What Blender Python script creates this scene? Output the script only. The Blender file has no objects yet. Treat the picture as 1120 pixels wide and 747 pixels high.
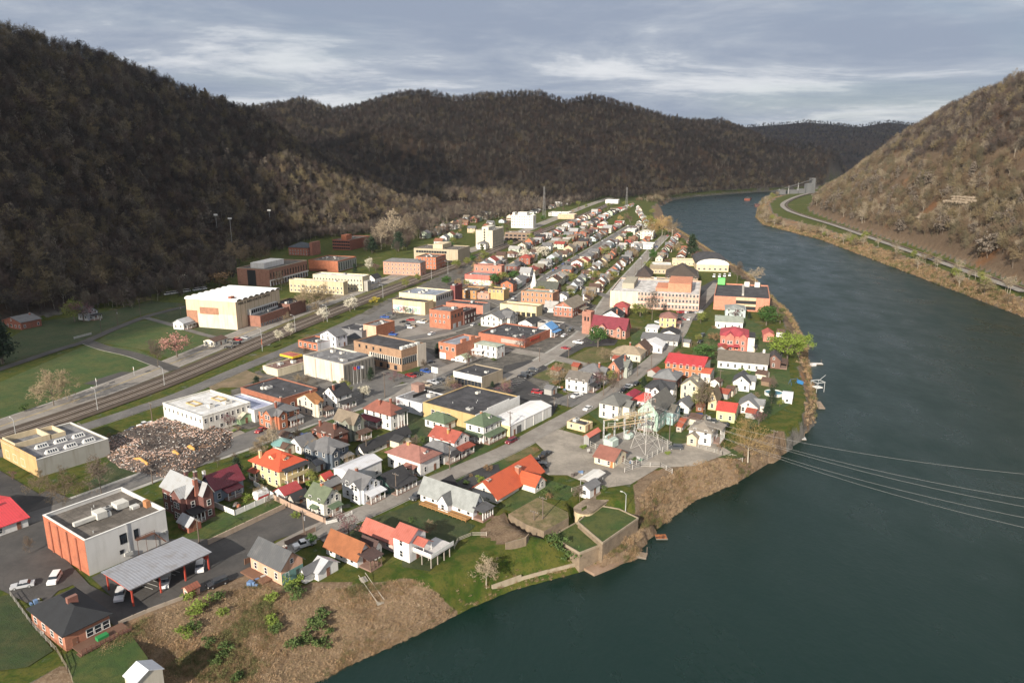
import bpy, math, random
import numpy as np
from mathutils import Vector, Matrix
random.seed(7); rng = np.random.default_rng(7)
S = bpy.context.scene; C = S.collection
# ---------------------------------------------------------------- camera
FPX, YH, CH = 815.0, 168.0, 95.0          # focal length and horizon row of the 1120 px wide photo, height above the town
PT = math.atan((373.5 - YH) / FPX)
cd = bpy.data.cameras.new('camera'); cam = bpy.data.objects.new('camera', cd); C.objects.link(cam)
cam.location = (0, 0, CH); cam.rotation_euler = (math.pi / 2 - PT, 0, 0)
cd.sensor_width = 36; cd.lens = 36 * FPX / 1120; cd.clip_end = 30000; cd.clip_start = 1
S.camera = cam
# ---------------------------------------------------------------- sky and sun
SUN_EL, SUN_DIR = 24.0, 25.0               # elevation; compass bearing the shadows point to, from +Y towards +X
SUN_STRENGTH, SKY_STRENGTH, EXPOSURE = 5.0, 0.047, 0.72
w = bpy.data.worlds.new('World'); S.world = w; w.use_nodes = True
nt = w.node_tree; nt.nodes.clear()
def wn(t, **k):
    n = nt.nodes.new(t)
    for a, b in k.items(): setattr(n, a, b)
    return n
sky = wn('ShaderNodeTexSky', sky_type='NISHITA', sun_disc=False)
sky.sun_elevation = math.radians(SUN_EL); sky.sun_rotation = math.radians(SUN_DIR + 180)
sky.altitude = 200; sky.dust_density = 1.0
tc = wn('ShaderNodeTexCoord'); sep = wn('ShaderNodeSeparateXYZ'); nt.links.new(tc.outputs['Generated'], sep.inputs[0])
mz = wn('ShaderNodeMath', operation='MAXIMUM'); mz.inputs[1].default_value = 0.0; nt.links.new(sep.outputs['Z'], mz.inputs[0])
az = wn('ShaderNodeMath', operation='ADD'); az.inputs[1].default_value = 0.11; nt.links.new(mz.outputs[0], az.inputs[0])
dx = wn('ShaderNodeMath', operation='DIVIDE'); nt.links.new(sep.outputs['X'], dx.inputs[0]); nt.links.new(az.outputs[0], dx.inputs[1])
dy = wn('ShaderNodeMath', operation='DIVIDE'); nt.links.new(sep.outputs['Y'], dy.inputs[0]); nt.links.new(az.outputs[0], dy.inputs[1])
cmb = wn('ShaderNodeCombineXYZ'); nt.links.new(dx.outputs[0], cmb.inputs[0]); nt.links.new(dy.outputs[0], cmb.inputs[1])
def cloudnoise(scale, detail, lo, hi, off, rough=0.55):
    mp = wn('ShaderNodeMapping'); mp.inputs['Location'].default_value = off; mp.inputs['Scale'].default_value = (1.0, 1.35, 1)
    nt.links.new(cmb.outputs[0], mp.inputs[0])
    n = wn('ShaderNodeTexNoise'); n.inputs['Scale'].default_value = scale; n.inputs['Detail'].default_value = detail
    n.inputs['Roughness'].default_value = rough; n.inputs['Distortion'].default_value = 0.35
    nt.links.new(mp.outputs[0], n.inputs['Vector'])
    r = wn('ShaderNodeMapRange', interpolation_type='SMOOTHSTEP'); r.inputs[1].default_value = lo; r.inputs[2].default_value = hi
    nt.links.new(n.outputs[0], r.inputs[0]); return r
c1 = cloudnoise(0.42, 8, 0.30, 0.52, (3.1, 1.2, 0)); c2 = cloudnoise(0.55, 9, 0.36, 0.66, (11.4, 5.3, 2.0), 0.64)
ramp = wn('ShaderNodeValToRGB'); e = ramp.color_ramp.elements
e[0].position = 0.0; e[0].color = (4.3, 5.0, 6.4, 1); e[1].position = 1.0; e[1].color = (10.6, 10.8, 11.2, 1)
x = e.new(0.5); x.color = (6.0, 6.6, 7.7, 1)
nt.links.new(c2.outputs[0], ramp.inputs[0])
mix = wn('ShaderNodeMix', data_type='RGBA')
cov = wn('ShaderNodeMapRange'); cov.inputs[3].default_value = 0.72; cov.inputs[4].default_value = 0.97; nt.links.new(c1.outputs[0], cov.inputs[0])
nt.links.new(cov.outputs[0], mix.inputs[0]); nt.links.new(sky.outputs[0], mix.inputs[6]); nt.links.new(ramp.outputs[0], mix.inputs[7])
bg = wn('ShaderNodeBackground'); bg.inputs[1].default_value = SKY_STRENGTH; nt.links.new(mix.outputs[2], bg.inputs[0])
wo = wn('ShaderNodeOutputWorld'); nt.links.new(bg.outputs[0], wo.inputs[0])
sl = bpy.data.lights.new('sun', 'SUN'); so = bpy.data.objects.new('sun', sl); C.objects.link(so)
sl.energy = SUN_STRENGTH; sl.angle = math.radians(0.6); sl.color = (1.0, 0.90, 0.76)
ce = math.cos(math.radians(SUN_EL))
so.rotation_euler = Vector((math.sin(math.radians(SUN_DIR)) * ce, math.cos(math.radians(SUN_DIR)) * ce, -math.sin(math.radians(SUN_EL)))).to_track_quat('-Z', 'Y').to_euler()
so.location = (-200, -300, 500)
S.view_settings.view_transform = 'Standard'; S.view_settings.look = 'None'; S.view_settings.exposure = EXPOSURE; S.view_settings.gamma = 1
S.view_settings.use_curve_mapping = False
S.cycles.max_bounces = 5; S.cycles.diffuse_bounces = 2; S.cycles.glossy_bounces = 2; S.cycles.transparent_max_bounces = 6
S.cycles.volume_bounces = 0; S.cycles.use_denoising = True

# ---------------------------------------------------------------- surveying: photo pixel -> ground point at height z
def G(px, py, z=0.0):
    X = (px - 560) / FPX; V = (py - 373.5) / FPX
    D = (CH - z) / (math.sin(PT) + math.cos(PT) * V)
    return np.array([X * D, (math.cos(PT) - math.sin(PT) * V) * D])
def row_z(p, py):                          # height at which a vertical over ground point p crosses photo row py
    V = (py - 373.5) / FPX; k = math.cos(PT) - math.sin(PT) * V
    return CH - (p[1] / k) * (math.sin(PT) + math.cos(PT) * V)
def colx(p, z=0):                          # photo column of a world point
    dep = p[1] * math.cos(PT) + (CH - z) * math.sin(PT)
    return 560 + FPX * p[0] / dep
def at_depth(px, py, y):                   # world point on the ray through a pixel at forward distance y
    X = (px - 560) / FPX; V = (py - 373.5) / FPX
    D = y / (math.cos(PT) - math.sin(PT) * V)
    return np.array([X * D, y, CH - D * (math.sin(PT) + math.cos(PT) * V)])
def visible_xy(x, y, z, m=0.12):
    dep = y * math.cos(PT) + (CH - z) * math.sin(PT)
    u = x / dep * FPX / 560
    return (np.abs(u) < 1 + m) & (dep > 10)

# ---------------------------------------------------------------- materials
MATS = {}
def shade(kind, col, col2=None, rough=0.85, scale=1.0, axis='X'):
    key = (kind, tuple(col), col2 and tuple(col2), rough, scale, axis)
    if key in MATS: return MATS[key]
    m = bpy.data.materials.new(kind); m.use_nodes = True; MATS[key] = m
    t = m.node_tree; b = t.nodes['Principled BSDF']; b.inputs['Roughness'].default_value = rough
    L = t.links.new
    def N(ty, **k):
        n = t.nodes.new(ty)
        for a, v in k.items(): setattr(n, a, v)
        return n
    tcn = N('ShaderNodeTexCoord')
    def noise(sc, det=5, vec=None, rough=0.6):
        n = N('ShaderNodeTexNoise'); n.inputs['Scale'].default_value = sc; n.inputs['Detail'].default_value = det
        n.inputs['Roughness'].default_value = rough
        L(vec or tcn.outputs['Object'], n.inputs['Vector']); return n.outputs[0]
    def mapr(v, a, b_, c, d, smooth=True):
        r = N('ShaderNodeMapRange'); r.interpolation_type = 'SMOOTHSTEP' if smooth else 'LINEAR'
        for i, q in ((1, a), (2, b_), (3, c), (4, d)): r.inputs[i].default_value = q
        L(v, r.inputs[0]); return r.outputs[0]
    def mixc(f, A, B, mode='MIX'):
        n = N('ShaderNodeMix', data_type='RGBA', blend_type=mode)
        for i, q in ((0, f), (6, A), (7, B)):
            if isinstance(q, (int, float)): n.inputs[i].default_value = q
            elif isinstance(q, tuple): n.inputs[i].default_value = (*q[:3], 1)
            else: L(q, n.inputs[i])
        return n.outputs[2]
    def stretch(s):
        n = N('ShaderNodeMapping'); n.inputs['Scale'].default_value = s; L(tcn.outputs['Object'], n.inputs[0]); return n.outputs[0]
    def bump(v, st, dist=0.05):
        n = N('ShaderNodeBump'); n.inputs['Strength'].default_value = st; n.inputs['Distance'].default_value = dist
        L(v, n.inputs['Height']); L(n.outputs[0], b.inputs['Normal'])
    col = tuple(col); dk = tuple(c * 0.62 for c in col); lt = tuple(min(0.9, c * 1.25) for c in col)
    if kind == 'siding':
        wv = N('ShaderNodeTexWave', bands_direction='Z'); wv.inputs['Scale'].default_value = 1.4; L(tcn.outputs['Object'], wv.inputs[0])
        st = mapr(noise(1.0, 4, stretch((1.3, 1.3, 0.18))), 0.35, 0.75, 0, 0.45)
        c = mixc(st, col, tuple(x * y for x, y in zip(col, (0.72, 0.69, 0.62))))
        L(mixc(mapr(wv.outputs[0], 0, 0.25, 0.22, 0), c, dk), b.inputs['Base Color']); bump(wv.outputs[0], 0.25, 0.03)
    elif kind == 'brick':
        n1 = noise(0.55, 6); n2 = noise(9, 3)
        c = mixc(mapr(n1, 0.3, 0.72, 0, 1), col, col2 or tuple(c * 0.6 for c in col))
        c = mixc(mapr(n2, 0.35, 0.7, 0, 0.55), c, lt)
        br = N('ShaderNodeTexWave', bands_direction='Z'); br.inputs['Scale'].default_value = 3.8; L(tcn.outputs['Object'], br.inputs[0])
        c = mixc(mapr(br.outputs[0], 0, 0.2, 0.25, 0), c, (0.34, 0.30, 0.27)); L(c, b.inputs['Base Color']); bump(n2, 0.3, 0.03)
    elif kind == 'stucco':                 # painted or bare masonry, with run-off streaks
        st = mapr(noise(0.8, 6, stretch((1, 1, 0.12))), 0.42, 0.8, 0, 0.75)
        pt_ = mapr(noise(0.25, 5), 0.4, 0.7, 0, 0.4)
        c = mixc(st, col, col2 or tuple(c * f for c, f in zip(col, (0.62, 0.58, 0.5)))); c = mixc(pt_, c, tuple(c * 0.8 for c in col))
        L(c, b.inputs['Base Color']); bump(noise(6, 4), 0.15, 0.02)
    elif kind == 'shingle':
        c = mixc(mapr(noise(0.5, 6), 0.3, 0.7, 0, 1), col, col2 or tuple(c * 0.7 for c in col))
        c = mixc(mapr(noise(7, 3), 0.4, 0.7, 0, 0.5), c, lt)
        wv = N('ShaderNodeTexWave', bands_direction='Z'); wv.inputs['Scale'].default_value = 2.2; wv.inputs['Distortion'].default_value = 1.2
        L(tcn.outputs['Object'], wv.inputs[0]); c = mixc(mapr(wv.outputs[0], 0, 0.3, 0.3, 0), c, dk)
        L(c, b.inputs['Base Color']); bump(noise(7, 3), 0.3, 0.03)
    elif kind == 'metal':
        wv = N('ShaderNodeTexWave', bands_direction=axis); wv.inputs['Scale'].default_value = 0.5 * scale; L(tcn.outputs['Object'], wv.inputs[0])
        ru = mapr(noise(0.45, 7), 0.45, 0.75, 0, 0.8); c = mixc(ru, col, col2 or tuple(c * f for c, f in zip(col, (0.75, 0.68, 0.6))))
        c = mixc(mapr(wv.outputs[0], 0.86, 1, 0, 0.45), c, dk); L(c, b.inputs['Base Color']); bump(wv.outputs[0], 0.4, 0.06)
        b.inputs['Roughness'].default_value = 0.5
    elif kind == 'tar':
        vo = N('ShaderNodeTexVoronoi', feature='F1'); vo.inputs['Scale'].default_value = 0.12; L(tcn.outputs['Object'], vo.inputs[0])
        c = mixc(mapr(noise(0.22, 7, None, 0.7), 0.38, 0.66, 0, 1), col, col2 or tuple(min(.7, c * 1.9 + 0.02) for c in col))
        c = mixc(mapr(noise(3.0, 5), 0.5, 0.75, 0, 0.45), c, tuple(min(.8, c * 2.2 + .03) for c in col))
        wv = N('ShaderNodeTexWave', bands_direction='X'); wv.inputs['Scale'].default_value = 0.11; wv.inputs['Distortion'].default_value = 0.4
        L(tcn.outputs['Object'], wv.inputs[0]); c = mixc(mapr(wv.outputs[0], 0.985, 1, 0, 0.6), c, dk)
        L(c, b.inputs['Base Color'])
    elif kind == 'asphalt':
        pos = N('ShaderNodeNewGeometry').outputs['Position']
        c = mixc(mapr(noise(0.09, 8, pos, 0.72), 0.38, 0.64, 0, 1), col, col2 or tuple(c * 0.6 for c in col))
        c = mixc(mapr(noise(1.1, 6, pos, 0.7), 0.45, 0.75, 0, 0.5), c, dk)
        c = mixc(mapr(noise(7, 3, pos), 0.5, 0.8, 0, 0.4), c, lt)
        vo = N('ShaderNodeTexVoronoi', feature='DISTANCE_TO_EDGE'); vo.inputs['Scale'].default_value = 0.16; L(pos, vo.inputs[0])
        c = mixc(mapr(vo.outputs[0], 0.0, 0.03, 0.5, 0), c, dk); L(c, b.inputs['Base Color'])
    elif kind == 'grass':
        pos = N('ShaderNodeNewGeometry').outputs['Position']
        c = mixc(mapr(noise(0.11, 7, pos, 0.65), 0.38, 0.62, 0, 1), col, col2 or (0.16, 0.13, 0.05))
        c = mixc(mapr(noise(0.028, 5, pos, 0.7), 0.54, 0.72, 0, 0.4), c, (0.12, 0.10, 0.04)); c = mixc(mapr(noise(0.5, 6, pos, 0.75), 0.42, 0.66, 0, 0.75), c, dk); c = mixc(mapr(noise(6, 3, pos), 0.5, 0.8, 0, 0.5), c, lt)
        L(c, b.inputs['Base Color']); bump(noise(4, 5, pos), 0.6, 0.2)
    elif kind == 'leaf':
        oi = N('ShaderNodeObjectInfo'); ge = N('ShaderNodeNewGeometry')
        c = mixc(oi.outputs['Random'], col, col2 or lt); c = mixc(mapr(noise(0.9, 3), 0.35, 0.7, 0, 0.6), c, dk)
        c = mixc(mapr(ge.outputs['Random Per Island'], 0, 1, 0, 0.5), c, lt)
        L(c, b.inputs['Base Color'])
    elif kind == 'plain':
        L(mixc(mapr(noise(1.2, 5), 0.4, 0.7, 0, 0.35), col, dk), b.inputs['Base Color'])
    elif kind == 'paint':
        b.inputs['Base Color'].default_value = (*col, 1)
        L(mixc(mapr(noise(2.5, 4), 0.5, 0.8, 0, 0.15), col, dk), b.inputs['Base Color']); b.inputs['Coat Weight'].default_value = 0.35
    elif kind == 'glass':
        L(mixc(mapr(noise(0.6, 2), 0.4, 0.6, 0, 1), col, tuple(c * 2 for c in col)), b.inputs['Base Color'])
        b.inputs['Specular IOR Level'].default_value = 0.6
    elif kind == 'rust':
        c = mixc(mapr(noise(0.7, 7), 0.4, 0.65, 0, 1), col, col2 or (0.10, 0.035, 0.02)); L(c, b.inputs['Base Color'])
    return m
SID = lambda *c: shade('siding', c, rough=0.7)
BRK = lambda *c: shade('brick', tuple(x * .87 + .13 * (sum(c) / 3) for x in c))
STU = lambda *c: shade('stucco', c)
SHG = lambda *c: shade('shingle', c, rough=0.9)
TAR = lambda *c: shade('tar', c, rough=0.95)
PLN = lambda *c: shade('plain', c, rough=0.8)
def MET(c, axis='X', col2=None): return shade('metal', c, col2, axis=axis)
WHITE = SID(0.72, 0.71, 0.69); CREAM = SID(0.64, 0.58, 0.47); GLASS = shade('glass', (0.018, 0.022, 0.028), rough=0.12)
TRIM = PLN(0.72, 0.71, 0.68); WOOD = PLN(0.16, 0.11, 0.075); POLE_M = PLN(0.13, 0.10, 0.08); STEEL = shade('plain', (0.38, 0.39, 0.39), rough=0.5)
BRICK_R = BRK(0.30, 0.085, 0.045); BRICK_O = BRK(0.46, 0.135, 0.05); BRICK_D = BRK(0.13, 0.05, 0.04); BRICK_P = BRK(0.55, 0.26, 0.17)
CONC = STU(0.42, 0.40, 0.36); BLACKP = PLN(0.02, 0.02, 0.022)

# ---------------------------------------------------------------- mesh builder
class MB:
    def __init__(s): s.v = []; s.f = []; s.m = []
    def add(s, vs, fs, mi=0):
        o = len(s.v); s.v += [tuple(map(float, q)) for q in vs]; s.f += [tuple(o + i for i in f) for f in fs]; s.m += [mi] * len(fs); return s
    def box(s, x0, x1, y0, y1, z0, z1, mi=0):
        return s.add([(x0, y0, z0), (x1, y0, z0), (x1, y1, z0), (x0, y1, z0), (x0, y0, z1), (x1, y0, z1), (x1, y1, z1), (x0, y1, z1)],
                     [(0, 3, 2, 1), (4, 5, 6, 7), (0, 1, 5, 4), (1, 2, 6, 5), (2, 3, 7, 6), (3, 0, 4, 7)], mi)
    def ring(s, x0, x1, y0, y1, z0, z1, t, mi=0):
        s.box(x0, x1, y0, y0 + t, z0, z1, mi); s.box(x0, x1, y1 - t, y1, z0, z1, mi)
        s.box(x0, x0 + t, y0 + t, y1 - t, z0, z1, mi); return s.box(x1 - t, x1, y0 + t, y1 - t, z0, z1, mi)
    def prism(s, poly, z0, z1, mi=0, top=None):
        n = len(poly); A = sum(poly[i][0] * poly[(i + 1) % n][1] - poly[(i + 1) % n][0] * poly[i][1] for i in range(n))
        if A < 0: poly = poly[::-1]
        o = len(s.v); s.v += [(float(p[0]), float(p[1]), z0) for p in poly] + [(float(p[0]), float(p[1]), z1) for p in poly]
        s.f.append(tuple(o + n - 1 - i for i in range(n))); s.m.append(mi)
        s.f.append(tuple(o + n + i for i in range(n))); s.m.append(mi if top is None else top)
        for i in range(n):
            j = (i + 1) % n; s.f.append((o + i, o + j, o + n + j, o + n + i)); s.m.append(mi)
        return s
    def tube(s, a, b, r0, r1=None, n=6, mi=0, cap=True):
        a = Vector(a); b = Vector(b); r1 = r0 if r1 is None else r1; d = b - a
        if d.length < 1e-6: return s
        q = d.to_track_quat('Z', 'Y'); o = len(s.v)
        for p, r in ((a, r0), (b, r1)):
            for i in range(n):
                t = 2 * math.pi * i / n; s.v.append(tuple(p + q @ Vector((r * math.cos(t), r * math.sin(t), 0))))
        for i in range(n):
            j = (i + 1) % n; s.f.append((o + i, o + j, o + n + j, o + n + i)); s.m.append(mi)
        if cap:
            s.f.append(tuple(o + n - 1 - i for i in range(n))); s.m.append(mi)
            s.f.append(tuple(o + n + i for i in range(n))); s.m.append(mi)
        return s
    def blob(s, c, r, n=7, k=5, jit=0.2, mi=0):
        o = len(s.v)
        for i in range(k + 1):
            ph = math.pi * i / k
            for j in range(n):
                t = 2 * math.pi * j / n; q = 1 + random.uniform(-jit, jit)
                s.v.append((c[0] + r[0] * q * math.sin(ph) * math.cos(t), c[1] + r[1] * q * math.sin(ph) * math.sin(t), c[2] + r[2] * q * math.cos(ph)))
        for i in range(k):
            for j in range(n):
                a = o + i * n + j; b = o + i * n + (j + 1) % n; s.f.append((a, a + n, b + n, b)); s.m.append(mi)
        return s
    def mesh(s, name, mats):
        me = bpy.data.meshes.new(name); me.from_pydata(s.v, [], s.f)
        for m in (mats if isinstance(mats, (list, tuple)) else [mats]): me.materials.append(m)
        if any(s.m): me.polygons.foreach_set('material_index', s.m)
        me.update(); return me
    def build(s, name, mats, parent=None, loc=(0, 0, 0), rot=0.0):
        return link(name, s.mesh(name, mats), parent, loc, rot)
def link(name, data, parent=None, loc=(0, 0, 0), rot=0.0):
    o = bpy.data.objects.new(name, data); C.objects.link(o); o.location = loc
    if rot: o.rotation_euler = (0, 0, rot)
    if parent is not None: o.parent = parent; KIDS.setdefault(parent.name, []).append(o)
    return o
KIDS = {}
def tag(o, label=None, cat=None, group=None, kind=None):
    if label: o['label'] = label
    if cat: o['category'] = cat
    if group: o['group'] = group
    if kind: o['kind'] = kind
    return o
def thing(name, label, cat, loc=(0, 0, 0), rot=0.0, group=None):
    o = bpy.data.objects.new(name, None); C.objects.link(o); o.location = loc; o.rotation_euler = (0, 0, rot); o.empty_display_size = 0.5
    return tag(o, label, cat, group)
def copy_tree(o, parent=None):
    c = o.copy(); C.objects.link(c)
    if parent is not None: c.parent = parent; KIDS.setdefault(parent.name, []).append(c)
    for ch in KIDS.get(o.name, ()): copy_tree(ch, c)
    return c
# ---------------------------------------------------------------- clouds added out of view to shade the left and far hills, not town
def shade_cloud(shadow, zt, z, seed, thin):
    """a lumpy cloud added out of view at height z, whose shadow at height zt covers the given ground outline"""
    R = random.Random(seed); k_ = (z - zt) / math.tan(math.radians(SUN_EL)); off = np.array([math.sin(math.radians(SUN_DIR)), math.cos(math.radians(SUN_DIR))]) * k_
    P = np.array(shadow, float) - off; c = P.mean(0); n = 120; m = 9; out = []
    for i in range(len(P)):
        a, b = P[i], P[(i + 1) % len(P)]; q = max(2, int(np.linalg.norm(b - a) / 60))
        for j in range(q): out.append(a + (b - a) * j / q)
    ph = [R.uniform(0, 6.28) for _ in range(5)]; n = len(out); vs = []; fs = []
    for s in (1, -1):
        for i in range(m + 1):
            f = i / m
            for k, p in enumerate(out):
                w_ = 1 + .016 * math.sin(k * .9 + ph[0]) + .02 * math.sin(k * .37 + ph[1]) + .012 * math.sin(k * 2.1 + ph[2]); q = c + (p - c) * f * w_; lump = 1 + .3 * math.sin(q[0] * .011 + ph[3]) * math.sin(q[1] * .009 + ph[4]) + .2 * math.sin(q[0] * .027 + q[1] * .02)
                vs.append((q[0], q[1], z + (120 if s > 0 else -30) * math.sqrt(max(0, 1 - f ** 3)) * lump))
    T = (m + 1) * n
    for s in range(2):
        for i in range(m):
            for k in range(n): a, b = s * T + i * n + k, s * T + i * n + (k + 1) % n; q = (a, a + n, b + n, b); fs.append(q if s == 0 else q[::-1])
    me = bpy.data.meshes.new('shade_cloud'); me.from_pydata(vs, [], fs); m_ = bpy.data.materials.new('shade_cloud'); m_.use_nodes = True; t = m_.node_tree
    if 'Translucent BSDF' not in t.nodes:
        t.nodes.clear(); N = t.nodes.new; tr = N('ShaderNodeBsdfTranslucent'); tr.inputs[0].default_value = (.9, .91, .94, 1); df = N('ShaderNodeBsdfDiffuse'); df.inputs[0].default_value = (.9, .9, .9, 1); tp = N('ShaderNodeBsdfTransparent'); mx = N('ShaderNodeMixShader'); mx.inputs[0].default_value = .4; m2 = N('ShaderNodeMixShader'); m2.inputs[0].default_value = thin; o = N('ShaderNodeOutputMaterial')
        t.links.new(tr.outputs[0], mx.inputs[1]); t.links.new(df.outputs[0], mx.inputs[2]); t.links.new(mx.outputs[0], m2.inputs[1]); t.links.new(tp.outputs[0], m2.inputs[2]); t.links.new(m2.outputs[0], o.inputs[0])
    me.materials.append(m_); me.polygons.foreach_set('use_smooth', [True] * len(fs)); o = bpy.data.objects.new('shade_cloud', me); C.objects.link(o); o['kind'] = 'structure'
shade_cloud([(-1000, 1250), (-300, 1300), (150, 1340), (420, 1590), (600, 1840), (950, 2120), (1700, 2450), (1700, 3600), (-1000, 3600)], 100, 700, 1, .55)
shade_cloud([(-1000, 100), (-300, 190), (-222, 300), (-208, 390), (-228, 455), (-265, 530), (-285, 700), (-280, 900), (-265, 1120), (-140, 1260), (-90, 1900), (-1000, 2000)], 0, 760, 2, .30)
shade_cloud([(600, 3100), (3600, 2900), (4200, 5500), (600, 5500)], 150, 1500, 3, .30)
# ================================================================ terrain, river, roads
WZ = -8.0
WL = [(345,747),(380,728),(430,706),(480,682),(515,664),(560,645),(640,624),(660,622),(700,611),(702,590),(720,577),(760,547),(805,528),(845,503),(870,482),(890,465),
      (893,440),(887,412),(882,378),(866,345),(842,322),(822,302),(795,286),(762,264),(742,251),(727,237),(722,226),(738,218),(762,214),(790,211.5),(830,208.5),(900,206)]
RB = [(905,208.5),(870,211),(845,216),(830,224),(827,238),(835,246),(900,263),(1000,301),(1120,347)]
left_w = [(-260, 10), (-150, 50), (-90, 85)] + [tuple(G(x, y, WZ)) for x, y in WL]
right_w = [tuple(G(x, y, WZ)) for x, y in RB]
p9 = right_w[-1]; right_w += [(p9[0] - 12, p9[1] - 150), (p9[0] - 60, p9[1] - 330), (p9[0] - 150, p9[1] - 560), (-200, -700)]
RIVER = np.array(left_w + [(2400, 3300)] + right_w[:0] + [tuple(q) for q in right_w] + [(-900, -700)])
CL = [(15,757),(110,706),(150,680),(200,660),(290,637),(300,650),(365,644),(420,638),(470,632),(525,612),(560,592),(600,580),(640,572),(690,556),(715,528),(745,512),(800,500),(850,480),(879,457),
      (882,434),(876,407),(871,378),(857,349),(833,325),(813,304),(787,287),(757,265),(733,254),(718,240),(713,227),(728,216.5),(760,211.8),(790,209.8),(830,207),(905,204.5)]
crest_l = [(-330, 20), (-190, 85), (-125, 115)] + [tuple(G(x, y)) for x, y in CL]
CR = [(905,205),(868,211),(850,216),(842,223),(843,231),(852,237),(905,251),(1005,286),(1120,327)]
crest_r = [tuple(G(x, y)) for x, y in CR]; q9 = crest_r[-1]; crest_r += [(q9[0] - 10, q9[1] - 150), (q9[0] - 50, q9[1] - 340), (q9[0] - 130, q9[1] - 580), (0, -900)]
def seg_dist(P, line, vals=None):
    """distance of points P (n,2) to a polyline, and the value interpolated along it at the nearest point"""
    best = np.full(len(P), 1e18); bv = np.zeros(len(P)); line = np.asarray(line, float)
    for i in range(len(line) - 1):
        a = line[i]; d = line[i + 1] - a; t = np.clip(((P - a) @ d) / max(d @ d, 1e-9), 0, 1)
        q = ((P - a - t[:, None] * d) ** 2).sum(1); k = q < best; best[k] = q[k]
        if vals is not None: bv[k] = (vals[i] + (vals[i + 1] - vals[i]) * t)[k]
    return np.sqrt(best), bv
def inside(P, poly):
    r = np.zeros(len(P), bool); n = len(poly); x, y = P[:, 0], P[:, 1]
    for i in range(n):
        (x1, y1), (x2, y2) = poly[i], poly[(i + 1) % n]
        if y1 == y2: continue
        r ^= ((y1 > y) != (y2 > y)) & (x < (x2 - x1) * (y - y1) / (y2 - y1) + x1)
    return r
LANDL = np.array(crest_l + [(2400, 3400), (9000, 4500), (9000, 9000), (-6000, 9000), (-4000, -800), (-900, -800)])      # flat town side
LANDR = np.array(crest_r + [(4000, -900), (4500, 4000), (2400, 3400)])
def vnoise(x, y, sc, seed=0):
    x = x / sc + seed * 17.31; y = y / sc - seed * 9.7; xi = np.floor(x).astype(int); yi = np.floor(y).astype(int); fx = x - xi; fy = y - yi
    h = lambda a, b: (np.sin(a * 127.1 + b * 311.7 + seed * 74.7) * 43758.5453) % 1.0
    fx = fx * fx * (3 - 2 * fx); fy = fy * fy * (3 - 2 * fy)
    return (h(xi, yi) * (1 - fx) + h(xi + 1, yi) * fx) * (1 - fy) + (h(xi, yi + 1) * (1 - fx) + h(xi + 1, yi + 1) * fx) * fy
def fbm(x, y, sc, seed=0, o=4):
    r = 0; a = 1; t = 0
    for i in range(o): r = r + a * vnoise(x, y, sc / 2 ** i, seed + i); t += a; a *= 0.5
    return r / t
# hills: (foot line, ridge line with heights, drop of the ridge to leave room for its trees)
def ridge(pts, tree): 
    w = [at_depth(px, py, y) for px, py, y in pts]; return [(p[0], p[1]) for p in w], [p[2] - tree for p in w]
HILLS = []
fl = [(-560, 150), (-400, 290)] + [tuple(G(*p)) for p in [(0,362),(70,345),(150,324),(200,300),(240,286),(300,268),(355,258),(420,248),(450,243),(484,236)]]
rl, rv = ridge([(-420,-60,480),(-150,-16,620),(0,22,720),(50,34,760),(100,48,800),(150,68,860),(200,90,920),(240,103,970),(280,117,1030),(340,160,1120),(400,190,1220),(440,210,1300),(470,226,1380)], 15)
HILLS.append((fl, rl, rv))
fm = [(-900, 1650)] + [tuple(G(*p)) for p in [(470,236),(520,229),(570,225),(620,219),(660,214),(720,212)]] + [tuple(G(*p)) for p in [(762,210.5),(800,208),(840,206.5),(900,204.5)]]
rm, rmv = ridge([(120,150,2300),(200,135,2350),(262,118,2350),(300,112,2350),(330,106,2350),(365,118,2350),(400,110,2350),(430,101,2350),(462,97,2350),(500,105,2350),(530,101,2350),(560,100,2350),(592,99,2350),(618,108,2350),(646,102,2350),(672,108,2380),(700,117,2420),(726,125,2460),(752,129,2520),(770,131,2600),(787,129,2650),(808,138,2700),(832,154,2760),(860,169,2800),(890,182,2850),(930,198,2950)], 15)
HILLS.append((fm, rm, rmv))
ff = [(900, 3300), (1300, 3200), (2600, 3000)]
rf, rfv = ridge([(700,150,4900),(790,138,4900),(820,136,4900),(850,134,4900),(880,131,4900),(905,133,4900),(935,137,4900),(970,131,4900),(1000,135,4900),(1060,140,4900),(1200,130,4900)], 14)
HILLS.append((ff, rf, rfv))
fr = [tuple(G(*p)) for p in [(922,208),(902,214),(886,223),(882,230),(905,241),(955,258),(1005,273),(1060,292),(1120,314)]]; z9 = fr[-1]; fr += [(z9[0] + 5, z9[1] - 200), (z9[0] - 20, z9[1] - 500)]
rr, rrv = ridge([(926,207,2100),(934,198,2000),(944,188,1900),(970,169,1750),(990,156,1600),(1012,139,1450),(1040,117,1280),(1070,102,1120),(1095,91,1000),(1120,80,900),(1200,40,760),(1400,-30,600)], 14)
HILLS.append((fr, rr, rrv))
fl_poly = [np.array(fl + rl[::-1]), np.array(fm + rm[::-1]), np.array(ff + rf[::-1]), np.array(fr + rr[::-1])]
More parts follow.
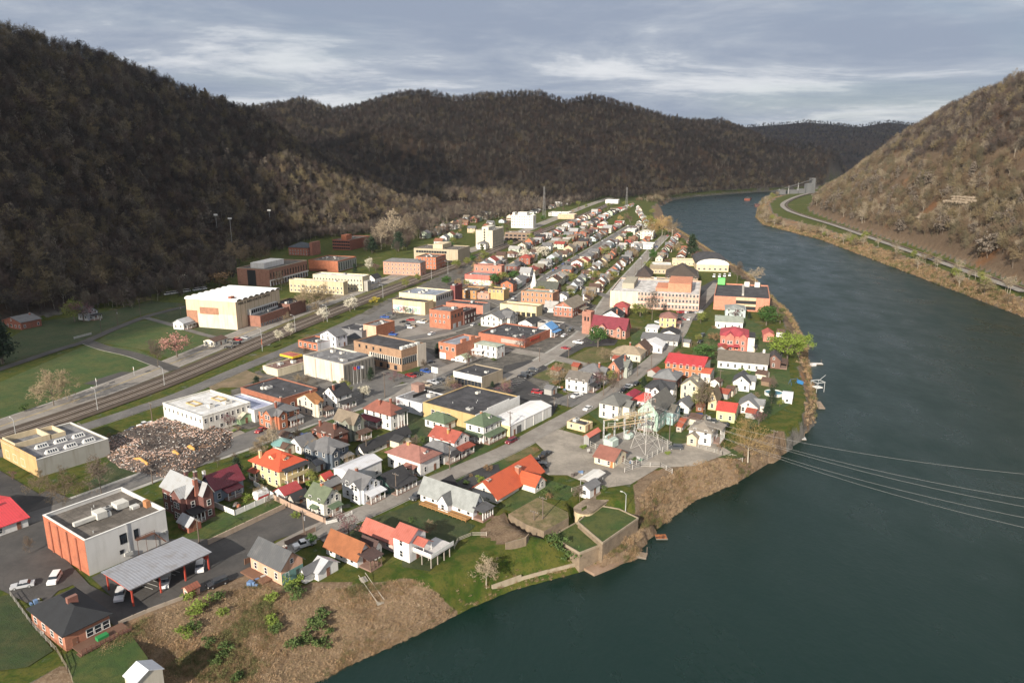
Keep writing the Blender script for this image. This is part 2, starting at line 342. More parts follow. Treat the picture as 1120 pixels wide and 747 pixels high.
def hill_height(P):
    z = np.zeros(len(P)); wh = np.full(len(P), -1)
    for k, (ft, rd, rz) in enumerate(HILLS):
        df, _ = seg_dist(P, ft); dr, v = seg_dist(P, rd, rz)
        ins = inside(P, fl_poly[k]); t = np.where(ins, df / (df + dr + 1e-6), 0)
        n = fbm(P[:, 0], P[:, 1], [150, 330, 700, 170][k], 3 + k)
        amp = [46, 215, 260, 40][k]; n = np.where(k in (1, 2), 1 - np.abs(2 * n - 1) * 1.25, n) if k in (1, 2) else n
        prof = (0.25 * t + 0.75 * t ** 1.12)
        h = v * prof + (n - (0.62 if k in (1, 2) else 0.52)) * amp * 4 * t * (1 - t) ** (2.0 if k in (1, 2) else 1.0)
        if k == 3: h = np.where(ins, h + 5.5 * np.clip(df / 12, 0, 1), h)
        out = ~ins & (dr < df)                                         # far side of the ridge
        h = np.where(out, np.maximum(v - dr * 0.45, 0) * (dr < 500), h); h = np.where(ins | out, h, 0)
        # beyond the foot line on the open side nothing rises
        m = h > z; z[m] = h[m]; wh[m] = k
    return z, wh
CARVE = []; FILL = []
def height(P):
    P = np.asarray(P, float).reshape(-1, 2)
    hz, wh = hill_height(P); land = inside(P, LANDL) | inside(P, LANDR); wat = inside(P, RIVER) & ~land
    dc = np.minimum(seg_dist(P, crest_l)[0], seg_dist(P, crest_r)[0])
    dw = np.minimum(seg_dist(P, left_w)[0], seg_dist(P, right_w)[0])
    t = dw / (dw + dc + 1e-6); t = t * t * (3 - 2 * t) * 0.55 + t * 0.45
    z = np.where(land, hz, np.where(wat, WZ - np.minimum(dw * 0.35, 4), WZ + t * -WZ))
    for poly, zt in CARVE:
        k = inside(P, poly); z = np.where(k, np.minimum(z, zt), z)
    for poly, zt in FILL: z = np.where(inside(P, poly), np.maximum(z, zt), z)
    bank = (~land) & (~wat)
    z = z + np.where(bank, (fbm(P[:, 0], P[:, 1], 9, 2) - 0.5) * 2.2 * np.minimum(1, np.minimum(dw, dc) / 5), 0)
    return z, wh, land, wat, bank
def ground_hit(px, py):                    # where the ray through a photo pixel meets the terrain near the town
    z = 0.0
    for _ in range(12): z = 0.5 * z + 0.5 * float(height(G(px, py, z))[0][0])
    return G(px, py, z), z
for q_, z_ in (([(653,552),(677,556),(699,567),(659,596),(631,571)], -1.7), ([(630,571),(658,597),(634,607),(601,587)], -3.3), ([(620,562),(640,551),(655,552),(632,571),(603,588),(594,582),(622,567)], -3.6), ([(552,563),(574,575),(595,583),(604,588),(588,596),(556,580)], -2.4)): CARVE.append((np.array([tuple(G(x, y, z_)) for x, y in q_]), z_))
FILL.append((np.array([tuple(G(x, y, -5.4)) for x, y in [(655,598),(700,570),(716,574),(702,588),(676,606),(660,612)]]), -5.2))
# one sheet, finer near the camera
ys = [-60.0]
while ys[-1] < 6200: ys.append(ys[-1] + max(1.15, (ys[-1] + 40) * 0.0078))
ys = np.array(ys); ss = np.linspace(-1.25, 1.25, 560); XX = ss[None, :] * (ys[:, None] + 130); YY = np.repeat(ys[:, None], len(ss), 1)
PG = np.stack([XX.ravel(), YY.ravel()], 1); ZG, WH, LAND, WAT, BANK = height(PG)
def px_poly(pts, z=0): return [tuple(G(x, y, z)) for x, y in pts]
DOWNTOWN = px_poly([(300,392),(420,330),(505,291),(545,278),(560,292),(600,318),(640,330),(660,338),(600,398),(600,440),(560,470),(450,432),(430,470),(260,470),(240,440)])
YARDS = px_poly([(690,232),(716,236),(770,285),(800,345),(870,400),(880,460),(700,560),(640,470),(720,380),(700,310),(640,345)])
ROUGH_LAWN = px_poly([(410,625),(460,560),(520,590),(590,545),(690,545),(700,570),(690,620),(520,665),(470,655)])
SCRUB = px_poly([(100,760),(120,700),(160,672),(290,630),(310,652),(370,650),(400,652),(440,646),(510,652),(340,760)], -3)
sc3 = px_poly([(640,612),(662,596),(700,566),(716,560),(716,600),(690,606),(660,622)], -4)
sc2 = px_poly([(690,545),(700,530),(800,498),(850,480),(880,480),(850,515),(760,555),(712,585)], -3)
DIRTP = px_poly([(524,592),(540,572),(556,566),(576,576),(592,584),(575,594),(548,602)], -2)
grassv = inside(PG, np.array(ROUGH_LAWN)) * (1.0 - inside(PG, np.array(DIRTP)))
town = inside(PG, np.array(DOWNTOWN)) * 1.0
scrub = (inside(PG, np.array(SCRUB)) | inside(PG, np.array(sc2)) | inside(PG, np.array(sc3)) | inside(PG, np.array(DIRTP))) * 1.0
forest = ((ZG > 1.5) & (WH >= 0)) * np.clip((ZG - 1.5) / 4, 0, 1)
lawn_far = ((LAND) & (ZG < 1.5)) * 1.0
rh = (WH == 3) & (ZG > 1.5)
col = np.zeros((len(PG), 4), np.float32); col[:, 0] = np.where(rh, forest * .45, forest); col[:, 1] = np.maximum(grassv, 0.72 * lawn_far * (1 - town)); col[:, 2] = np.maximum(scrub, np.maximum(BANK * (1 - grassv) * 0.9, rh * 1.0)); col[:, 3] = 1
ny, nx = XX.shape; idx = np.arange(ny * nx).reshape(ny, nx)
F4 = np.stack([idx[:-1, :-1], idx[:-1, 1:], idx[1:, 1:], idx[1:, :-1]], -1).reshape(-1, 4)
me = bpy.data.meshes.new('ground'); V3 = np.concatenate([PG, ZG[:, None]], 1).astype(np.float32)
me.vertices.add(len(V3)); me.vertices.foreach_set('co', V3.ravel()); me.loops.add(F4.size); me.polygons.add(len(F4))
me.polygons.foreach_set('loop_start', np.arange(0, F4.size, 4, dtype=np.int32)); me.polygons.foreach_set('loop_total', np.full(len(F4), 4, np.int32))
me.loops.foreach_set('vertex_index', F4.ravel().astype(np.int32)); me.update(); me.validate()
ca = me.color_attributes.new('cover', 'FLOAT_COLOR', 'POINT'); ca.data.foreach_set('color', col.ravel())
me.polygons.foreach_set('use_smooth', np.ones(len(F4), bool))
def ground_mat():
    m = bpy.data.materials.new('ground_cover'); m.use_nodes = True; t = m.node_tree; b = t.nodes['Principled BSDF']; b.inputs['Roughness'].default_value = 0.95
    b.inputs['Specular IOR Level'].default_value = 0.15
    L = t.links.new; pos = t.nodes.new('ShaderNodeNewGeometry').outputs['Position']
    vc = t.nodes.new('ShaderNodeVertexColor'); vc.layer_name = 'cover'; sp = t.nodes.new('ShaderNodeSeparateColor'); L(vc.outputs[0], sp.inputs[0])
    def ns(sc, det=6, r=0.62):
        n = t.nodes.new('ShaderNodeTexNoise'); n.inputs['Scale'].default_value = sc; n.inputs['Detail'].default_value = det; n.inputs['Roughness'].default_value = r; L(pos, n.inputs['Vector']); return n.outputs[0]
    def rp(v, a, c): 
        r = t.nodes.new('ShaderNodeMapRange'); r.interpolation_type = 'SMOOTHSTEP'; r.inputs[1].default_value = a; r.inputs[2].default_value = c; L(v, r.inputs[0]); return r.outputs[0]
    def mx(f, A, B):
        n = t.nodes.new('ShaderNodeMix'); n.data_type = 'RGBA'
        for i, q in ((0, f), (6, A), (7, B)):
            if isinstance(q, tuple): n.inputs[i].default_value = (*q, 1)
            elif isinstance(q, float): n.inputs[i].default_value = q
            else: L(q, n.inputs[i])
        return n.outputs[2]
    def mth(op, a, bb):
        n = t.nodes.new('ShaderNodeMath'); n.operation = op
        for i, q in enumerate((a, bb)):
            if isinstance(q, float): n.inputs[i].default_value = q
            else: L(q, n.inputs[i])
        return n.outputs[0]
    big, mid, fine = ns(0.035), ns(0.25, 7), ns(1.6, 6, 0.7)
    pav = mx(rp(mid, 0.35, 0.65), (0.14, 0.13, 0.115), (0.07, 0.067, 0.063)); pav = mx(rp(fine, 0.5, 0.75), pav, (0.20, 0.18, 0.155))
    gr = mx(rp(mid, 0.35, 0.62), (0.033, 0.062, 0.008), (0.088, 0.088, 0.020)); gr = mx(rp(fine, 0.48, 0.72), gr, (0.03, 0.045, 0.015)); gr = mx(rp(big, 0.55, 0.72), gr, (0.15, 0.115, 0.06))
    fo = mx(rp(mid, 0.3, 0.7), (0.045, 0.033, 0.024), (0.09, 0.062, 0.042)); fo = mx(rp(fine, 0.5, 0.75), fo, (0.03, 0.024, 0.018)); fo = mx(rp(big, 0.5, 0.7), fo, (0.11, 0.068, 0.04))
    sb = mx(rp(mid, 0.3, 0.68), (0.20, 0.14, 0.09), (0.11, 0.075, 0.048)); sb = mx(rp(fine, 0.45, 0.72), sb, (0.26, 0.20, 0.14)); sb = mx(rp(big, 0.58, 0.72), sb, (0.075, 0.075, 0.025)); sb = mx(rp(ns(0.02, 5), 0.55, 0.68), sb, (0.24, 0.115, 0.05))
    jit = mth('SUBTRACT', mid, 0.5); 
    g = mth('ADD', sp.outputs[1], mth('MULTIPLY', jit, 1.6))
    c = mx(rp(g, 0.35, 0.6), pav, gr); c = mx(rp(mth('ADD', sp.outputs[2], mth('MULTIPLY', jit, 0.8)), 0.35, 0.65), c, sb); c = mx(sp.outputs[0], c, fo)
    L(c, b.inputs['Base Color'])
    bp = t.nodes.new('ShaderNodeBump'); bp.inputs['Strength'].default_value = 0.7; bp.inputs['Distance'].default_value = 0.5; L(mid, bp.inputs['Height']); L(bp.outputs[0], b.inputs['Normal'])
    return m
me.materials.append(ground_mat()); g = link('ground', me); tag(g, kind='structure')
# river
m = bpy.data.materials.new('river_water'); m.use_nodes = True; b = m.node_tree.nodes['Principled BSDF']; t = m.node_tree
b.inputs['Base Color'].default_value = (0.004, 0.017, 0.0125, 1); b.inputs['Specular Tint'].default_value = (0.50, 0.78, 1.0, 1); b.inputs['Roughness'].default_value = 0.13; b.inputs['IOR'].default_value = 1.33
pos = t.nodes.new('ShaderNodeNewGeometry').outputs['Position']
mp = t.nodes.new('ShaderNodeMapping'); mp.inputs['Scale'].default_value = (1, 0.6, 1); mp.inputs['Rotation'].default_value = (0, 0, 0.5); t.links.new(pos, mp.inputs[0])
hs = []
for sc, st in ((0.55, 0.5), (0.06, 0.5)):
    n = t.nodes.new('ShaderNodeTexNoise'); n.inputs['Scale'].default_value = sc; n.inputs['Detail'].default_value = 5; n.inputs['Roughness'].default_value = 0.6; t.links.new(mp.outputs[0], n.inputs['Vector']); hs.append(n.outputs[0])
bp = t.nodes.new('ShaderNodeBump'); bp.inputs['Strength'].default_value = 0.36; bp.inputs['Distance'].default_value = 0.4; t.links.new(hs[0], bp.inputs['Height']); t.links.new(bp.outputs[0], b.inputs['Normal'])
rg = t.nodes.new('ShaderNodeMapRange'); rg.inputs[1].default_value = 0.35; rg.inputs[2].default_value = 0.65; rg.inputs[3].default_value = 0.25; rg.inputs[4].default_value = 0.42; t.links.new(hs[1], rg.inputs[0]); t.links.new(rg.outputs[0], b.inputs['Roughness'])
mb = MB(); mb.add([(-900, -800, WZ), (3500, -800, WZ), (3500, 4500, WZ), (-900, 4500, WZ)], [(0, 1, 2, 3)]); tag(mb.build('river', m), kind='structure')

# ---------------------------------------------------------------- sheets on the flat town floor
LAY = [0.03]
def sheet(name, pts, mat, world=False, kind='structure', label=None):
    LAY[0] += 0.004; P = pts if world else px_poly(pts)
    A = sum(P[i][0] * P[(i + 1) % len(P)][1] - P[(i + 1) % len(P)][0] * P[i][1] for i in range(len(P)))
    if A < 0: P = P[::-1]
    mb = MB(); mb.add([(p[0], p[1], LAY[0]) for p in P], [tuple(range(len(P)))]); return tag(mb.build(name, mat), label, kind=kind)
def smooth(pts, n=6):
    p = np.array(pts, float); out = []
    for i in range(len(p) - 1):
        a, b_, c, d = p[max(i - 1, 0)], p[i], p[i + 1], p[min(i + 2, len(p) - 1)]
        for t in np.linspace(0, 1, n, endpoint=False):
            out.append(0.5 * (2 * b_ + (c - a) * t + (2 * a - 5 * b_ + 4 * c - d) * t ** 2 + (3 * b_ - a - 3 * c + d) * t ** 3))
    out.append(p[-1]); return np.array(out)
def offset(line, d):
    t = np.gradient(line, axis=0); t /= np.linalg.norm(t, axis=1)[:, None] + 1e-9; return line + np.stack([-t[:, 1], t[:, 0]], 1) * d
def strip(mb, line, o0, o1, z0, z1=None, mi=0):
    a = offset(line, o0); b_ = offset(line, o1); n = len(line); hz = height(line)[0] if Z_FOLLOW[0] else np.zeros(n)
    if z1 is None:
        vs = [(p[0], p[1], z0 + h) for p, h in zip(a, hz)] + [(p[0], p[1], z0 + h) for p, h in zip(b_, hz)]
        mb.add(vs, [(i, n + i, n + i + 1, i + 1) if o0 > o1 else (i, i + 1, n + i + 1, n + i) for i in range(n - 1)], mi)
    else:
        vs = []
        for pts, z in ((a, z0), (b_, z0), (b_, z1), (a, z1)): vs += [(p[0], p[1], z + h) for p, h in zip(pts, hz)]
        fs = []
        for i in range(n - 1):
            for k in range(4): j = (k + 1) % 4; fs.append((k * n + i, j * n + i, j * n + i + 1, k * n + i + 1))
        fs += [(0, 3 * n, 2 * n, n), (n - 1, 2 * n - 1, 3 * n - 1, 4 * n - 1)]
        mb.add(vs, fs, mi)
Z_FOLLOW = [False]
ASPH = shade('asphalt', (0.145, 0.138, 0.13), (0.095, 0.092, 0.09)); ASPH_D = shade('asphalt', (0.028, 0.028, 0.031), (0.055, 0.053, 0.05)); ASPH_M = shade('asphalt', (0.075, 0.07, 0.066), (0.045, 0.043, 0.042))
LIGHTC = shade('asphalt', (0.26, 0.24, 0.215), (0.185, 0.165, 0.145)); KERB = shade('asphalt', (0.36, 0.35, 0.32)); GRAVEL = shade('asphalt', (0.32, 0.285, 0.24), (0.19, 0.17, 0.145))
GRASS = shade('grass', (0.029, 0.064, 0.007), (0.068, 0.078, 0.014)); GRASS_Y = shade('grass', (0.075, 0.085, 0.018), (0.14, 0.11, 0.045)); GRASS_D = shade('grass', (0.021, 0.044, 0.007), (0.046, 0.052, 0.014)); DIRT = shade('grass', (0.22, 0.16, 0.10), (0.12, 0.10, 0.05))
YELLOW = shade('asphalt', (0.55, 0.40, 0.10)); PWHITE = shade('asphalt', (0.62, 0.61, 0.58))
def road(name, px, width, mat=ASPH, kerb=True, lines=None, walk=0.0, world=False):
    line = smooth(px if world else px_poly(px)); LAY[0] += 0.004
    mb = MB(); strip(mb, line, -width / 2, width / 2, LAY[0]); tag(mb.build(name, mat), kind='structure')
    if kerb:
        mb = MB()
        for s in (-1, 1):
            o = s * (width / 2 + 0.12); strip(mb, line, o - 0.12, o + 0.12, -0.1, 0.14)
            if walk: q = s * (width / 2 + 0.26 + walk / 2); strip(mb, line, q - walk / 2, q + walk / 2, -0.1, 0.13)
        tag(mb.build('kerb', KERB), kind='structure')
    if lines:
        LAY[0] += 0.004; mb = MB()
        for o, mi in lines: strip(mb, line, o - 0.09, o + 0.09, LAY[0], None, mi)
        tag(mb.build('road_marking', [PWHITE, YELLOW]), kind='structure')
    return line
# lawns and lots first (lowest), roads over them
sheet('lawn', [(-40,480),(0,466),(90,436),(183,398),(150,382),(100,376),(95,377),(0,418),(-40,432)], GRASS)
sheet('lawn', [(105,374),(140,352),(165,350),(240,372),(232,384),(190,394),(165,384),(140,380)], GRASS)
sheet('lawn', [(165,345),(200,335),(270,352),(262,366),(246,371),(200,360)], GRASS_D)
sheet('lawn', [(40,352),(95,345),(165,330),(205,332),(150,346),(90,372),(0,400),(-30,395)], GRASS_D)
sheet('lawn', [(275,360),(320,350),(380,325),(402,315),(410,322),(330,351),(290,366)], GRASS)
sheet('lawn', [(395,305),(430,306),(470,300),(455,310),(415,322)], GRASS)
sheet('verge', [(0,472),(60,450),(160,410),(250,375),(330,345),(420,312),(500,283),(500,287),(420,318),(330,352),(250,384),(160,420),(60,462),(0,484)], GRASS_Y)
sheet('vacant_lot', [(225,420),(262,402),(288,412),(262,424),(242,424),(232,428)], DIRT)
sheet('lawn', [(95,530),(120,505),(165,523),(140,538),(110,540)], GRASS_D)
sheet('lawn', [(180,460),(215,474),(240,480),(215,482),(170,470)], GRASS_D)
sheet('lawn', [(250,476),(300,462),(420,440),(432,446),(345,474),(290,488),(262,480)], GRASS)
sheet('gravel_lot', [(226,470),(246,462),(285,482),(262,490),(232,480)], GRAVEL)
sheet('lawn', [(196,590),(232,566),(300,540),(322,556),(240,590),(215,600)], GRASS)
sheet('lawn', [(275,508),(300,500),(308,540),(330,520),(345,520),(360,540),(340,550),(290,545),(270,525)], GRASS_D)
sheet('lawn', [(375,560),(400,556),(470,520),(540,480),(556,480),(470,532),(400,566)], GRASS)
sheet('lawn', [(420,440),(450,436),(520,460),(540,480),(500,508),(470,490),(430,470)], GRASS_D)
sheet('lawn', [(395,540),(420,545),(455,525),(452,540),(410,556)], GRASS_D)
sheet('lawn', [(360,585),(460,548),(520,575),(470,625),(440,620),(440,600),(400,615)], GRASS_D)
sheet('lawn', [(495,528),(530,505),(548,500),(560,508),(520,530),(500,535)], GRASS)
sheet('lawn', [(540,495),(575,487),(592,492),(580,500),(555,505)], GRASS_Y)
sheet('lawn', [(585,520),(634,535),(620,548),(595,545),(560,560),(545,555)], GRASS)
sheet('lawn', [(585,470),(612,464),(620,466),(610,478),(595,482)], GRASS_Y)
sheet('lawn', [(643,452),(662,445),(690,450),(690,462),(660,465)], GRASS)
sheet('lawn', [(722,474),(750,472),(800,490),(815,500),(800,502),(760,498),(730,485)], GRASS)
sheet('lawn', [(580,412),(622,395),(632,400),(615,412),(612,420),(595,416)], GRASS_Y)
sheet('lawn', [(622,392),(650,379),(674,382),(668,396),(640,400)], GRASS_Y)
sheet('lawn', [(690,368),(715,350),(745,352),(752,372),(720,400),(700,408),(690,402)], GRASS)
sheet('lawn', [(755,390),(775,360),(800,340),(830,355),(862,395),(868,440),(820,470),(800,430),(780,410)], GRASS)
sheet('lawn', [(420,412),(460,398),(458,412),(440,420),(425,420)], GRASS)
sheet('dirt_lot', [(0,560),(55,535),(105,560),(60,590),(70,640),(50,660),(0,600)], ASPH_M)
sheet('lawn', [(-10,655),(12,650),(58,712),(30,730),(-10,735)], GRASS_D); sheet('lawn', [(70,716),(140,690),(162,720),(150,750),(85,760)], GRASS)
sheet('parking_lot', [(-10,592),(40,578),(98,640),(150,668),(130,690),(80,640),(30,660),(-10,640)], ASPH_M)
sheet('parking_lot', [(100,632),(185,590),(240,590),(345,540),(360,570),(300,592),(280,625),(200,655),(150,672),(130,660)], ASPH_M)
sheet('parking_lot', [(0,515),(25,530),(50,545),(30,560),(-10,560),(-10,520)], ASPH_D)
sheet('gym_lot', [(240,375),(265,358),(300,370),(295,378),(255,385)], shade('asphalt', (0.2, 0.195, 0.185)))
sheet('parking_lot', [(340,400),(380,424),(420,405),(452,412),(475,405),(505,415),(470,425),(440,418),(400,440),(350,425)], ASPH)
sheet('parking_lot', [(520,434),(545,412),(552,400),(580,394),(600,402),(576,416),(592,425),(616,432),(604,455),(570,436)], ASPH_D)
sheet('parking_lot', [(597,388),(628,372),(645,368),(676,372),(672,378),(640,380),(618,392)], ASPH_D)
sheet('gravel_yard', [(581,480),(612,470),(640,478),(700,486),(735,488),(775,480),(800,495),(760,510),(720,512),(690,530),(655,535),(620,520),(600,520),(580,510),(600,498)], GRAVEL)
sheet('parking_lot', [(600,440),(640,424),(655,432),(625,446)], ASPH); sheet('substation_pad', [(650,483),(690,470),(735,484),(700,512),(686,512)], LIGHTC)
sheet('parking_lot', [(720,345),(767,342),(765,350),(730,356)], ASPH_D); sheet('parking_lot', [(755,320),(782,306),(792,310),(780,330),(768,342)], ASPH_D)
sheet('plaza', [(432,350),(470,343),(480,352),(500,365),(470,372),(430,372),(405,365),(412,355)], LIGHTC); sheet('plaza', [(415,338),(428,330),(434,346),(405,362),(390,355)], ASPH)
sheet('driveway', [(498,530),(520,512),(545,508),(548,520),(530,545)], ASPH_D); sheet('driveway', [(345,585),(375,568),(392,575),(360,600)], ASPH_M)
sheet('basketball_court', [(91,420),(133,407),(158,408),(120,424)], ASPH_M)
sheet('street_end', [(200,500),(330,450),(345,460),(215,512)], ASPH)
hwy = road('highway', [(-120,512),(0,467),(100,432),(200,393),(300,352),(400,315),(500,279),(560,258),(640,226),(668,216.5)], 15.0, LIGHTC, True, [(-0.18, 1), (0.18, 1), (6.9, 0), (-6.9, 0)])
backr = road('road', [(-110,535),(0,496),(100,465),(160,445),(200,431),(260,405),(330,376),(400,345)], 7.0, ASPH)
hillr = road('road', [(-60,424),(0,404),(60,384),(95,373),(130,358),(165,345),(205,335)], 5.5, ASPH_M, False)
campr = road('road', [(95,374),(115,381),(145,388),(170,397),(192,405)], 6.0, ASPH_M); campr2 = road('road', [(160,348),(185,355),(225,367),(250,372)], 4.0, ASPH, False)
second = road('street', [(-40,592),(0,578),(80,552),(140,530),(200,508),(260,489),(330,463),(400,440),(430,428),(480,416)], 7.5, ASPH, True, None, 1.4)
front = road('street', [(300,606),(345,582),(400,560),(455,535),(510,512),(560,490),(600,468),(640,446),(690,414),(725,385),(742,366),(752,348),(768,330),(785,310)], 7.0, LIGHTC, True, None, 0)
third = road('street', [(540,418),(580,402),(610,385),(638,365),(655,345),(668,325),(685,305),(702,286),(716,270),(728,258)], 7.0, LIGHTC, True, None, 1.3)
four = road('street', [(440,372),(490,362),(530,348),(565,328),(596,305),(625,286),(660,265),(690,247)], 7.0, ASPH, True, None, 1.2)
five = road('street', [(470,350),(520,318),(560,290),(600,266),(640,246),(665,232)], 8.0, LIGHTC, True, None)
cross = road('street', [(392,352),(420,365),(450,380),(480,400),(510,418)], 7.0, ASPH, True); cross2 = road('street', [(430,440),(470,412),(520,392),(560,383)], 6.5, LIGHTC, False)
road('street', [(560,383),(600,390),(640,400),(690,414)], 6.5, LIGHTC, True); road('street', [(530,325),(580,345),(640,362)], 6.5, ASPH); road('street', [(590,300),(630,312),(668,326)], 6.0, ASPH)
# railway: three tracks on ballast
rail = smooth(px_poly([(-120,528),(0,481),(100,447),(200,410),(330,355),(420,320),(500,290),(560,266),(640,235),(672,221)]), 14)
BAL = shade('asphalt', (0.075, 0.054, 0.037), (0.05, 0.036, 0.026)); LAY[0] += 0.004
mb = MB(); strip(mb, rail, -7.6, 7.6, LAY[0]); tag(mb.build('trackbed', BAL), kind='structure')
for k, o in enumerate((-2.6, 2.6)):
    tr = thing('railway_track', ['railway track on the town side of the two', 'railway track on the highway side of the two'][k], 'railway track', (0, 0, 0), 0, 'railway tracks beside the highway')
    mb = MB(); strip(mb, rail, o - 1.7, o + 1.7, 0.0, 0.2); mb.build('ballast', shade('asphalt', (0.05, 0.036, 0.027), (0.036, 0.027, 0.02)), tr)
    mb = MB(); c = offset(rail, o); d = np.linalg.norm(np.diff(c, axis=0), axis=1); L0 = np.concatenate([[0], np.cumsum(d)])
    for s in np.arange(0, min(L0[-1], 620), 0.9):
        i = min(np.searchsorted(L0, s, 'right') - 1, len(c) - 2); p = c[i] + (c[i + 1] - c[i]) * (s - L0[i]) / d[i]; tdir = (c[i + 1] - c[i]) / d[i]; nrm = np.array([-tdir[1], tdir[0]])
        q = [p + nrm * a + tdir * e for a, e in ((-1.3, -.12), (1.3, -.12), (1.3, .12), (-1.3, .12))]
        mb.prism(q, 0.2, 0.27)
    tag(mb.build('sleeper', PLN(0.06, 0.045, 0.035), tr), kind='stuff')
    for s in (-0.75, 0.75): mb = MB(); strip(mb, rail, o + s - 0.11, o + s + 0.11, 0.27, 0.44); mb.build('rail', shade('plain', (0.55, 0.47, 0.40), rough=0.4), tr)
# the road and railway bench under the right-hand hill
Z_FOLLOW[0] = True
rbl = smooth(px_poly([(895,210),(874,215),(858,223),(862,230),(880,237),(915,247.5),(960,263),(1005,278.5),(1060,298),(1125,321)]), 10)
LAY[0] += .004; mb = MB(); strip(mb, rbl, -6.5, 1.5, 1.0); tag(mb.build('river_road', LIGHTC), kind='structure')
mb = MB(); strip(mb, rbl, 2.5, 7, 0.9); tag(mb.build('trackbed', BAL), kind='structure')
tr = thing('railway_track', 'railway track along the far bank below the right hillside', 'railway track')
for s in (4, 5.5): mb = MB(); strip(mb, rbl, s - .1, s + .1, 1.0, 1.2); mb.build('rail', shade('plain', (0.30, 0.22, 0.17), rough=0.35), tr)
Z_FOLLOW[0] = False
# ================================================================ buildings
def theta_at(y): return float(np.interp(y, [0, 320, 400, 480, 560, 900, 1200, 1700], [36, 36, 28, 22.5, 19, 17, 16, 17]))
FOOT = []                                  # footprints already taken: (x, y, radius)
WIN = {}
def win_mesh(w_, h_, dark=False, trim=None):
    k = (round(w_, 1), round(h_, 1), dark, trim)
    if k not in WIN:
        mb = MB(); f = 0.11; w2 = w_ / 2
        mb.box(-w2, w2, -0.03, 0.05, 0, h_, 1)
        for a in ((-w2 - f, -w2, -f, h_ + f), (w2, w2 + f, -f, h_ + f), (-w2, w2, -f, 0.0), (-w2, w2, h_, h_ + f)): mb.box(a[0], a[1], -0.08, 0.04, a[2], a[3], 0)
        mb.box(-w2, w2, -0.06, -0.031, h_ * 0.48, h_ * 0.54, 0)
        if w_ > 1.4: mb.box(-0.05, 0.05, -0.06, -0.031, 0, h_ * 0.48, 0)
        WIN[k] = mb.mesh('window', [BLACKP if dark else (trim or TRIM), GLASS])
    return WIN[k]
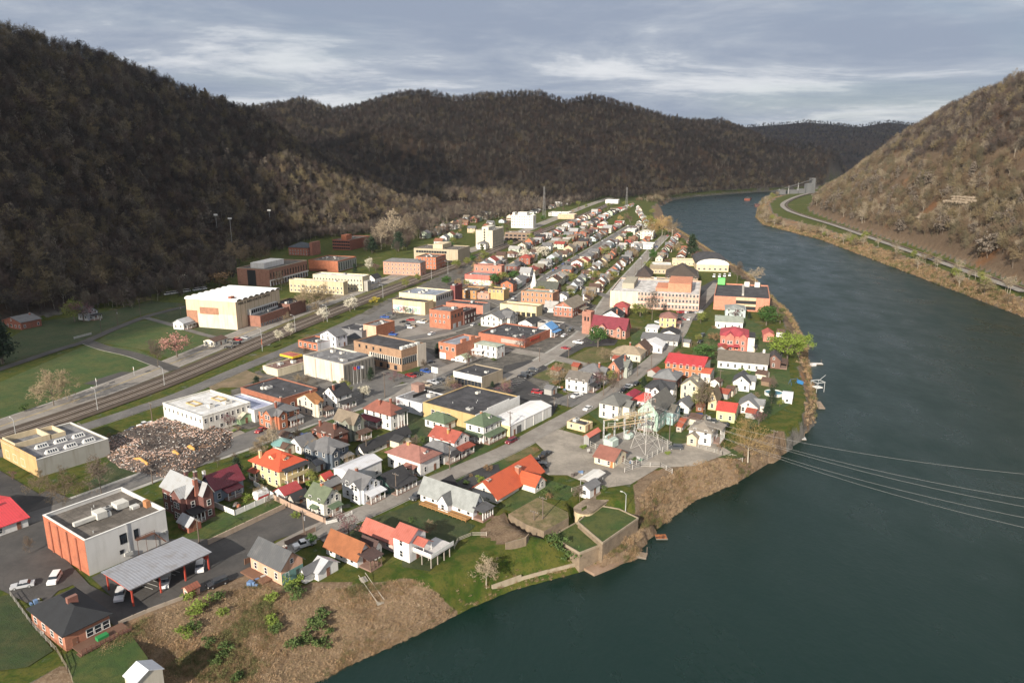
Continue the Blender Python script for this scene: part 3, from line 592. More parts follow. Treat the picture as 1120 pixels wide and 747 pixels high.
class Bld:
    """a rectangular building: origin at its nearest ground corner, local +x along the street (away, right), +y across it (away, left)"""
    def __init__(s, name, label, cat, ax, ay, xr, xl, h=None, ey=None, eave=False, th=None, z0=0.0, group=None, L=None):
        if eave: p = G(ax, ay, h + z0)
        else:
            p = G(ax, ay, z0)
        s.th = th if th is not None else theta_at(p[1])
        a = math.radians(s.th); u = np.array([math.sin(a), math.cos(a)]); w_ = np.array([-math.cos(a), math.sin(a)])
        if h is None: h = row_z(p, ey) - z0
        zz = h + z0 if eave else z0
        def reach(d, px):
            lo, hi = 0.5, 140.0; f = lambda q: colx(p + d * q, zz)
            sg = 1 if px > f(0) else -1
            for _ in range(50):
                m = (lo + hi) / 2
                if (f(m) - px) * sg < 0: lo = m
                else: hi = m
            return lo
        s.L = max(2.0, reach(u, xr)); s.W = max(2.0, reach(w_, xl)); s.h = float(max(1.8, h)); s.p = p; s.u = u; s.w = w_; s.z0 = z0
        if L: s.L = L
        else:
            ra = math.degrees(math.atan2(p[0], p[1]))
            if abs(ra - s.th) < 16 and p[0] > 20: s.L = min(s.L, max(9.0, min(15.0, s.W * 1.15)))
        s.root = thing(name, label, cat, (p[0], p[1], z0), math.radians(90 - s.th), group)
        c = p + u * s.L / 2 + w_ * s.W / 2; FOOT.append((c[0], c[1], math.hypot(s.L, s.W) / 2, p, u, w_, s.L, s.W))
        s.taken = {'x0': [], 'y0': []}
    # ---- shell
    def walls(s, m, kind='gx', rise=0.0, t=0.3, wing=None):
        L, W, h = s.L, s.W, s.h; mb = MB(); mb.ring(0, L, 0, W, -0.4, h, t)
        if kind in ('gx', 'gxl'):
            for x in (0, L - t): mb.add([(x, 0, h), (x + t, 0, h), (x + t, W, h), (x, W, h), (x, W / 2, h + rise), (x + t, W / 2, h + rise)], [(0, 4, 3), (1, 2, 5), (0, 1, 5, 4), (2, 3, 4, 5)])
        if kind == 'gy':
            for y in (0, W - t): mb.add([(0, y, h), (L, y, h), (L, y + t, h), (0, y + t, h), (L / 2, y, h + rise), (L / 2, y + t, h + rise)], [(0, 1, 4), (2, 3, 5), (1, 2, 5, 4), (3, 0, 4, 5)])
        s.wall = mb.build('wall', m, s.root); s.kind = kind; s.rise = rise; s.wm = m; return s.wall
    def slab_roof(s, mb, x0, x1, y0, y1, h, rise, kind, o=0.45, th=0.16):
        W = y1 - y0; L = x1 - x0
        if kind == 'gx':
            sl = rise / (W / 2); zb = h - o * sl
            prof = [(y0 - o, zb), (y0 + W / 2, h + rise), (y1 + o, zb)]
            vs = [(x, y, z + d) for x in (x0 - o, x1 + o) for d in (0.02, 0.02 + th) for y, z in prof]
            mb.add(vs, [(3, 4, 10, 9), (4, 5, 11, 10), (0, 6, 7, 1), (1, 7, 8, 2), (0, 1, 4, 3), (1, 2, 5, 4), (6, 9, 10, 7), (7, 10, 11, 8), (0, 3, 9, 6), (2, 8, 11, 5)])
        elif kind == 'gy':
            sl = rise / (L / 2); zb = h - o * sl
            prof = [(x0 - o, zb), (x0 + L / 2, h + rise), (x1 + o, zb)]
            vs = [(x, y, z + d) for y in (y0 - o, y1 + o) for d in (0.02, 0.02 + th) for x, z in prof]
            mb.add(vs, [(3, 9, 10, 4), (4, 10, 11, 5), (0, 1, 7, 6), (1, 2, 8, 7), (0, 3, 4, 1), (1, 4, 5, 2), (6, 7, 10, 9), (7, 8, 11, 10), (0, 6, 9, 3), (2, 5, 11, 8)])
        elif kind == 'hip':
            a0, a1, b0, b1 = x0 - o, x1 + o, y0 - o, y1 + o; z = h + 0.02
            if L >= W: r = [(x0 + W / 2, y0 + W / 2), (x1 - W / 2, y0 + W / 2)]
            else: r = [(x0 + L / 2, y0 + L / 2), (x0 + L / 2, y1 - L / 2)]
            vs = [(a0, b0, z), (a1, b0, z), (a1, b1, z), (a0, b1, z), (a0, b0, z + th), (a1, b0, z + th), (a1, b1, z + th), (a0, b1, z + th), (*r[0], h + rise), (*r[1], h + rise + 0.001)]
            fs = [(0, 3, 2, 1), (0, 1, 5, 4), (1, 2, 6, 5), (2, 3, 7, 6), (3, 0, 4, 7)]
            fs += [(4, 5, 9, 8), (5, 6, 9), (6, 7, 8, 9), (7, 4, 8)] if L >= W else [(4, 5, 8), (5, 6, 9, 8), (6, 7, 9), (7, 4, 8, 9)]
            mb.add(vs, fs)
        return mb
    def roof(s, m, kind=None, rise=None, o=0.45, cross=None):
        kind = kind or s.kind; rise = s.rise if rise is None else rise; L, W, h = s.L, s.W, s.h
        if kind == 'flat':
            pr = s.par; mb = MB().box(0.3, L - 0.3, 0.3, W - 0.3, h - pr - 0.2, h - pr); s.rf = mb.build('roof', m, s.root); s.rz = h - pr
            mb = MB(); mb.ring(-0.07, L + 0.07, -0.07, W + 0.07, h, h + 0.14, 0.46); mb.build('coping', s.cop, s.rf)
        else:
            s.rf = s.slab_roof(MB(), 0, L, 0, W, h, rise, kind, o).build('roof', m, s.root); s.rz = h + rise * 0.5
        s.rm = m; return s.rf
    def gable_wing(s, side, a, b, depth, roofm, h=None, rise=None, wm=None):
        """a cross gable: a piece that stands proud of a wall with its own gable roof; a..b fractions along that wall"""
        h = (h or s.h) ; L, W = s.L, s.W; mb = MB(); rb = MB(); t = depth
        if side == 'y0':
            x0, x1 = a * L, b * L; r = rise or (x1 - x0) * 0.42; back = min(W / 2, 4.0)
            mb.add([(x0, -t, -.4), (x1, -t, -.4), (x1, -.005, -.4), (x0, -.005, -.4), (x0, -t, h), (x1, -t, h), (x1, -.005, h), (x0, -.005, h), ((x0 + x1) / 2, -t, h + r), ((x0 + x1) / 2, -.005, h + r)],
                   [(0, 1, 5, 8, 4), (1, 2, 6, 5), (3, 0, 4, 7), (4, 8, 9, 7), (8, 5, 6, 9)])
            s.slab_roof(rb, x0, x1, -t, back, h, r, 'gy', 0.35); place = ('y0', a, b, -t)
        else:
            y0, y1 = a * W, b * W; r = rise or (y1 - y0) * 0.42; back = min(L / 2, 4.0)
            mb.add([(-t, y0, -.4), (-t, y1, -.4), (-.005, y1, -.4), (-.005, y0, -.4), (-t, y0, h), (-t, y1, h), (-.005, y1, h), (-.005, y0, h), (-t, (y0 + y1) / 2, h + r), (-.005, (y0 + y1) / 2, h + r)],
                   [(1, 0, 4, 8, 5), (2, 1, 5, 6), (0, 3, 7, 4), (8, 4, 7, 9), (5, 8, 9, 6)])
            s.slab_roof(rb, -t, back, y0, y1, h, r, 'gx', 0.35)
        wg = mb.build('bay_wall', wm or s.wm, s.root); rb.build('bay_roof', roofm, s.root)
        n = 2 if (b - a) * (L if side == 'y0' else W) > 3.5 else 1
        for z in ([1.0] if h < 4.6 else [1.0, 3.9]):
            for i in range(n):
                f = a + (b - a) * (i + 1) / (n + 1); s._win(side, f * (L if side == 'y0' else W), z, 0.95, 1.45, -t)
        s.taken[side].append((a, b))
    def flat(s, wm, rm, par=0.6, cop=None, t=0.3):
        s.par = par; s.cop = cop or wm; s.kind = 'flat'; s.rise = 0; s.walls(wm, 'flat', 0, t); return s.roof(rm, 'flat')
    # ---- openings
    def _win(s, side, d, z, w_, h_, off=0.0, dark=False, name='window'):
        m = win_mesh(w_, h_, dark)
        if side == 'y0': link(name, m, s.root, (d, off, z), 0)
        elif side == 'x0': link(name, m, s.root, (off, d, z), -math.pi / 2)
        elif side == 'yW': link(name, m, s.root, (d, s.W - off, z), math.pi)
        else: link(name, m, s.root, (s.L - off, d, z), math.pi / 2)
    def windows(s, side, n, zs, w_=0.95, h_=1.5, a=0.0, b=1.0, dark=False, skip=()):
        ln = s.L if side in ('y0', 'yW') else s.W
        for iz, z in enumerate(zs):
            for i in range(n):
                f = a + (b - a) * (i + 0.5) / n
                if (iz, i) in skip or any(p - 0.02 < f < q + 0.02 for p, q in s.taken.get(side, ())): continue
                s._win(side, f * ln, z, min(w_, ln * (b - a) / n * 0.8), h_, 0, dark)
    def auto_windows(s, back=False, sp=3.0):
        fl = [1.0] if s.h < 4.7 else ([1.0, 3.9] if s.h < 8 else [1.2, 4.4, 7.6])
        if s.h < 2.6: fl = [0.8]
        for side, ln in (('y0', s.L), ('x0', s.W)) + ((('xL', s.W), ('yW', s.L)) if back else ()):
            n = max(1, int(ln / sp)); j = {(0, n // 2)} if side == 'y0' else set()
            s.windows(side, n, fl, 0.9, min(1.5, s.h - fl[0] - 0.5), skip=j)
        n = max(1, int(s.L / sp)); s.door('y0', (n // 2 + 0.5) / n)
        if s.kind == 'gx' and s.rise > 2.2: s._win('x0', s.W / 2, s.h + 0.25, 0.7, 1.0)
        if s.kind == 'gy' and s.rise > 2.2: s._win('y0', s.L / 2, s.h + 0.25, 0.7, 1.0)
    def door(s, side, f, w_=1.0, h_=2.1, m=None, name='door'):
        mb = MB().box(-w_ / 2, w_ / 2, -0.06, 0.03, 0.02, h_); mb2 = MB()
        loc, r = ((f * s.L, 0, 0), 0) if side == 'y0' else ((0, f * s.W, 0), -math.pi / 2)
        d = mb.build(name, m or PLN(0.22, 0.10, 0.06), s.root, loc, r)
        if name == 'door': MB().box(w_ * .3, w_ * .4, -0.11, -0.06, 1.0, 1.1).build('handle', STEEL, d)
        return d
    # ---- additions
    def chimney(s, fx, fy, up=1.3, m=None, sz=0.7):
        x, y = fx * s.L, fy * s.W; z0 = s.h * 0.9; z1 = s.h + s.rise * (0.9 if s.kind != 'flat' else 0) + up
        c = MB().box(x - sz / 2, x + sz / 2, y - sz / 2, y + sz / 2, z0, z1).build('chimney', m or BRICK_R, s.rf)
        MB().ring(x - sz / 2 - .06, x + sz / 2 + .06, y - sz / 2 - .06, y + sz / 2 + .06, z1, z1 + .14, .2).build('chimney_cap', CONC, c)
    def porch(s, side, a, b, depth, roofm, z=2.75, posts=4, m=None, rail=True, floor_z=0.5, tilt=0.55, fm=None):
        L, W = s.L, s.W; ln = L if side == 'y0' else W; x0, x1 = a * ln, b * ln; m = m or TRIM
        r = 0 if side == 'y0' else -math.pi / 2
        # built in a frame where the wall is y = 0 and the porch reaches to y = -depth
        sg = 1 if side == 'y0' else -1
        X0, X1 = (x0, x1) if side == 'y0' else (-x1, -x0)
        pf = MB().box(X0, X1, -depth, -0.01, -0.3, floor_z).build('porch', fm or BRK(0.28, 0.16, 0.12), s.root, (0, 0, 0), r)
        o = 0.35
        mb = MB(); mb.add([(X0 - o, -depth - o, z), (X1 + o, -depth - o, z), (X1 + o, -0.01, z + tilt), (X0 - o, -0.01, z + tilt), (X0 - o, -depth - o, z + .16), (X1 + o, -depth - o, z + .16), (X1 + o, -0.01, z + tilt + .16), (X0 - o, -0.01, z + tilt + .16)],
            [(0, 3, 2, 1), (4, 5, 6, 7), (0, 1, 5, 4), (1, 2, 6, 5), (2, 3, 7, 6), (3, 0, 4, 7)]); mb.build('porch_roof', roofm, pf)
        for i in range(posts):
            q = X0 + 0.15 + (X1 - X0 - 0.3) * i / max(1, posts - 1)
            MB().box(q - .11, q + .11, -depth + .05, -depth + .27, floor_z, z + 0.02).build('porch_post', m, pf)
        if rail:
            mb = MB().box(X0 + .3, X1 - .3, -depth + .12, -depth + .19, floor_z + .8, floor_z + .9)
            for i in range(int((X1 - X0) / .35)): q = X0 + .35 + i * .35; mb.box(q - .025, q + .025, -depth + .13, -depth + .18, floor_z, floor_z + .8)
            mb.build('porch_railing', m, pf)
        return pf
    def dormer(s, side, f, w_=1.6, m=None, rm=None, inn=1.2):
        L, W = s.L, s.W; sl = s.rise / (min(W, L) / 2 if s.kind == 'hip' else (W / 2 if s.kind == 'gx' else L / 2)); z = s.h + inn * sl; h_ = 1.1
        r = 0 if side == 'y0' else -math.pi / 2; q = f * L if side == 'y0' else -f * W; dep = 2.2
        d = MB().add([(q - w_ / 2, inn, z - .3), (q + w_ / 2, inn, z - .3), (q + w_ / 2, inn + dep, z - .3), (q - w_ / 2, inn + dep, z - .3), (q - w_ / 2, inn, z + h_), (q + w_ / 2, inn, z + h_), (q + w_ / 2, inn + dep, z + h_), (q - w_ / 2, inn + dep, z + h_), (q, inn, z + h_ + .6), (q, inn + dep, z + h_ + .6)],
            [(0, 1, 5, 8, 4), (1, 2, 6, 5), (3, 0, 4, 7), (2, 3, 7, 9, 6), (4, 8, 9, 7), (5, 6, 9, 8)]).build('dormer', m or s.wm, s.root, (0, 0, 0), r)
        rb = MB(); s.slab_roof(rb, q - w_ / 2, q + w_ / 2, inn, inn + dep, z + h_, 0.6, 'gy', 0.2, .1); rb.build('dormer_roof', rm or s.rm, d)
        link('window', win_mesh(0.8, 0.8), d, (q, inn, z + 0.12), 0)
    def units(s, n, kind='ac', rnd=None):
        R = random.Random(int(s.p[0] * 7 + s.p[1] * 13)) if rnd is None else rnd
        for i in range(n):
            x = R.uniform(0.15, 0.8) * s.L; y = R.uniform(0.15, 0.85) * s.W; a, b_, c = R.uniform(.8, 1.5), R.uniform(.6, 1.1), R.uniform(.7, 1.3); z = s.rz
            mb = MB().box(x - a, x + a, y - b_, y + b_, z + .15, z + c); mb.box(x - a + .1, x + a - .1, y - b_ + .1, y + b_ - .1, z - .01, z + .15)
            u = mb.build('rooftop_unit', PLN(*R.choice([(.5, .5, .48), (.36, .36, .35), (.6, .58, .53)])), s.rf)
            MB().tube((x + a * .3, y, z + c), (x + a * .3, y, z + c + .12), b_ * .6, n=10).build('fan', BLACKP, u)
            for _ in range(2):
                vx, vy = R.uniform(.1, .9) * s.L, R.uniform(.1, .9) * s.W; MB().tube((vx, vy, z - .02), (vx, vy, z + .6), .13, n=6).build('roof_vent', STEEL, s.rf)
    def loc2w(s, x, y): return s.p + s.u * x + s.w * y
def house(name, label, cat, ax, ay, xr, xl, ey, kind, rise, wm, rm, o=0.45, auto=True, back=False, **k):
    b = Bld(name, label, cat, ax, ay, xr, xl, None, ey, **k); b.walls(wm, kind, rise); b.roof(rm, kind, rise, o)
    if auto: b.auto_windows(back)
    return b
def block(name, label, cat, ax, ay, xr, xl, ey, wm, rm, par=0.6, cop=None, auto=True, units=1, h=None, eave=False, **k):
    b = Bld(name, label, cat, ax, ay, xr, xl, h, ey, eave, **k); b.flat(wm, rm, par, cop)
    if auto: b.auto_windows()
    if units: b.units(units)
    return b
TARD = TAR(0.026, 0.026, 0.03); TARG = TAR(0.11, 0.11, 0.115); TARL = TAR(0.45, 0.45, 0.44); TARB = TAR(0.075, 0.065, 0.055)
R_GREY = SHG(0.15, 0.15, 0.155); R_DARK = SHG(0.035, 0.035, 0.038); R_BROWN = SHG(0.10, 0.06, 0.045); R_GREEN = SHG(0.10, 0.14, 0.085); R_TAN = SHG(0.21, 0.18, 0.14); R_RED = SHG(0.27, 0.065, 0.04); R_PINK = SHG(0.29, 0.135, 0.11); R_MAR = SHG(0.155, 0.022, 0.035)
MW = lambda ax='X': MET((0.62, 0.63, 0.66), ax)
MR = lambda ax='X': MET((0.50, 0.055, 0.035), ax)
def clear(p, r, pad=.3):
    for f in FOOT:
        if (f[0] - p[0]) ** 2 + (f[1] - p[1]) ** 2 < (f[2] * .82 + r) ** 2:
            a = p - f[3]; x, y = a @ f[4], a @ f[5]
            if -r - pad < x < f[6] + r + pad and -r - pad < y < f[7] + r + pad: return False
    return True
# ---------------------------------------------------------------- foreground, left
b = Bld('warehouse', 'white painted warehouse with orange brick end wall beside the carport', 'warehouse', 92.4, 591.3, 180.6, 46.9, 9.0, eave=True)
b.flat(shade('stucco', (0.60, 0.59, 0.57), (0.50, 0.49, 0.46)), TARB, 0.9, TRIM)
MB().box(-0.06, 0, 0.02, b.W, -0.3, b.h - 0.02).build('brick_facing', BRK(0.45, 0.12, 0.045), b.root)
for f in (0.2, 0.42, 0.64, 0.84): MB().box(-0.28, -0.06, f * b.W - .3, f * b.W + .3, -0.3, b.h - 0.6).build('pilaster', BRK(0.30, 0.08, 0.035), b.root)
b._win('y0', b.L * 0.44, 4.6, 1.5, 2.3, dark=True); b._win('y0', b.L * 0.60, 4.6, 0.9, 2.2, dark=True); b._win('y0', b.L * .40, 2.2, 0.7, 0.8, dark=True)
fe = MB().box(b.L * .57, b.L * .80, -1.2, -.02, 4.3, 4.42)
for i in range(9): fe.box(b.L * .80 + i * .3, b.L * .80 + i * .3 + .28, -1.2, -.02, 4.2 - i * .4, 4.28 - i * .4)
for x in (.57, .68, .80): fe.box(b.L * x, b.L * x + .08, -1.2, -1.12, -.2, 5.3)
fe.box(b.L * .57, b.L * .8, -1.2, -1.14, 5.2, 5.3); fe.build('fire_escape', PLN(0.13, 0.06, 0.04), b.root)
for x, z in ((.42, 1.2), (.47, 1.0), (.82, 2.6), (.88, 2.6), (.94, 2.6)): MB().box(b.L * x, b.L * x + 1.0, -.5, -.01, z, z + .9).build('air_conditioner', PLN(.45, .45, .43), b.root)
MB().tube((b.L * .49, -.15, .5), (b.L * .49, -.15, 9.3), .09).build('downpipe', STEEL, b.root)
z = b.rz
u = MB().box(2.2, 9.4, b.W * .46, b.W * .46 + 1.1, z + .3, z + 1.2); u.box(7.2, 9.6, b.W * .42, b.W * .56, z + .2, z + 1.9); u.build('air_duct', PLN(.55, .54, .5), b.rf)
MB().box(12.6, 15.6, b.W * .48, b.W * .62, z + .2, z + 1.7).build('rooftop_unit', PLN(.55, .54, .50), b.rf); MB().box(15.2, 17, b.W * .36, b.W * .44, z + .1, z + .8).build('rooftop_unit', PLN(.5, .5, .48), b.rf)
b.units(3); MB().box(b.L - 1.6, b.L - .5, b.W * .28, b.W * .36, z, z + 1.7).build('chimney', BRK(.42, .17, .05), b.rf)
# carport
b = Bld('carport', 'long open carport with ribbed grey metal roof on red posts', 'carport', 141.9, 644.7, 229.7, 112.5, 4.6, eave=True)
mb = MB(); b.slab_roof(mb, 0, b.L, 0, b.W, b.h, 0.25, 'gx', 0.3, .14); b.rf = mb.build('roof', shade('metal', (0.27, 0.28, 0.31), rough=0.5, scale=0.9), b.root)
for fx in (0.02, .35, .66, .97):
    for fy in (.03, .95): MB().box(fx * b.L, fx * b.L + .3, fy * b.W, fy * b.W + .3, -.2, b.h).build('post', PLN(.42, .06, .035), b.root)
MB().box(0, .2, 0.1, b.W - .1, b.h - .45, b.h - .05).build('beam', PLN(.42, .06, .035), b.root); MB().box(.25, b.L - .2, .05, .2, b.h - .4, b.h - .05).build('beam', PLN(.36, .3, .27), b.root)
for f in (.95,): MB().box(f * b.L, f * b.L + .2, .4, b.W - .4, b.h - 1.6, b.h - .3).build('truss', PLN(.42, .06, .035), b.root)
# dark hipped house, bottom left
b = Bld('bungalow', 'brick bungalow with near black hipped roof and brown timber deck, bottom left', 'house', 70, 695, 119, 33, 3.6, eave=True)
b.walls(BRK(.42, .15, .075), 'hip', 2.6); b.roof(SHG(.022, .024, .028), 'hip', 2.6, .6); b.windows('x0', 4, [1.1], 1.2, 1.3); b.windows('y0', 3, [.9], 2.2, 1.6, .45, 1); b.door('y0', .2)
MB().box(b.L * .45, b.L * .45 + 2.0, b.W * .42, b.W * .42 + .9, b.h + .5, b.h + 3.6).build('chimney', BRK(.26, .09, .06), b.rf)
dk = MB().box(1.0, b.L + 2.2, -4.2, -.02, 0.35, 0.55).build('deck', PLN(.14, .075, .05), b.root)
for f in range(12): MB().box(1.0 + f * (b.L + 1.1) / 11, 1.1 + f * (b.L + 1.1) / 11, -4.2, -4.1, -2.5, 1.5).build('deck_post', PLN(.17, .07, .05), dk)
for zz in (.8, 1.1, 1.42): MB().box(1.12, b.L + 2.1, -4.18, -4.12, zz, zz + .07).build('deck_rail', PLN(.17, .07, .05), dk)
mb = MB()
for i in range(8): mb.box(1.0 - i * .35, 1.35 - i * .35, -4.2, -2.6, -.3 + .0, .35 - i * .1)
mb.build('deck_steps', PLN(.15, .075, .05), dk)
MB().box(b.L * .55, b.L * .8, -2.9, -1.7, .56, 1.3).build('green_cover', PLN(.02, .22, .06), dk)
# cream shed, bottom
b = Bld('shed', 'cream garden shed with pale metal roof on the grass at the bottom edge', 'shed', 148, 748, 177.6, 136, 2.9, eave=True, z0=-.5)
b.walls(SID(.58, .54, .45), 'gy', 1.3); b.roof(MET((.60, .62, .66), 'Y'), 'gy', 1.3, .25); b.door('x0', .5, 1.6, 2.1, TRIM)
# pink-red roofed house at the left edge
b = house('house', 'white house with bright red roof cut by the left edge of the photo', 'house', -9, 590, 31.5, -45, 580, 'gx', 2.4, WHITE, MET((.56, .05, .06), 'X'), .5); b.chimney(.6, .4, .7, BRK(.45, .2, .05))
# ochre building with skylights
b = Bld('workshop', 'ochre walled workshop with six roof skylights between railway road and lawn', 'workshop', 43, 522, 121, 4, 5.6, eave=False)
b.flat(STU(.36, .35, .32), TARG, .5, TRIM); MB().box(-.07, 0, .02, b.W - .02, -.3, b.h + .9).build('ochre_front', STU(.52, .34, .16), b.root)
b.windows('x0', 3, [1.0], 2.6, 2.4, .3, .95)
for i in range(3):
    for j in range(2):
        x, y = b.L * (.2 + .26 * i), b.W * (.16 + .27 * j); k = MB().add([(x - .2, y - .9, b.rz), (x + 3.6, y - .9, b.rz), (x + 3.6, y + .9, b.rz), (x - .2, y + .9, b.rz), (x + .2, y, b.rz + 1.3), (x + 3.2, y, b.rz + 1.3)], [(0, 1, 5, 4), (2, 3, 4, 5), (1, 2, 5), (3, 0, 4)]).build('skylight', PLN(.62, .62, .6), b.rf)
        for q in range(4): MB().add([(x + .5 + q * .7, y - .76, b.rz + .32), (x + .9 + q * .7, y - .76, b.rz + .32), (x + .9 + q * .7, y - .26, b.rz + 1.04), (x + .5 + q * .7, y - .26, b.rz + 1.04)], [(0, 1, 2, 3)]).build('pane', GLASS, k)
for x0_, x1_ in ((.02, .5), (.52, .72)):
    a = MB(); a.ring(b.L * x0_, b.L * x1_, b.W * .62, b.W - .32, b.rz, b.h + (1.3 if x0_ < .1 else .9), .3); p_ = a.build('raised_parapet', STU(.60, .50, .34), b.root)
# 2-storey white building
b = block('commercial_building', 'plain white two-storey building with pale roof behind the rubble heap', 'commercial building', 221.1, 455.9, 273.7, 177.9, None, STU(.70, .68, .62), TARL, .5, None, False, 2, h=6.6, eave=True)
b.windows('x0', 9, [4.2], .8, 1.2); b.windows('x0', 6, [.8], 1.9, 1.1, .05, .75); b.windows('y0', 9, [4.0], .9, 1.5); b.windows('y0', 5, [1.0], 1.2, 1.1, .3, .95); b.door('y0', .2)
for x, y in ((.28, .52), (.72, .42)): mb = MB(); mb.ring(b.L * x, b.L * x + 3, b.W * y, b.W * y + 6, b.rz, b.rz + .5, .25); mb.build('roof_kerb', STU(.45, .33, .16), b.rf)
b = block('commercial_building', 'low building with lavender blue flat roof next to the black-roofed hall', 'commercial building', 278, 449, 301, 241, None, STU(.6, .6, .6), TAR(.27, .29, .40), .3, None, False, 0, h=4.6, eave=True); b.windows('y0', 3, [1.2], 1, 1.3)
b = block('hall', 'red brick hall with broad black flat roof behind the Victorian brick house', 'hall', 307, 437, 347, 263, None, BRK(.36, .11, .05), TARD, .3, None, False, 2, h=5.4, eave=True); b.windows('y0', 5, [1.3], 1.4, 1.6)
# houses along the second street
b = house('house', 'orange brick Victorian house with grey gables and white porch', 'house', 303, 471, 328, 284, 455, 'hip', 3.0, BRICK_O, R_GREY, auto=False); b.gable_wing('x0', .1, .55, 1.2, R_GREY); b.gable_wing('y0', .05, .4, 1.0, R_GREY); b.porch('y0', .45, 1, 2.2, R_GREY, posts=5); b.auto_windows(); b.chimney(.7, .6); b.chimney(.25, .3)
b = house('garage', 'small pale green garage with cream roof behind the white two-storey building', 'garage', 263, 464.8, 277, 253.5, 458.6, 'gy', 1.6, SID(.36, .52, .30), SHG(.5, .46, .36), .3)
b = house('house', 'cream house with orange-brown gables and brown porch roof', 'house', 345, 457, 354, 326, 441, 'gx', 2.4, CREAM, SHG(.30, .14, .055), auto=False); b.gable_wing('y0', .1, .6, 1.5, SHG(.28, .13, .05)); b.auto_windows(); b.porch('y0', .62, 1.5, 3.5, R_BROWN, posts=4); b.chimney(.7, .5)
b = house('house', 'small white gabled house with black roof wedged behind the cream house', 'house', 349, 441, 357, 334, 433.5, 'gx', 2.3, WHITE, R_DARK)
b = house('house', 'white gabled house with black roof and red brick chimney near the blossom tree', 'house', 369, 449, 385, 354, 434, 'gx', 3.2, WHITE, R_DARK, back=True); b.chimney(.12, .32, 1.2); b.porch('y0', .1, 1, 2.6, R_DARK, posts=5)
b = house('house', 'large white hipped house with dull red roof and black rear addition', 'house', 428, 471, 443, 399, 455, 'hip', 3.4, WHITE, SHG(.24, .09, .065)); b.chimney(.3, .55, 1.0); b.chimney(.8, .4, 1.0); b.porch('x0', .35, 1, 2.4, R_MAR, posts=3); b.porch('y0', .3, 1, 1.6, R_DARK, 5.9, 4, rail=False)
b = house('house', 'grey-green gabled house with taupe roof across from the blue pickup', 'house', 388, 483, 399, 367, 463.5, 'gy', 2.8, SID(.23, .24, .20), SHG(.21, .17, .125)); b.gable_wing('x0', .1, .45, 1.2, SHG(.21, .17, .125)); b.porch('y0', .2, 1.2, 2.6, R_BROWN, posts=3)
b = house('house', 'brick house with dark brown hipped roof and two chimneys', 'house', 366, 493, 381, 342, 478, 'hip', 3.0, BRICK_R, SHG(.085, .045, .035)); b.chimney(.25, .75, 1.0); b.chimney(.35, .15, 1.0)
b = house('house', 'slate blue two-storey house with grey hipped roof and corner bays', 'house', 359, 514, 382, 336, 496, 'hip', 3.2, SID(.10, .125, .16), R_GREY, auto=False); b.gable_wing('x0', .55, .95, 1.2, R_GREY); b.gable_wing('y0', .1, .45, 1.2, R_GREY); b.auto_windows(True); b.chimney(.5, .6, 1.2); b.porch('y0', .5, 1, 2, R_GREY, posts=3)
b = house('cottage', 'white cottage with teal conical turret roof beside the yellow house', 'house', 330, 497, 346, 317, 488, 'gx', 2.2, WHITE, R_GREY)
mb = MB(); mb.tube((-1.5, b.W + 1.6, -.3), (-1.5, b.W + 1.6, 2.8), 3.1, 3.1, 16); mb.build('turret', SID(.5, .52, .5), b.root); MB().tube((-1.5, b.W + 1.6, 2.8), (-1.5, b.W + 1.6, 4.6), 3.7, .25, 18).build('turret_roof', shade('metal', (.16, .30, .29), (.24, .27, .24)), b.root)
# yellow house
YEL = SID(.64, .53, .30)
b = house('house', 'yellow two-storey house with orange-red tiled hip roof and columned porch', 'house', 307, 535, 334, 277.5, 515, 'hip', 3.6, YEL, shade('shingle', (.52, .085, .035), (.40, .07, .035)), .9, back=True)
b.chimney(.12, .78, .3, YEL); b.dormer('x0', .45, 2.2, None, None, 1.6); b.dormer('y0', .45, 2.0, None, None, 1.6)
pf = b.porch('y0', .08, .98, 2.4, R_DARK, 5.7, 5, TRIM, False, .5, .4, SID(.5, .28, .16)); MB().box(.08 * b.L, .98 * b.L, -2.4, -.02, 3.0, 3.25).build('porch_balcony', YEL, pf); MB().box(.1 * b.L, .96 * b.L, -2.38, -2.2, 3.25, 4.2).build('porch_railing', YEL, pf)
b.porch('x0', .75, 1, 1.6, R_RED, 2.9, 2)
# blue house with maroon roof
b = house('house', 'blue-grey house with maroon metal roof and gable facing the brick house', 'house', 235, 550.5, 267, 222, 535, 'gx', 3.3, SID(.22, .27, .34), MET((.15, .022, .035), 'X'), .5, back=True); b.porch('y0', .3, .8, 2.4, MET((.15, .022, .035), 'X'), posts=3); b.gable_wing('x0', .55, 1.0, 2.0, MET((.15, .022, .035), 'Y')); b.chimney(.08, .9, .8, TRIM)
# dark brick house
b = house('house', 'dark brick house with grey metal gables and three brick chimneys next to the warehouse', 'house', 207, 571, 231, 180, 543, 'gy', 3.2, BRK(.15, .05, .04), MET((.34, .35, .36), 'Y'), .5, auto=False); b.gable_wing('y0', .5, .95, 2.5, MET((.34, .35, .36), 'Y'), None, 2.6); b.gable_wing('x0', .05, .4, 1.4, MET((.33, .34, .35), 'X')); b.auto_windows(True)
b.chimney(.42, -.02, 1.2, BRICK_R, 1.0); b.chimney(.55, .45, 1.6, BRICK_D, .8); b.chimney(.8, .3, 1.4, BRICK_D, .8); b.porch('y0', -.05, .48, 3.0, R_DARK, 3.0, 4)
b = house('shed', 'small brick shed with grey metal roof behind the dark brick house', 'shed', 207, 583.5, 220.5, 195, 576, 'gy', 1.6, BRICK_R, MET((.36, .37, .39), 'Y'), .3)
b = house('garage', 'white garage with maroon-red metal roof behind the yellow house', 'garage', 312, 547.5, 329, 301, 544, 'gx', 1.5, WHITE, MET((.34, .05, .05), 'X'), .4)
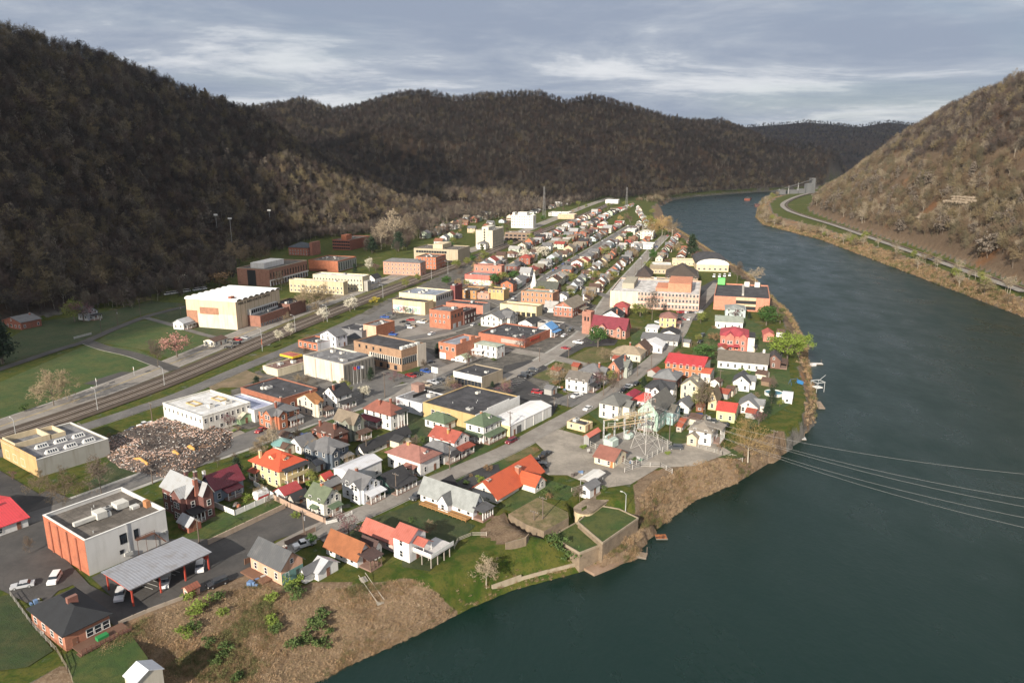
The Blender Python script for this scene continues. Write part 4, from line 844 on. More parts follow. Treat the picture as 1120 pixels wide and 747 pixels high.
b = house('garage', 'open fronted garage with dark grey roof next to the maroon-roofed garage', 'garage', 322, 553.5, 337, 315.5, 549.5, 'gx', 1.4, STU(.4, .37, .32), R_DARK, .4)
b = house('house', 'white two-storey house with moss green roof behind the picket fence', 'house', 355, 567.5, 374, 336, 549.5, 'gy', 2.8, SID(.70, .66, .58), SHG(.125, .15, .095), .4, back=True); b.chimney(.5, .55, .9, BRICK_O); b.porch('y0', .25, .8, 1.6, R_GREEN, 2.7, 2); b.porch('x0', .3, .6, .9, R_GREEN, 2.5, 2, rail=False)
b = Bld('outbuilding', 'long white outbuilding with pale grey roof in the middle of the houses', 'outbuilding', 382, 518.5, 417, 365, 5.2, eave=True); b.walls(WHITE, 'gx', 1.0); b.roof(MET((.56, .57, .60), 'X'), 'gx', 1.0, .3); b.windows('y0', 3, [1.4], 1, 1)
b = house('shed', 'tiny yellow shed with red roof in the back yards', 'shed', 356, 530.5, 365, 348, 525, 'gx', 1.2, SID(.6, .5, .24), MET((.4, .05, .04), 'X'), .3)
b = Bld('carport', 'small carport with dark shingle roof in the back yards', 'carport', 368, 536, 380, 358, 2.5); mb = MB(); b.slab_roof(mb, 0, b.L, 0, b.W, b.h, 1.1, 'gx', .3); mb.build('roof', R_DARK, b.root)
for fx in (.02, .93):
    for fy in (.02, .9): MB().box(fx * b.L, fx * b.L + .18, fy * b.W, fy * b.W + .18, -.2, b.h).build('post', TRIM, b.root)
b = house('house', 'bluish white house with grey cross gables and white front porch on the front street', 'house', 398.5, 552, 416, 375, 534.5, 'gy', 2.4, SID(.64, .66, .70), R_GREY, .4, auto=False, back=True); b.gable_wing('x0', .1, .55, .8, R_GREY); b.auto_windows(True); b.chimney(.6, .75, 1.0); b.porch('y0', .1, 1.0, 2.2, MW(), 2.8, 4)
b = house('bungalow', 'dark green bungalow with charcoal roof and long white-posted porch', 'house', 428, 541, 450, 408, 533, 'gx', 3.0, SID(.09, .17, .15), R_DARK, .5); b.porch('y0', 0, 1.0, 2.4, R_DARK, 2.5, 6)
b = house('house', 'large white hipped house with dusty pink roof and yellow brick chimney', 'house', 460, 521.5, 481, 424.5, 506, 'hip', 3.0, WHITE, R_PINK, .7, back=True); b.dormer('y0', .5, 1.8, WHITE, R_PINK, 1.3); b.chimney(.45, .6, .9, BRK(.55, .28, .08), 1.0); b.porch('x0', .1, .4, 1.8, R_PINK, 2.7, 2)
b = house('barn', 'long low white building with dark mossy roof behind the pink-roofed house', 'outbuilding', 398, 500, 449, 389, 494.5, 'gx', 2.0, WHITE, R_DARK, .4)
b = house('house', 'white house with grey roof squeezed between the pink-roofed and red-roofed houses', 'house', 486, 508, 498, 462, 497, 'hip', 2.6, WHITE, R_GREY); b.porch('y0', .1, 1, 2, R_DARK, 2.8, 3)
b = house('house', 'white gabled house with dull red roof and matching porch roof', 'house', 497, 501, 513, 470, 484, 'gy', 2.4, WHITE, SHG(.33, .085, .06), .4, back=True); b.porch('y0', .1, .95, 2.6, R_RED, 2.8, 4); b.chimney(.3, .4, .7, BRK(.5, .25, .05))
b = house('house', 'white two-storey house with green hip roof beside the ochre-walled black roof', 'house', 486, 472, 498, 465, 463.5, 'hip', 2.6, WHITE, R_GREEN, .6)
b = house('house', 'white two-storey house with green hip roof and wraparound green porch roof', 'house', 529, 485.5, 547, 510, 467, 'hip', 3.0, WHITE, R_GREEN, .6, back=True); b.chimney(.45, .55, .7, BRK(.45, .17, .07)); b.porch('y0', 0, 1, 2.4, R_GREEN, 2.8, 5); b.porch('x0', .05, .95, 1.6, R_GREEN, 2.8, 4); b.dormer('y0', .6, 1.6, WHITE, R_GREEN)
# warehouses
b = Bld('warehouse', 'long low white warehouse with white roof and yellow end wall', 'warehouse', 558, 478, 603, 534, None, 466); b.walls(STU(.72, .71, .69), 'gx', 1.1); b.roof(TAR(.62, .61, .6, ), 'gx', 1.1, .15); MB().box(-.05, 0, .1, b.W * .42, -.3, b.h - .1).build('yellow_facing', STU(.66, .57, .30), b.root)
b.door('y0', .2, 2.6, 2.8, PLN(.12, .12, .12), 'loading_door'); b.door('y0', .1)
for f in (.34, .55, .78): MB().box(f * b.L, f * b.L + .25, -.12, 0, -.3, b.h).build('downpipe', TRIM, b.root)
b = block('warehouse', 'wide warehouse with black roof, ochre wall and stepped white parapet', 'warehouse', 520, 455, 568, 462.5, None, STU(.50, .36, .17), TARD, .2, None, False, 2, h=5.6, eave=True); b.windows('x0', 4, [2.2], 1.6, 1.6, .45, .85)
for i in range(4): MB().box(b.L * i / 4, b.L * (i + 1) / 4 - .02, -.22, -.01, 0, b.h + .5 + (.6 if i in (1, 2) else 0)).build('stepped_parapet', TRIM, b.root)
b = block('store', 'white sided store with grey flat roof joined to the black-roofed warehouse', 'shop', 461.4, 441.8, 487, 433, None, SID(.62, .63, .66), TARG, .3, None, False, 1, h=4.8, eave=True); MB().box(b.L * .3, b.L * .9, b.W * .6, b.W * .62, b.rz, b.rz + 1.2).build('roof_screen', BLACKP, b.rf)
MB().box(b.L * .75, b.L * 1.02, b.W * .8, b.W * 1.1, 0, 7.4).build('brick_tower', BRK(.30, .17, .13), b.root)
b = block('store', 'small flat-roofed store with white sign band and dark glass front', 'shop', 527.1, 412.9, 550, 496.3, None, STU(.36, .30, .22), TARD, .3, None, False, 1, h=5.2, eave=True); MB().box(-.25, -.01, -.1, b.W + .1, 2.9, b.h + .3).build('sign_band', SID(.7, .69, .66), b.root); b.windows('x0', 8, [.3], 1.7, 2.4, .02, .98, True)
b = block('concrete_building', 'stained pale concrete block with dark side wall next to the flagpoles', 'commercial building', 376.5, 421, 410, 333, 398.8, STU(.60, .55, .47), TARG, .5, None, False, 3)
MB().box(.02, b.L - .02, -.06, -.003, -.3, b.h - .4).build('painted_side', STU(.22, .205, .18), b.root)
for i in range(9): MB().box(b.L * (i + .3) / 9, b.L * (i + .3) / 9 + .12, -.2, -.06, .2, b.h - .8).build('drain_streak_pipe', PLN(.10, .09, .08), b.root)
for y in (.28, .68): MB().box(-.35, -.01, b.W * y, b.W * y + .7, -.3, b.h - .3).build('pilaster', STU(.58, .46, .38), b.root)
MB().box(b.L * .3, b.L * .95, b.W * .12, b.W * .36, b.rz, b.rz + 1.0).build('roof_ridge', TARG, b.rf)
b = block('office_building', 'three-storey brown brick office with white slatted window band', 'office', 439.7, 407, 466, 388, 383.6, BRK(.36, .21, .115), TARD, .4, None, False, 0)
MB().box(-.12, -.01, .3, b.W * .66, 3.4, 6.4).build('slatted_band', SID(.55, .53, .48), b.root); MB().box(.3, b.L * .62, -.12, -.01, 3.4, 6.4).build('slatted_band', SID(.55, .53, .48), b.root)
for i in range(14): b._win('x0', .6 + b.W * .64 * i / 14, 3.6, .55, 2.6, -.12, True)
for i in range(7): b._win('y0', .7 + b.L * .58 * i / 7, 3.6, .55, 2.6, -.12, True)
b.windows('x0', 4, [b.h - 2.3], .9, 1.3, .35, .95, True); b.windows('x0', 6, [.6], 1.6, 1.8, .05, .95, True)
MB().box(b.L * .64, b.L, -.3, -.01, -.3, b.h + .5).build('pale_stair_wall', STU(.56, .50, .42), b.root)
for i in range(4): MB().box(b.L * (.1 + i * .2), b.L * (.1 + i * .2) + 2.0, .8, 2.6, b.rz, b.rz + 1.5).build('rooftop_unit', PLN(.55, .55, .52), b.rf)
b = block('commercial_building', 'rust orange brick building with pale end beside the plaza', 'commercial building', 412, 371, 432, 398, 357, BRK(.44, .15, .06), TARG, .5, None, False, 2); MB().box(-.05, 0, .1, b.W, -.2, b.h).build('pale_end', STU(.62, .42, .30), b.root)
b = block('shop', 'low orange brick shop with white side wall by the railway', 'shop', 347.5, 384, 366, 326.5, 376, BRICK_O, TARD, .5, None, False, 1); MB().box(.1, b.L, -.06, 0, -.2, b.h + .4).build('white_side', STU(.7, .7, .72), b.root); b.windows('x0', 4, [1], 1.6, 1.8)
b = house('house', 'white painted gabled building with grey roof behind the low brick shop', 'house', 368, 381, 380, 351, 368.5, 'gx', 2.6, STU(.70, .70, .74), R_GREY)
b = block('commercial_building', 'dark flat-roofed building between railway and orange brick building', 'commercial building', 396, 371, 413, 371, 362.5, STU(.2, .2, .21), TARD, .4, None, False, 2)
b = block('shop', 'low cream building with brown roof beside the yellow canopy', 'shop', 304, 412, 346, 288, 404.3, STU(.66, .59, .44), TAR(.10, .055, .045), .4, None, False, 2); MB().box(b.L * .6, b.L * 1.0, -.1, 0, 0, b.h - 1).build('side_panel', STU(.5, .47, .42), b.root)
b = Bld('canopy', 'yellow-edged filling station canopy near the railway', 'canopy', 320, 392.5, 331, 306, 3.8, eave=True); MB().box(0, b.L, 0, b.W, b.h, b.h + .9).build('canopy_fascia', STU(.72, .48, .04), b.root); MB().box(.4, b.L - .4, .4, b.W - .4, b.h + .9, b.h + .95).build('canopy_top', TAR(.25, .07, .05), b.root)
for fx in (.2, .75): MB().box(fx * b.L, fx * b.L + .4, b.W * .45, b.W * .45 + .4, -.2, b.h).build('post', STEEL, b.root)
# gym and campus
b = Bld('gymnasium', 'large cream gymnasium with scalloped white roof above the highway', 'sports hall', 260, 361, 307.5, 206, None, 330.4, th=17)
b.walls(STU(.60, .49, .35), 'flat', 0, .4); MB().box(-.06, 0, 0.1, b.W, -.3, b.h * .52).build('pale_base_panel', STU(.64, .57, .45), b.root); MB().box(-.3, -.08, b.W * .35, b.W * .72, b.h * .50, b.h * .74).build('brick_balcony', BRK(.38, .17, .09), b.root); MB().box(-.15, -.07, b.W * .78, b.W, -.3, b.h * .6).build('brick_corner', BRK(.38, .17, .09), b.root)
mb = MB(); nb = 8
vs = []; fs = []
for i in range(nb):
    for k in range(7):
        t = math.pi * k / 6; x = b.L * (i + .5 - .5 * math.cos(t)) / nb; z = b.h + .05 + 1.2 * math.sin(t); o = len(vs); vs += [(x, -.8, z), (x, b.W + .8, z), (x, -.8, z - .18), (x, b.W + .8, z - .18)]
        if k: fs += [(o - 4, o, o + 1, o - 3), (o - 2, o - 1, o + 3, o + 2), (o - 4, o - 2, o + 2, o), (o - 3, o + 1, o + 3, o - 1)]
mb.add(vs, fs); b.rf = mb.build('scalloped_roof', TAR(.66, .65, .63), b.root)
for i in range(nb): MB().add([(b.L * (i + .06) / nb, .02, b.h), (b.L * (i + .94) / nb, .02, b.h), (b.L * (i + .75) / nb, .02, b.h + .8), (b.L * (i + .25) / nb, .02, b.h + .8)], [(0, 1, 2, 3)]).build('vault_glazing', GLASS, b.root)
MB().box(b.L * .05, b.L * .12, b.W * .12, b.W * .18, b.h + .6, b.h + 2.3).build('chimney', BRICK_R, b.rf)
def text(s, parent, loc, rot, size, m, depth=.05, ax=None, name='lettering', sx=1.0):
    cu = bpy.data.curves.new(name, 'FONT'); cu.body = s; cu.size = size; cu.extrude = depth; cu.align_x = ax or 'LEFT'; cu.resolution_u = 2
    tmp = bpy.data.objects.new('tmp', cu); C.objects.link(tmp); dg = bpy.context.evaluated_depsgraph_get(); me = bpy.data.meshes.new_from_object(tmp.evaluated_get(dg)); bpy.data.objects.remove(tmp); bpy.data.curves.remove(cu)
    me.materials.clear(); me.materials.append(m)
    for v in me.vertices: v.co.x *= sx
    o = bpy.data.objects.new(name, me); C.objects.link(o); o.parent = parent; o.location = loc; o.rotation_euler = rot; KIDS.setdefault(parent.name, []).append(o); return o
text('NEAL D. BAISI ATHLETIC CENTER', b.root, (b.L * .06, -.08, b.h - 2.3), (math.pi / 2, 0, 0), 2.0, BLACKP, .06, sx=b.L * .86 / 36.5)
for i in range(10): MB().box(b.L * i / 10, b.L * i / 10 + .12, -.1, 0, 0, b.h - .1).build('wall_joint', STU(.48, .38, .25), b.root)
g0 = b
b = block('gym_annex', 'brick annex with white clerestory in front of the gymnasium', 'annex', 285.5, 358, 318, 268, 346, BRK(.30, .12, .075), TARD, .4, None, False, 2, th=17); b.windows('y0', 12, [.6], 1.2, 1.3)
b.rfw = MB().box(.4, b.L * .92, b.W * .62, b.W - .3, b.rz, b.h + 3.2).build('clerestory', SID(.6, .6, .58), b.root)
for i in range(14): link('window', win_mesh(1.1, 1.7, True), b.root, (b.L * (.05 + .87 * (i + .5) / 14), b.W * .62, b.h + 1.0), 0)
b = block('gym_annex', 'dark brick wing at the far end of the gymnasium', 'annex', 318, 347, 335, 300, 333, BRK(.2, .085, .06), TARD, .4, None, False, 1, th=17)
b = block('library', 'brick library with white columns and penthouse on its flat roof', 'college building', 295.5, 313.5, 337, 260.5, 295, BRK(.36, .16, .10), TARB, .5, STU(.5, .44, .34), False, 0, th=17)
MB().box(b.L * .12, b.L * .62, b.W * .3, b.W * .72, b.rz, b.rz + 4).build('penthouse', STU(.7, .69, .66), b.rf); MB().box(-.1, -.01, b.W * .42, b.W * .68, 0, b.h - 1).build('recess_shade', BLACKP, b.root)  # black panel on the wall paints the shade of a recess
for i in range(15): MB().box(b.L * i / 14.5, b.L * i / 14.5 + .5, -.7, -.02, 0, 3.8).build('column', TRIM, b.root)
MB().box(0, b.L, -.75, -.02, 3.8, 4.6).build('ledge', TRIM, b.root); b.windows('y0', 14, [5.6], .8, 4.0, dark=True); b.windows('y0', 14, [.6], 1.5, 2.6, dark=True)
b = block('dormitory', 'long tan three-storey dormitory behind the big bare trees', 'dormitory', 376, 323, 381, 317, 309, STU(.52, .44, .29), TARL, .4, None, False, 1, th=17); b.windows('x0', 14, [1, 4], 1.1, 1.3)
b = block('dormitory', 'long cream dormitory with grey side bays above the highway', 'dormitory', 397, 319, 405, 343, 303, STU(.62, .54, .38), TARL, .4, None, False, 1, th=17); b.windows('x0', 16, [1, 4, 7], 1.1, 1.3); MB().box(1.5, b.L * .6, -3.2, -.02, -.2, b.h * .7).build('side_bay', STU(.36, .35, .32), b.root)
b = house('house', 'white house with black roof at the end of the cream dormitory', 'house', 410, 311, 417, 402, 305, 'gx', 2.6, WHITE, R_DARK, th=17)
b = house('college_hall', 'red brick hall with slate pyramid roof at the forest edge', 'college building', 337, 280, 347, 316, 271.5, 'hip', 4.6, BRICK_R, SHG(.07, .08, .095), th=17); MB().box(b.L * .2, b.L * 1.1, -3.0, -.02, 0, b.h + 5).build('tower', BRK(.36, .13, .08), b.root)
b = block('college_building', 'red brick slab building with recessed galleries at the forest edge', 'college building', 383, 274, 405, 364, 263, BRICK_R, TARB, .4, None, False, 2, th=17); b.windows('x0', 8, [1.2, 4.4, 7.4], 2.4, 1.4, dark=True); MB().box(b.L * .1, b.L * .35, b.W * .3, b.W * .6, b.rz, b.rz + 5).build('stair_tower', BRICK_O, b.rf)
b = block('college_building', 'brick science building with grey glazed side below the forest edge', 'college building', 370, 298, 390, 338, 286, BRICK_O, TARB, .4, None, False, 4, th=17); MB().box(.5, b.L, -.1, 0, .5, b.h - .8).build('glazed_side', SID(.34, .35, .33), b.root)
for i in range(8): b._win('y0', b.L * (i + .5) / 8, 1.2, .8, b.h - 3, -.1, True)
b = house('college_hall', 'three-storey orange brick hall with grey hip roof above the rail line', 'college building', 460, 302, 466, 419.5, 288, 'hip', 2.5, BRICK_P, R_GREY, .4, th=17)
b = block('college_hall', 'brick rear wing with flat roof behind the orange brick hall', 'college building', 477, 295, 488, 455, 282, BRICK_O, TARB, .5, None, True, 3, th=17)
b = block('civic_building', 'tan modern building with dark window band behind the brick hall', 'civic building', 501, 288, 514, 453, 273.5, STU(.42, .36, .26), TARB, .5, None, False, 2, th=17); b.windows('x0', 12, [1.4, b.h - 3.6], 3.2, 1.8, .25, .95, True); MB().box(b.L * .2, b.L * .9, b.W * .4, b.W * .62, b.rz, b.rz + 4).build('penthouse', STU(.6, .5, .34), b.rf)
b = block('apartment_tower', 'beige high-rise apartment block with one strip of dark windows', 'apartment block', 538.5, 272, 551, 520.5, 252.3, STU(.60, .54, .42), TARG, .6, None, False, 4, th=17)
b.windows('x0', 1, [2 + 2.7 * i for i in range(7)], 1.8, 1.6, .42, .52, True); MB().box(b.L * .1, b.L * .7, b.W * .3, b.W * .7, b.rz, b.rz + 3.5).build('penthouse', STU(.6, .58, .5), b.rf)
for i in range(7): MB().box(b.L * i / 7, b.L * i / 7 + 1.0, -.4, -.01, 2.5, b.h).build('fin', STU(.5, .44, .33), b.root)
b.windows('y0', 7, [3 + 2.7 * i for i in range(7)], 1.4, 1.4)
b = block('hospital', 'tall white hospital block on its own behind the beige high-rise', 'hospital', 583, 250, 587, 559, 236, STU(.74, .72, .66), TARL, .6, None, False, 0, th=17); b.windows('x0', 9, [3.5, 7, 10.5, 14], 1.3, 1.4); MB().box(b.L * .1, b.L * .8, b.W * .3, b.W * .7, b.rz, b.rz + 4.5).build('penthouse', STU(.7, .68, .62), b.rf); MB().box(b.L * .1, b.L * .8, b.W * .85, b.W * .95, b.rz, b.rz + 4).build('penthouse', STU(.7, .68, .62), b.rf)
b = block('clinic', 'low brown brick clinic in front of the white hospital', 'clinic', 580, 264, 590, 552, 255, BRK(.24, .16, .11), TARG, .6, None, False, 5, th=17); b.windows('x0', 6, [1.5, 5], 3, 1.6, dark=True)
b = house('house', 'white two-storey house with grey hip roof at the foot of the beige high-rise', 'house', 531, 273, 536, 521.5, 267, 'hip', 2.5, WHITE, R_GREY, th=17)
# ---------------------------------------------------------------- downtown
b = block('commercial_building', 'salmon brick building with blank upper wall above the red mural building', 'commercial building', 548.5, 305, 552, 518.5, 291, BRK(.52, .20, .13), TARD, .4, None, False, 1); b.windows('x0', 5, [b.h - 4.2], 1.2, 1.8)
b = block('commercial_building', 'red painted building with colourful mural along its base', 'commercial building', 538.5, 313, 547, 508.5, 302, STU(.62, .16, .13), TAR(.16, .15, .15), .4, None, False, 1)
mu = MB().box(-.05, 0, .2, b.W - .2, .2, 4.0).build('mural', STU(.62, .58, .48), b.root); R = random.Random(5)
for i in range(26):
    y = R.uniform(.6, b.W - 1.4); z = R.uniform(.4, 3.2); MB().blob((-.06, y, z), (.03, R.uniform(.4, 1.1), R.uniform(.2, .6)), 8, 4).build('painted_patch', PLN(*R.choice([(.1, .25, .5), (.5, .1, .12), (.6, .45, .1), (.15, .35, .12), (.45, .25, .4), (.6, .55, .5), (.1, .4, .45)])), mu)
b = block('commercial_building', 'cream building with colourful lettered mural facing the parking lot', 'commercial building', 465, 345, 474, 430, 331, STU(.70, .56, .34), TARD, .4, None, False, 0); mu = MB().box(-.05, 0, b.W * .14, b.W - .3, .4, 4.8).build('mural', STU(.62, .62, .56), b.root)
cols = [(.12, .42, .45), (.08, .12, .2), (.5, .2, .28), (.55, .42, .1), (.2, .38, .12), (.3, .5, .35), (.15, .3, .45), (.45, .2, .1), (.1, .35, .2), (.5, .4, .3)]
for i, ch in enumerate('MONTGOMERY'): text(ch, mu, (-.08, b.W * .93 - i * b.W * .075, 1.1), (math.pi / 2, 0, -math.pi / 2), 4.0, PLN(*cols[i]), .02)
b = block('store', 'big cream department store with white roof units and pale grey side', 'shop', 477, 340, 495, 437, 323.5, STU(.70, .60, .42), TAR(.16, .18, .22), .5, None, False, 5); MB().box(.1, b.L, -.05, 0, 0, b.h - .2).build('grey_side', STU(.5, .49, .47), b.root)
for i in range(8): b._win('y0', b.L * (i + .5) / 8, 6.2, 1.1, 2.2, -.05, True); 
b = block('commercial_building', 'square red-orange brick building on the plaza corner', 'commercial building', 493, 361, 507, 470, 341, BRK(.44, .14, .065), TARG, .5, None, False, 1); b.windows('x0', 5, [6.5], .8, 1.5); b.windows('x0', 3, [3.4], .8, 1.3, .2, .8); b.windows('y0', 4, [6.2], 1.0, 1.8, dark=True); b.door('y0', .3, 3, 3, SID(.5, .5, .5), 'garage_door'); b.door('y0', .7, 3, 3, SID(.5, .5, .5), 'garage_door')
b = block('commercial_building', 'dark brick building adjoining the square red-orange one', 'commercial building', 508, 356, 521, 497, 341.5, BRICK_D, TARD, .5, None, True, 1)
b = block('commercial_building', 'long low salmon brick building with dark roof', 'commercial building', 528, 344, 536, 488, 334.5, BRK(.52, .17, .10), TARD, .4, None, False, 1); MB().box(.1, b.L, -.06, 0, 0, b.h + .6).build('white_side', STU(.7, .68, .64), b.root)
b = block('parking_garage', 'cream parking garage with open ground floor near the brick church', 'parking garage', 586.5, 347.5, 593, 547, 336, STU(.68, .58, .36), TAR(.25, .2, .14), .7, None, False, 0)
for i in range(7): MB().box(-.05, .05, b.W * (i + .1) / 7, b.W * (i + .85) / 7, .1, 2.6).build('vehicle_opening_shade', BLACKP, b.root)  # solid black panels, painted shade of the open ground floor
b = block('commercial_building', 'two-storey orange brick building with pale green roof', 'commercial building', 604.5, 333.5, 611, 570, 321, BRK(.48, .22, .11), TAR(.20, .22, .19), .5, None, False, 1); b.windows('x0', 7, [1.2, 4.8], 1.0, 1.8)
b = block('shop', 'yellow-orange two-storey shop with black roof downtown', 'shop', 551, 328.5, 557, 534, 317.5, STU(.52, .37, .17), TARD, .5, None, False, 1); b.windows('x0', 4, [5.0], .9, 1.5)
b = block('shop', 'deep orange shop beside the yellow-orange one', 'shop', 521, 327.5, 531, 501, 318.5, STU(.42, .22, .09), TARB, .5, None, True, 2)
b = block('shop', 'brown brick row building with low roof between the orange shops', 'shop', 535, 328, 539, 519, 321, BRICK_P, TARB, .5, None, True, 1)
b = block('commercial_building', 'dark red narrow building behind the cream department store', 'commercial building', 498, 333, 506, 493, 313, BRK(.22, .05, .05), TARD, .5, None, False, 1)
b = block('supermarket', 'red brick supermarket with very large black flat roof', 'supermarket', 574, 380.5, 602, 523.5, 371.5, BRK(.45, .13, .06), TARD, .4, BRK(.45, .13, .06), False, 5); MB().box(-.2, 0, b.W * .02, b.W * .5, 1.2, 3.2).build('grey_panel', SID(.42, .36, .32), b.root); MB().box(b.L * .2, b.L * .55, -.2, 0, 2.2, 3.4).build('red_canopy', STU(.5, .07, .04), b.root)
b = block('commercial_building', 'orange brick building with white garage door and grey roof', 'commercial building', 499, 395, 526, 480, 377.5, BRK(.48, .16, .075), TAR(.17, .18, .21), .6, None, False, 0); b.door('x0', .78, 4, 3, TRIM, 'garage_door'); b.windows('x0', 3, [4.6], 1.4, 1.5)
for i in range(2): MB().box(b.L * (.25 + .35 * i), b.L * (.42 + .35 * i), .1, 1.2, b.h, b.h + 1.6).build('stepped_gable', BRK(.48, .16, .075), b.root)
b = house('house', 'white box-shaped house with pale green roof beside the orange brick garage building', 'house', 543, 392.5, 552, 519, 380, 'hip', .8, WHITE, SHG(.36, .40, .33), .3); b.porch('x0', .55, 1, 2.2, MW(), 2.8, 3)
b = house('garage', 'little white garage with green roof next to the orange brick garage building', 'garage', 510, 397.5, 516, 498, 392.5, 'gx', 1.3, WHITE, SHG(.30, .34, .22), .3)
b = house('house', 'white house with two grey gables left of the supermarket', 'house', 549, 359, 566, 526, 350, 'gx', 2.8, SID(.7, .67, .6), R_GREY, auto=False); b.gable_wing('y0', .3, .7, 2, R_GREY); b.auto_windows()
b = house('house', 'white house with blue metal roof behind the supermarket', 'house', 603, 369, 610, 589, 360.5, 'gx', 2.6, WHITE, MET((.10, .26, .52), 'X')); b.porch('y0', 0, 1, 2, MET((.10, .26, .52), 'X'), 2.6, 3)
b = house('house', 'low white gable-fronted house with black roof left of the blue metal roof', 'house', 582, 361, 592, 567, 354.5, 'gx', 2.0, WHITE, R_DARK)
b = block('shop', 'low building with black flat roof behind the blue metal roof', 'shop', 612, 362, 618, 588, 355.5, STU(.4, .38, .36), TARD, .3, None, False, 1)
b = house('church_hall', 'brick hall with tan roof and broad white gables on the third street', 'church hall', 626, 347.5, 641, 605.5, 337, 'gx', 3.6, BRK(.40, .15, .09), R_TAN, .8); MB().box(-.06, -.01, .4, b.W - .4, b.h - .3, b.h + .2).build('white_gable_band', TRIM, b.root); b.porch('y0', .4, .8, 3.5, R_TAN, 3.2, 3)
MB().tube((b.L * .9, 1, 0), (b.L * .9, 1, b.h + 4.5), .45, .4, 8).build('pillar', TRIM, b.root)
b = house('church', 'dark roofed brick church with white steeple', 'church', 608.5, 325.5, 614, 583.5, 317, 'gy', 4.4, BRK(.2, .07, .05), SHG(.085, .09, .075), .4)
st = MB().box(1, 4.5, b.W - 1, b.W + 2.5, 0, b.h + 3).build('steeple', TRIM, b.root); MB().tube((2.7, b.W + .7, b.h + 3), (2.7, b.W + .7, b.h + 11), 1.9, .1, 8).build('spire', TRIM, st)
b = house('church', 'brick church with maroon roof and square bell tower', 'church', 684, 371, 689, 646, 360.5, 'gy', 5.2, BRK(.44, .20, .13), SHG(.19, .035, .05), .5, auto=False); b.gable_wing('x0', .55, .75, 1.2, SHG(.19, .035, .05)); b.gable_wing('x0', .1, .26, 1.2, SHG(.19, .035, .05)); b.windows('x0', 9, [1.4], 1.0, 2.6)
tw = MB().box(-.5, 4.5, b.W + .02, b.W + 5, -.3, b.h + 6.5).build('bell_tower', BRK(.40, .17, .11), b.root); MB().ring(-.6, 4.6, b.W - .1, b.W + 5.1, b.h + 6.5, b.h + 7.3, .6).build('battlement', BRK(.40, .17, .11), tw)
for y in (1.4, 3.2): link('window', win_mesh(.8, 2.0, True), tw, (-.5, b.W + y, b.h + 2.4), -math.pi / 2)
# hospital complex by the river
b = block('clinic_complex', 'long three-storey peach brick complex with cream end near the river', 'clinic', 764, 341, 770, 667, 323, BRK(.60, .34, .25), TAR(.34, .33, .32), .6, STU(.6, .5, .4), False, 6, th=15, L=54)
b.windows('x0', 26, [1.5, 5.2, 8.8], 1.3, 1.7); MB().box(-.1, 0, b.W * .68, b.W, -.2, b.h).build('cream_end', STU(.72, .60, .44), b.root); MB().box(-.12, -.01, 0, b.W * .68, 3.9, 4.5).build('cream_band', STU(.7, .6, .5), b.root)
MB().box(b.L * .2, b.L * .75, b.W * .1, b.W * .36, b.rz, b.rz + 5.5).build('orange_upper_block', BRK(.58, .22, .11), b.root); MB().box(b.L * .2, b.L * .6, b.W * .36, b.W * .5, b.rz, b.rz + 2.2).build('orange_upper_block', BRK(.58, .22, .11), b.root)
MB().box(b.L * .3, b.L * .8, b.W * .76, b.W * .9, b.rz, b.rz + 3.5).build('grey_upper_block', STU(.36, .33, .26), b.root)
b = block('clinic_complex', 'tan upper clinic block behind the peach complex', 'clinic', 727, 318, 733, 711, 306, STU(.60, .48, .32), TARG, .4, None, False, 1, th=13, L=10)
b = block('clinic_complex', 'small orange brick block with dark roof behind the cream end', 'clinic', 703, 318, 709, 690, 310, BRK(.55, .2, .1), TARG, .5, None, False, 1, th=13)
b = house('school', 'broad low building with dark brown hip roof behind the clinic, left of the pair', 'school', 712, 308, 722, 696, 303, 'hip', 6, STU(.3, .22, .16), SHG(.06, .045, .04), .8, th=13, L=26)
b = house('school', 'broad low building with dark brown hip roof behind the clinic, right of the pair', 'school', 763, 311, 771, 728, 304, 'hip', 8, STU(.3, .22, .16), SHG(.07, .055, .045), .8, th=13, L=34)
b = house('school', 'brown brick link building with tan roof between the two dark hip roofs', 'school', 736, 300, 740, 711, 294.5, 'gy', 2, STU(.5, .4, .28), SHG(.3, .24, .17), .5, th=13)
b = block('parking_garage', 'orange brick parking garage with black roof deck beside the river', 'parking garage', 841, 342, 845, 780, 327, BRK(.56, .21, .12), TARD, .7, BRK(.56, .21, .12), False, 0, th=17, L=50)
for z in (1.0, 4.6): MB().box(-.05, .05, b.W * .24, b.W * .60, z, z + 2.0).build('deck_opening_shade', BLACKP, b.root)  # black panels paint the dark inside of the parking decks
MB().box(-.1, -.02, b.W * .24, b.W * .60, 3.1, 4.5).build('concrete_band', STU(.55, .46, .3), b.root); MB().box(-.1, -.02, b.W * .24, b.W * .60, 6.7, b.h).build('concrete_band', STU(.55, .46, .3), b.root); MB().box(b.L * .2, b.L * .9, b.W * .46, b.W * .5, b.rz, b.rz + 1.4).build('ramp_wall', CONC, b.rf)
for y in (.16, .36): MB().box(b.L * .9, b.L * .97, b.W * y, b.W * (y + .1), b.rz, b.h + 2.2).build('stair_head', STU(.72, .70, .64), b.root)
MB().box(b.L * .88, b.L * .97, b.W * .84, b.W * .98, b.h, b.h + 4.2).build('green_box', STU(.16, .62, .16), b.root)
b = Bld('hall', 'round-roofed hall with black barrel roof and white arched gable', 'hall', 796.5, 297.5, 802, 761.5, None, 290, th=9, L=45); b.walls(STU(.66, .54, .36), 'flat', 0)
vs = []; fs = []; wf = []
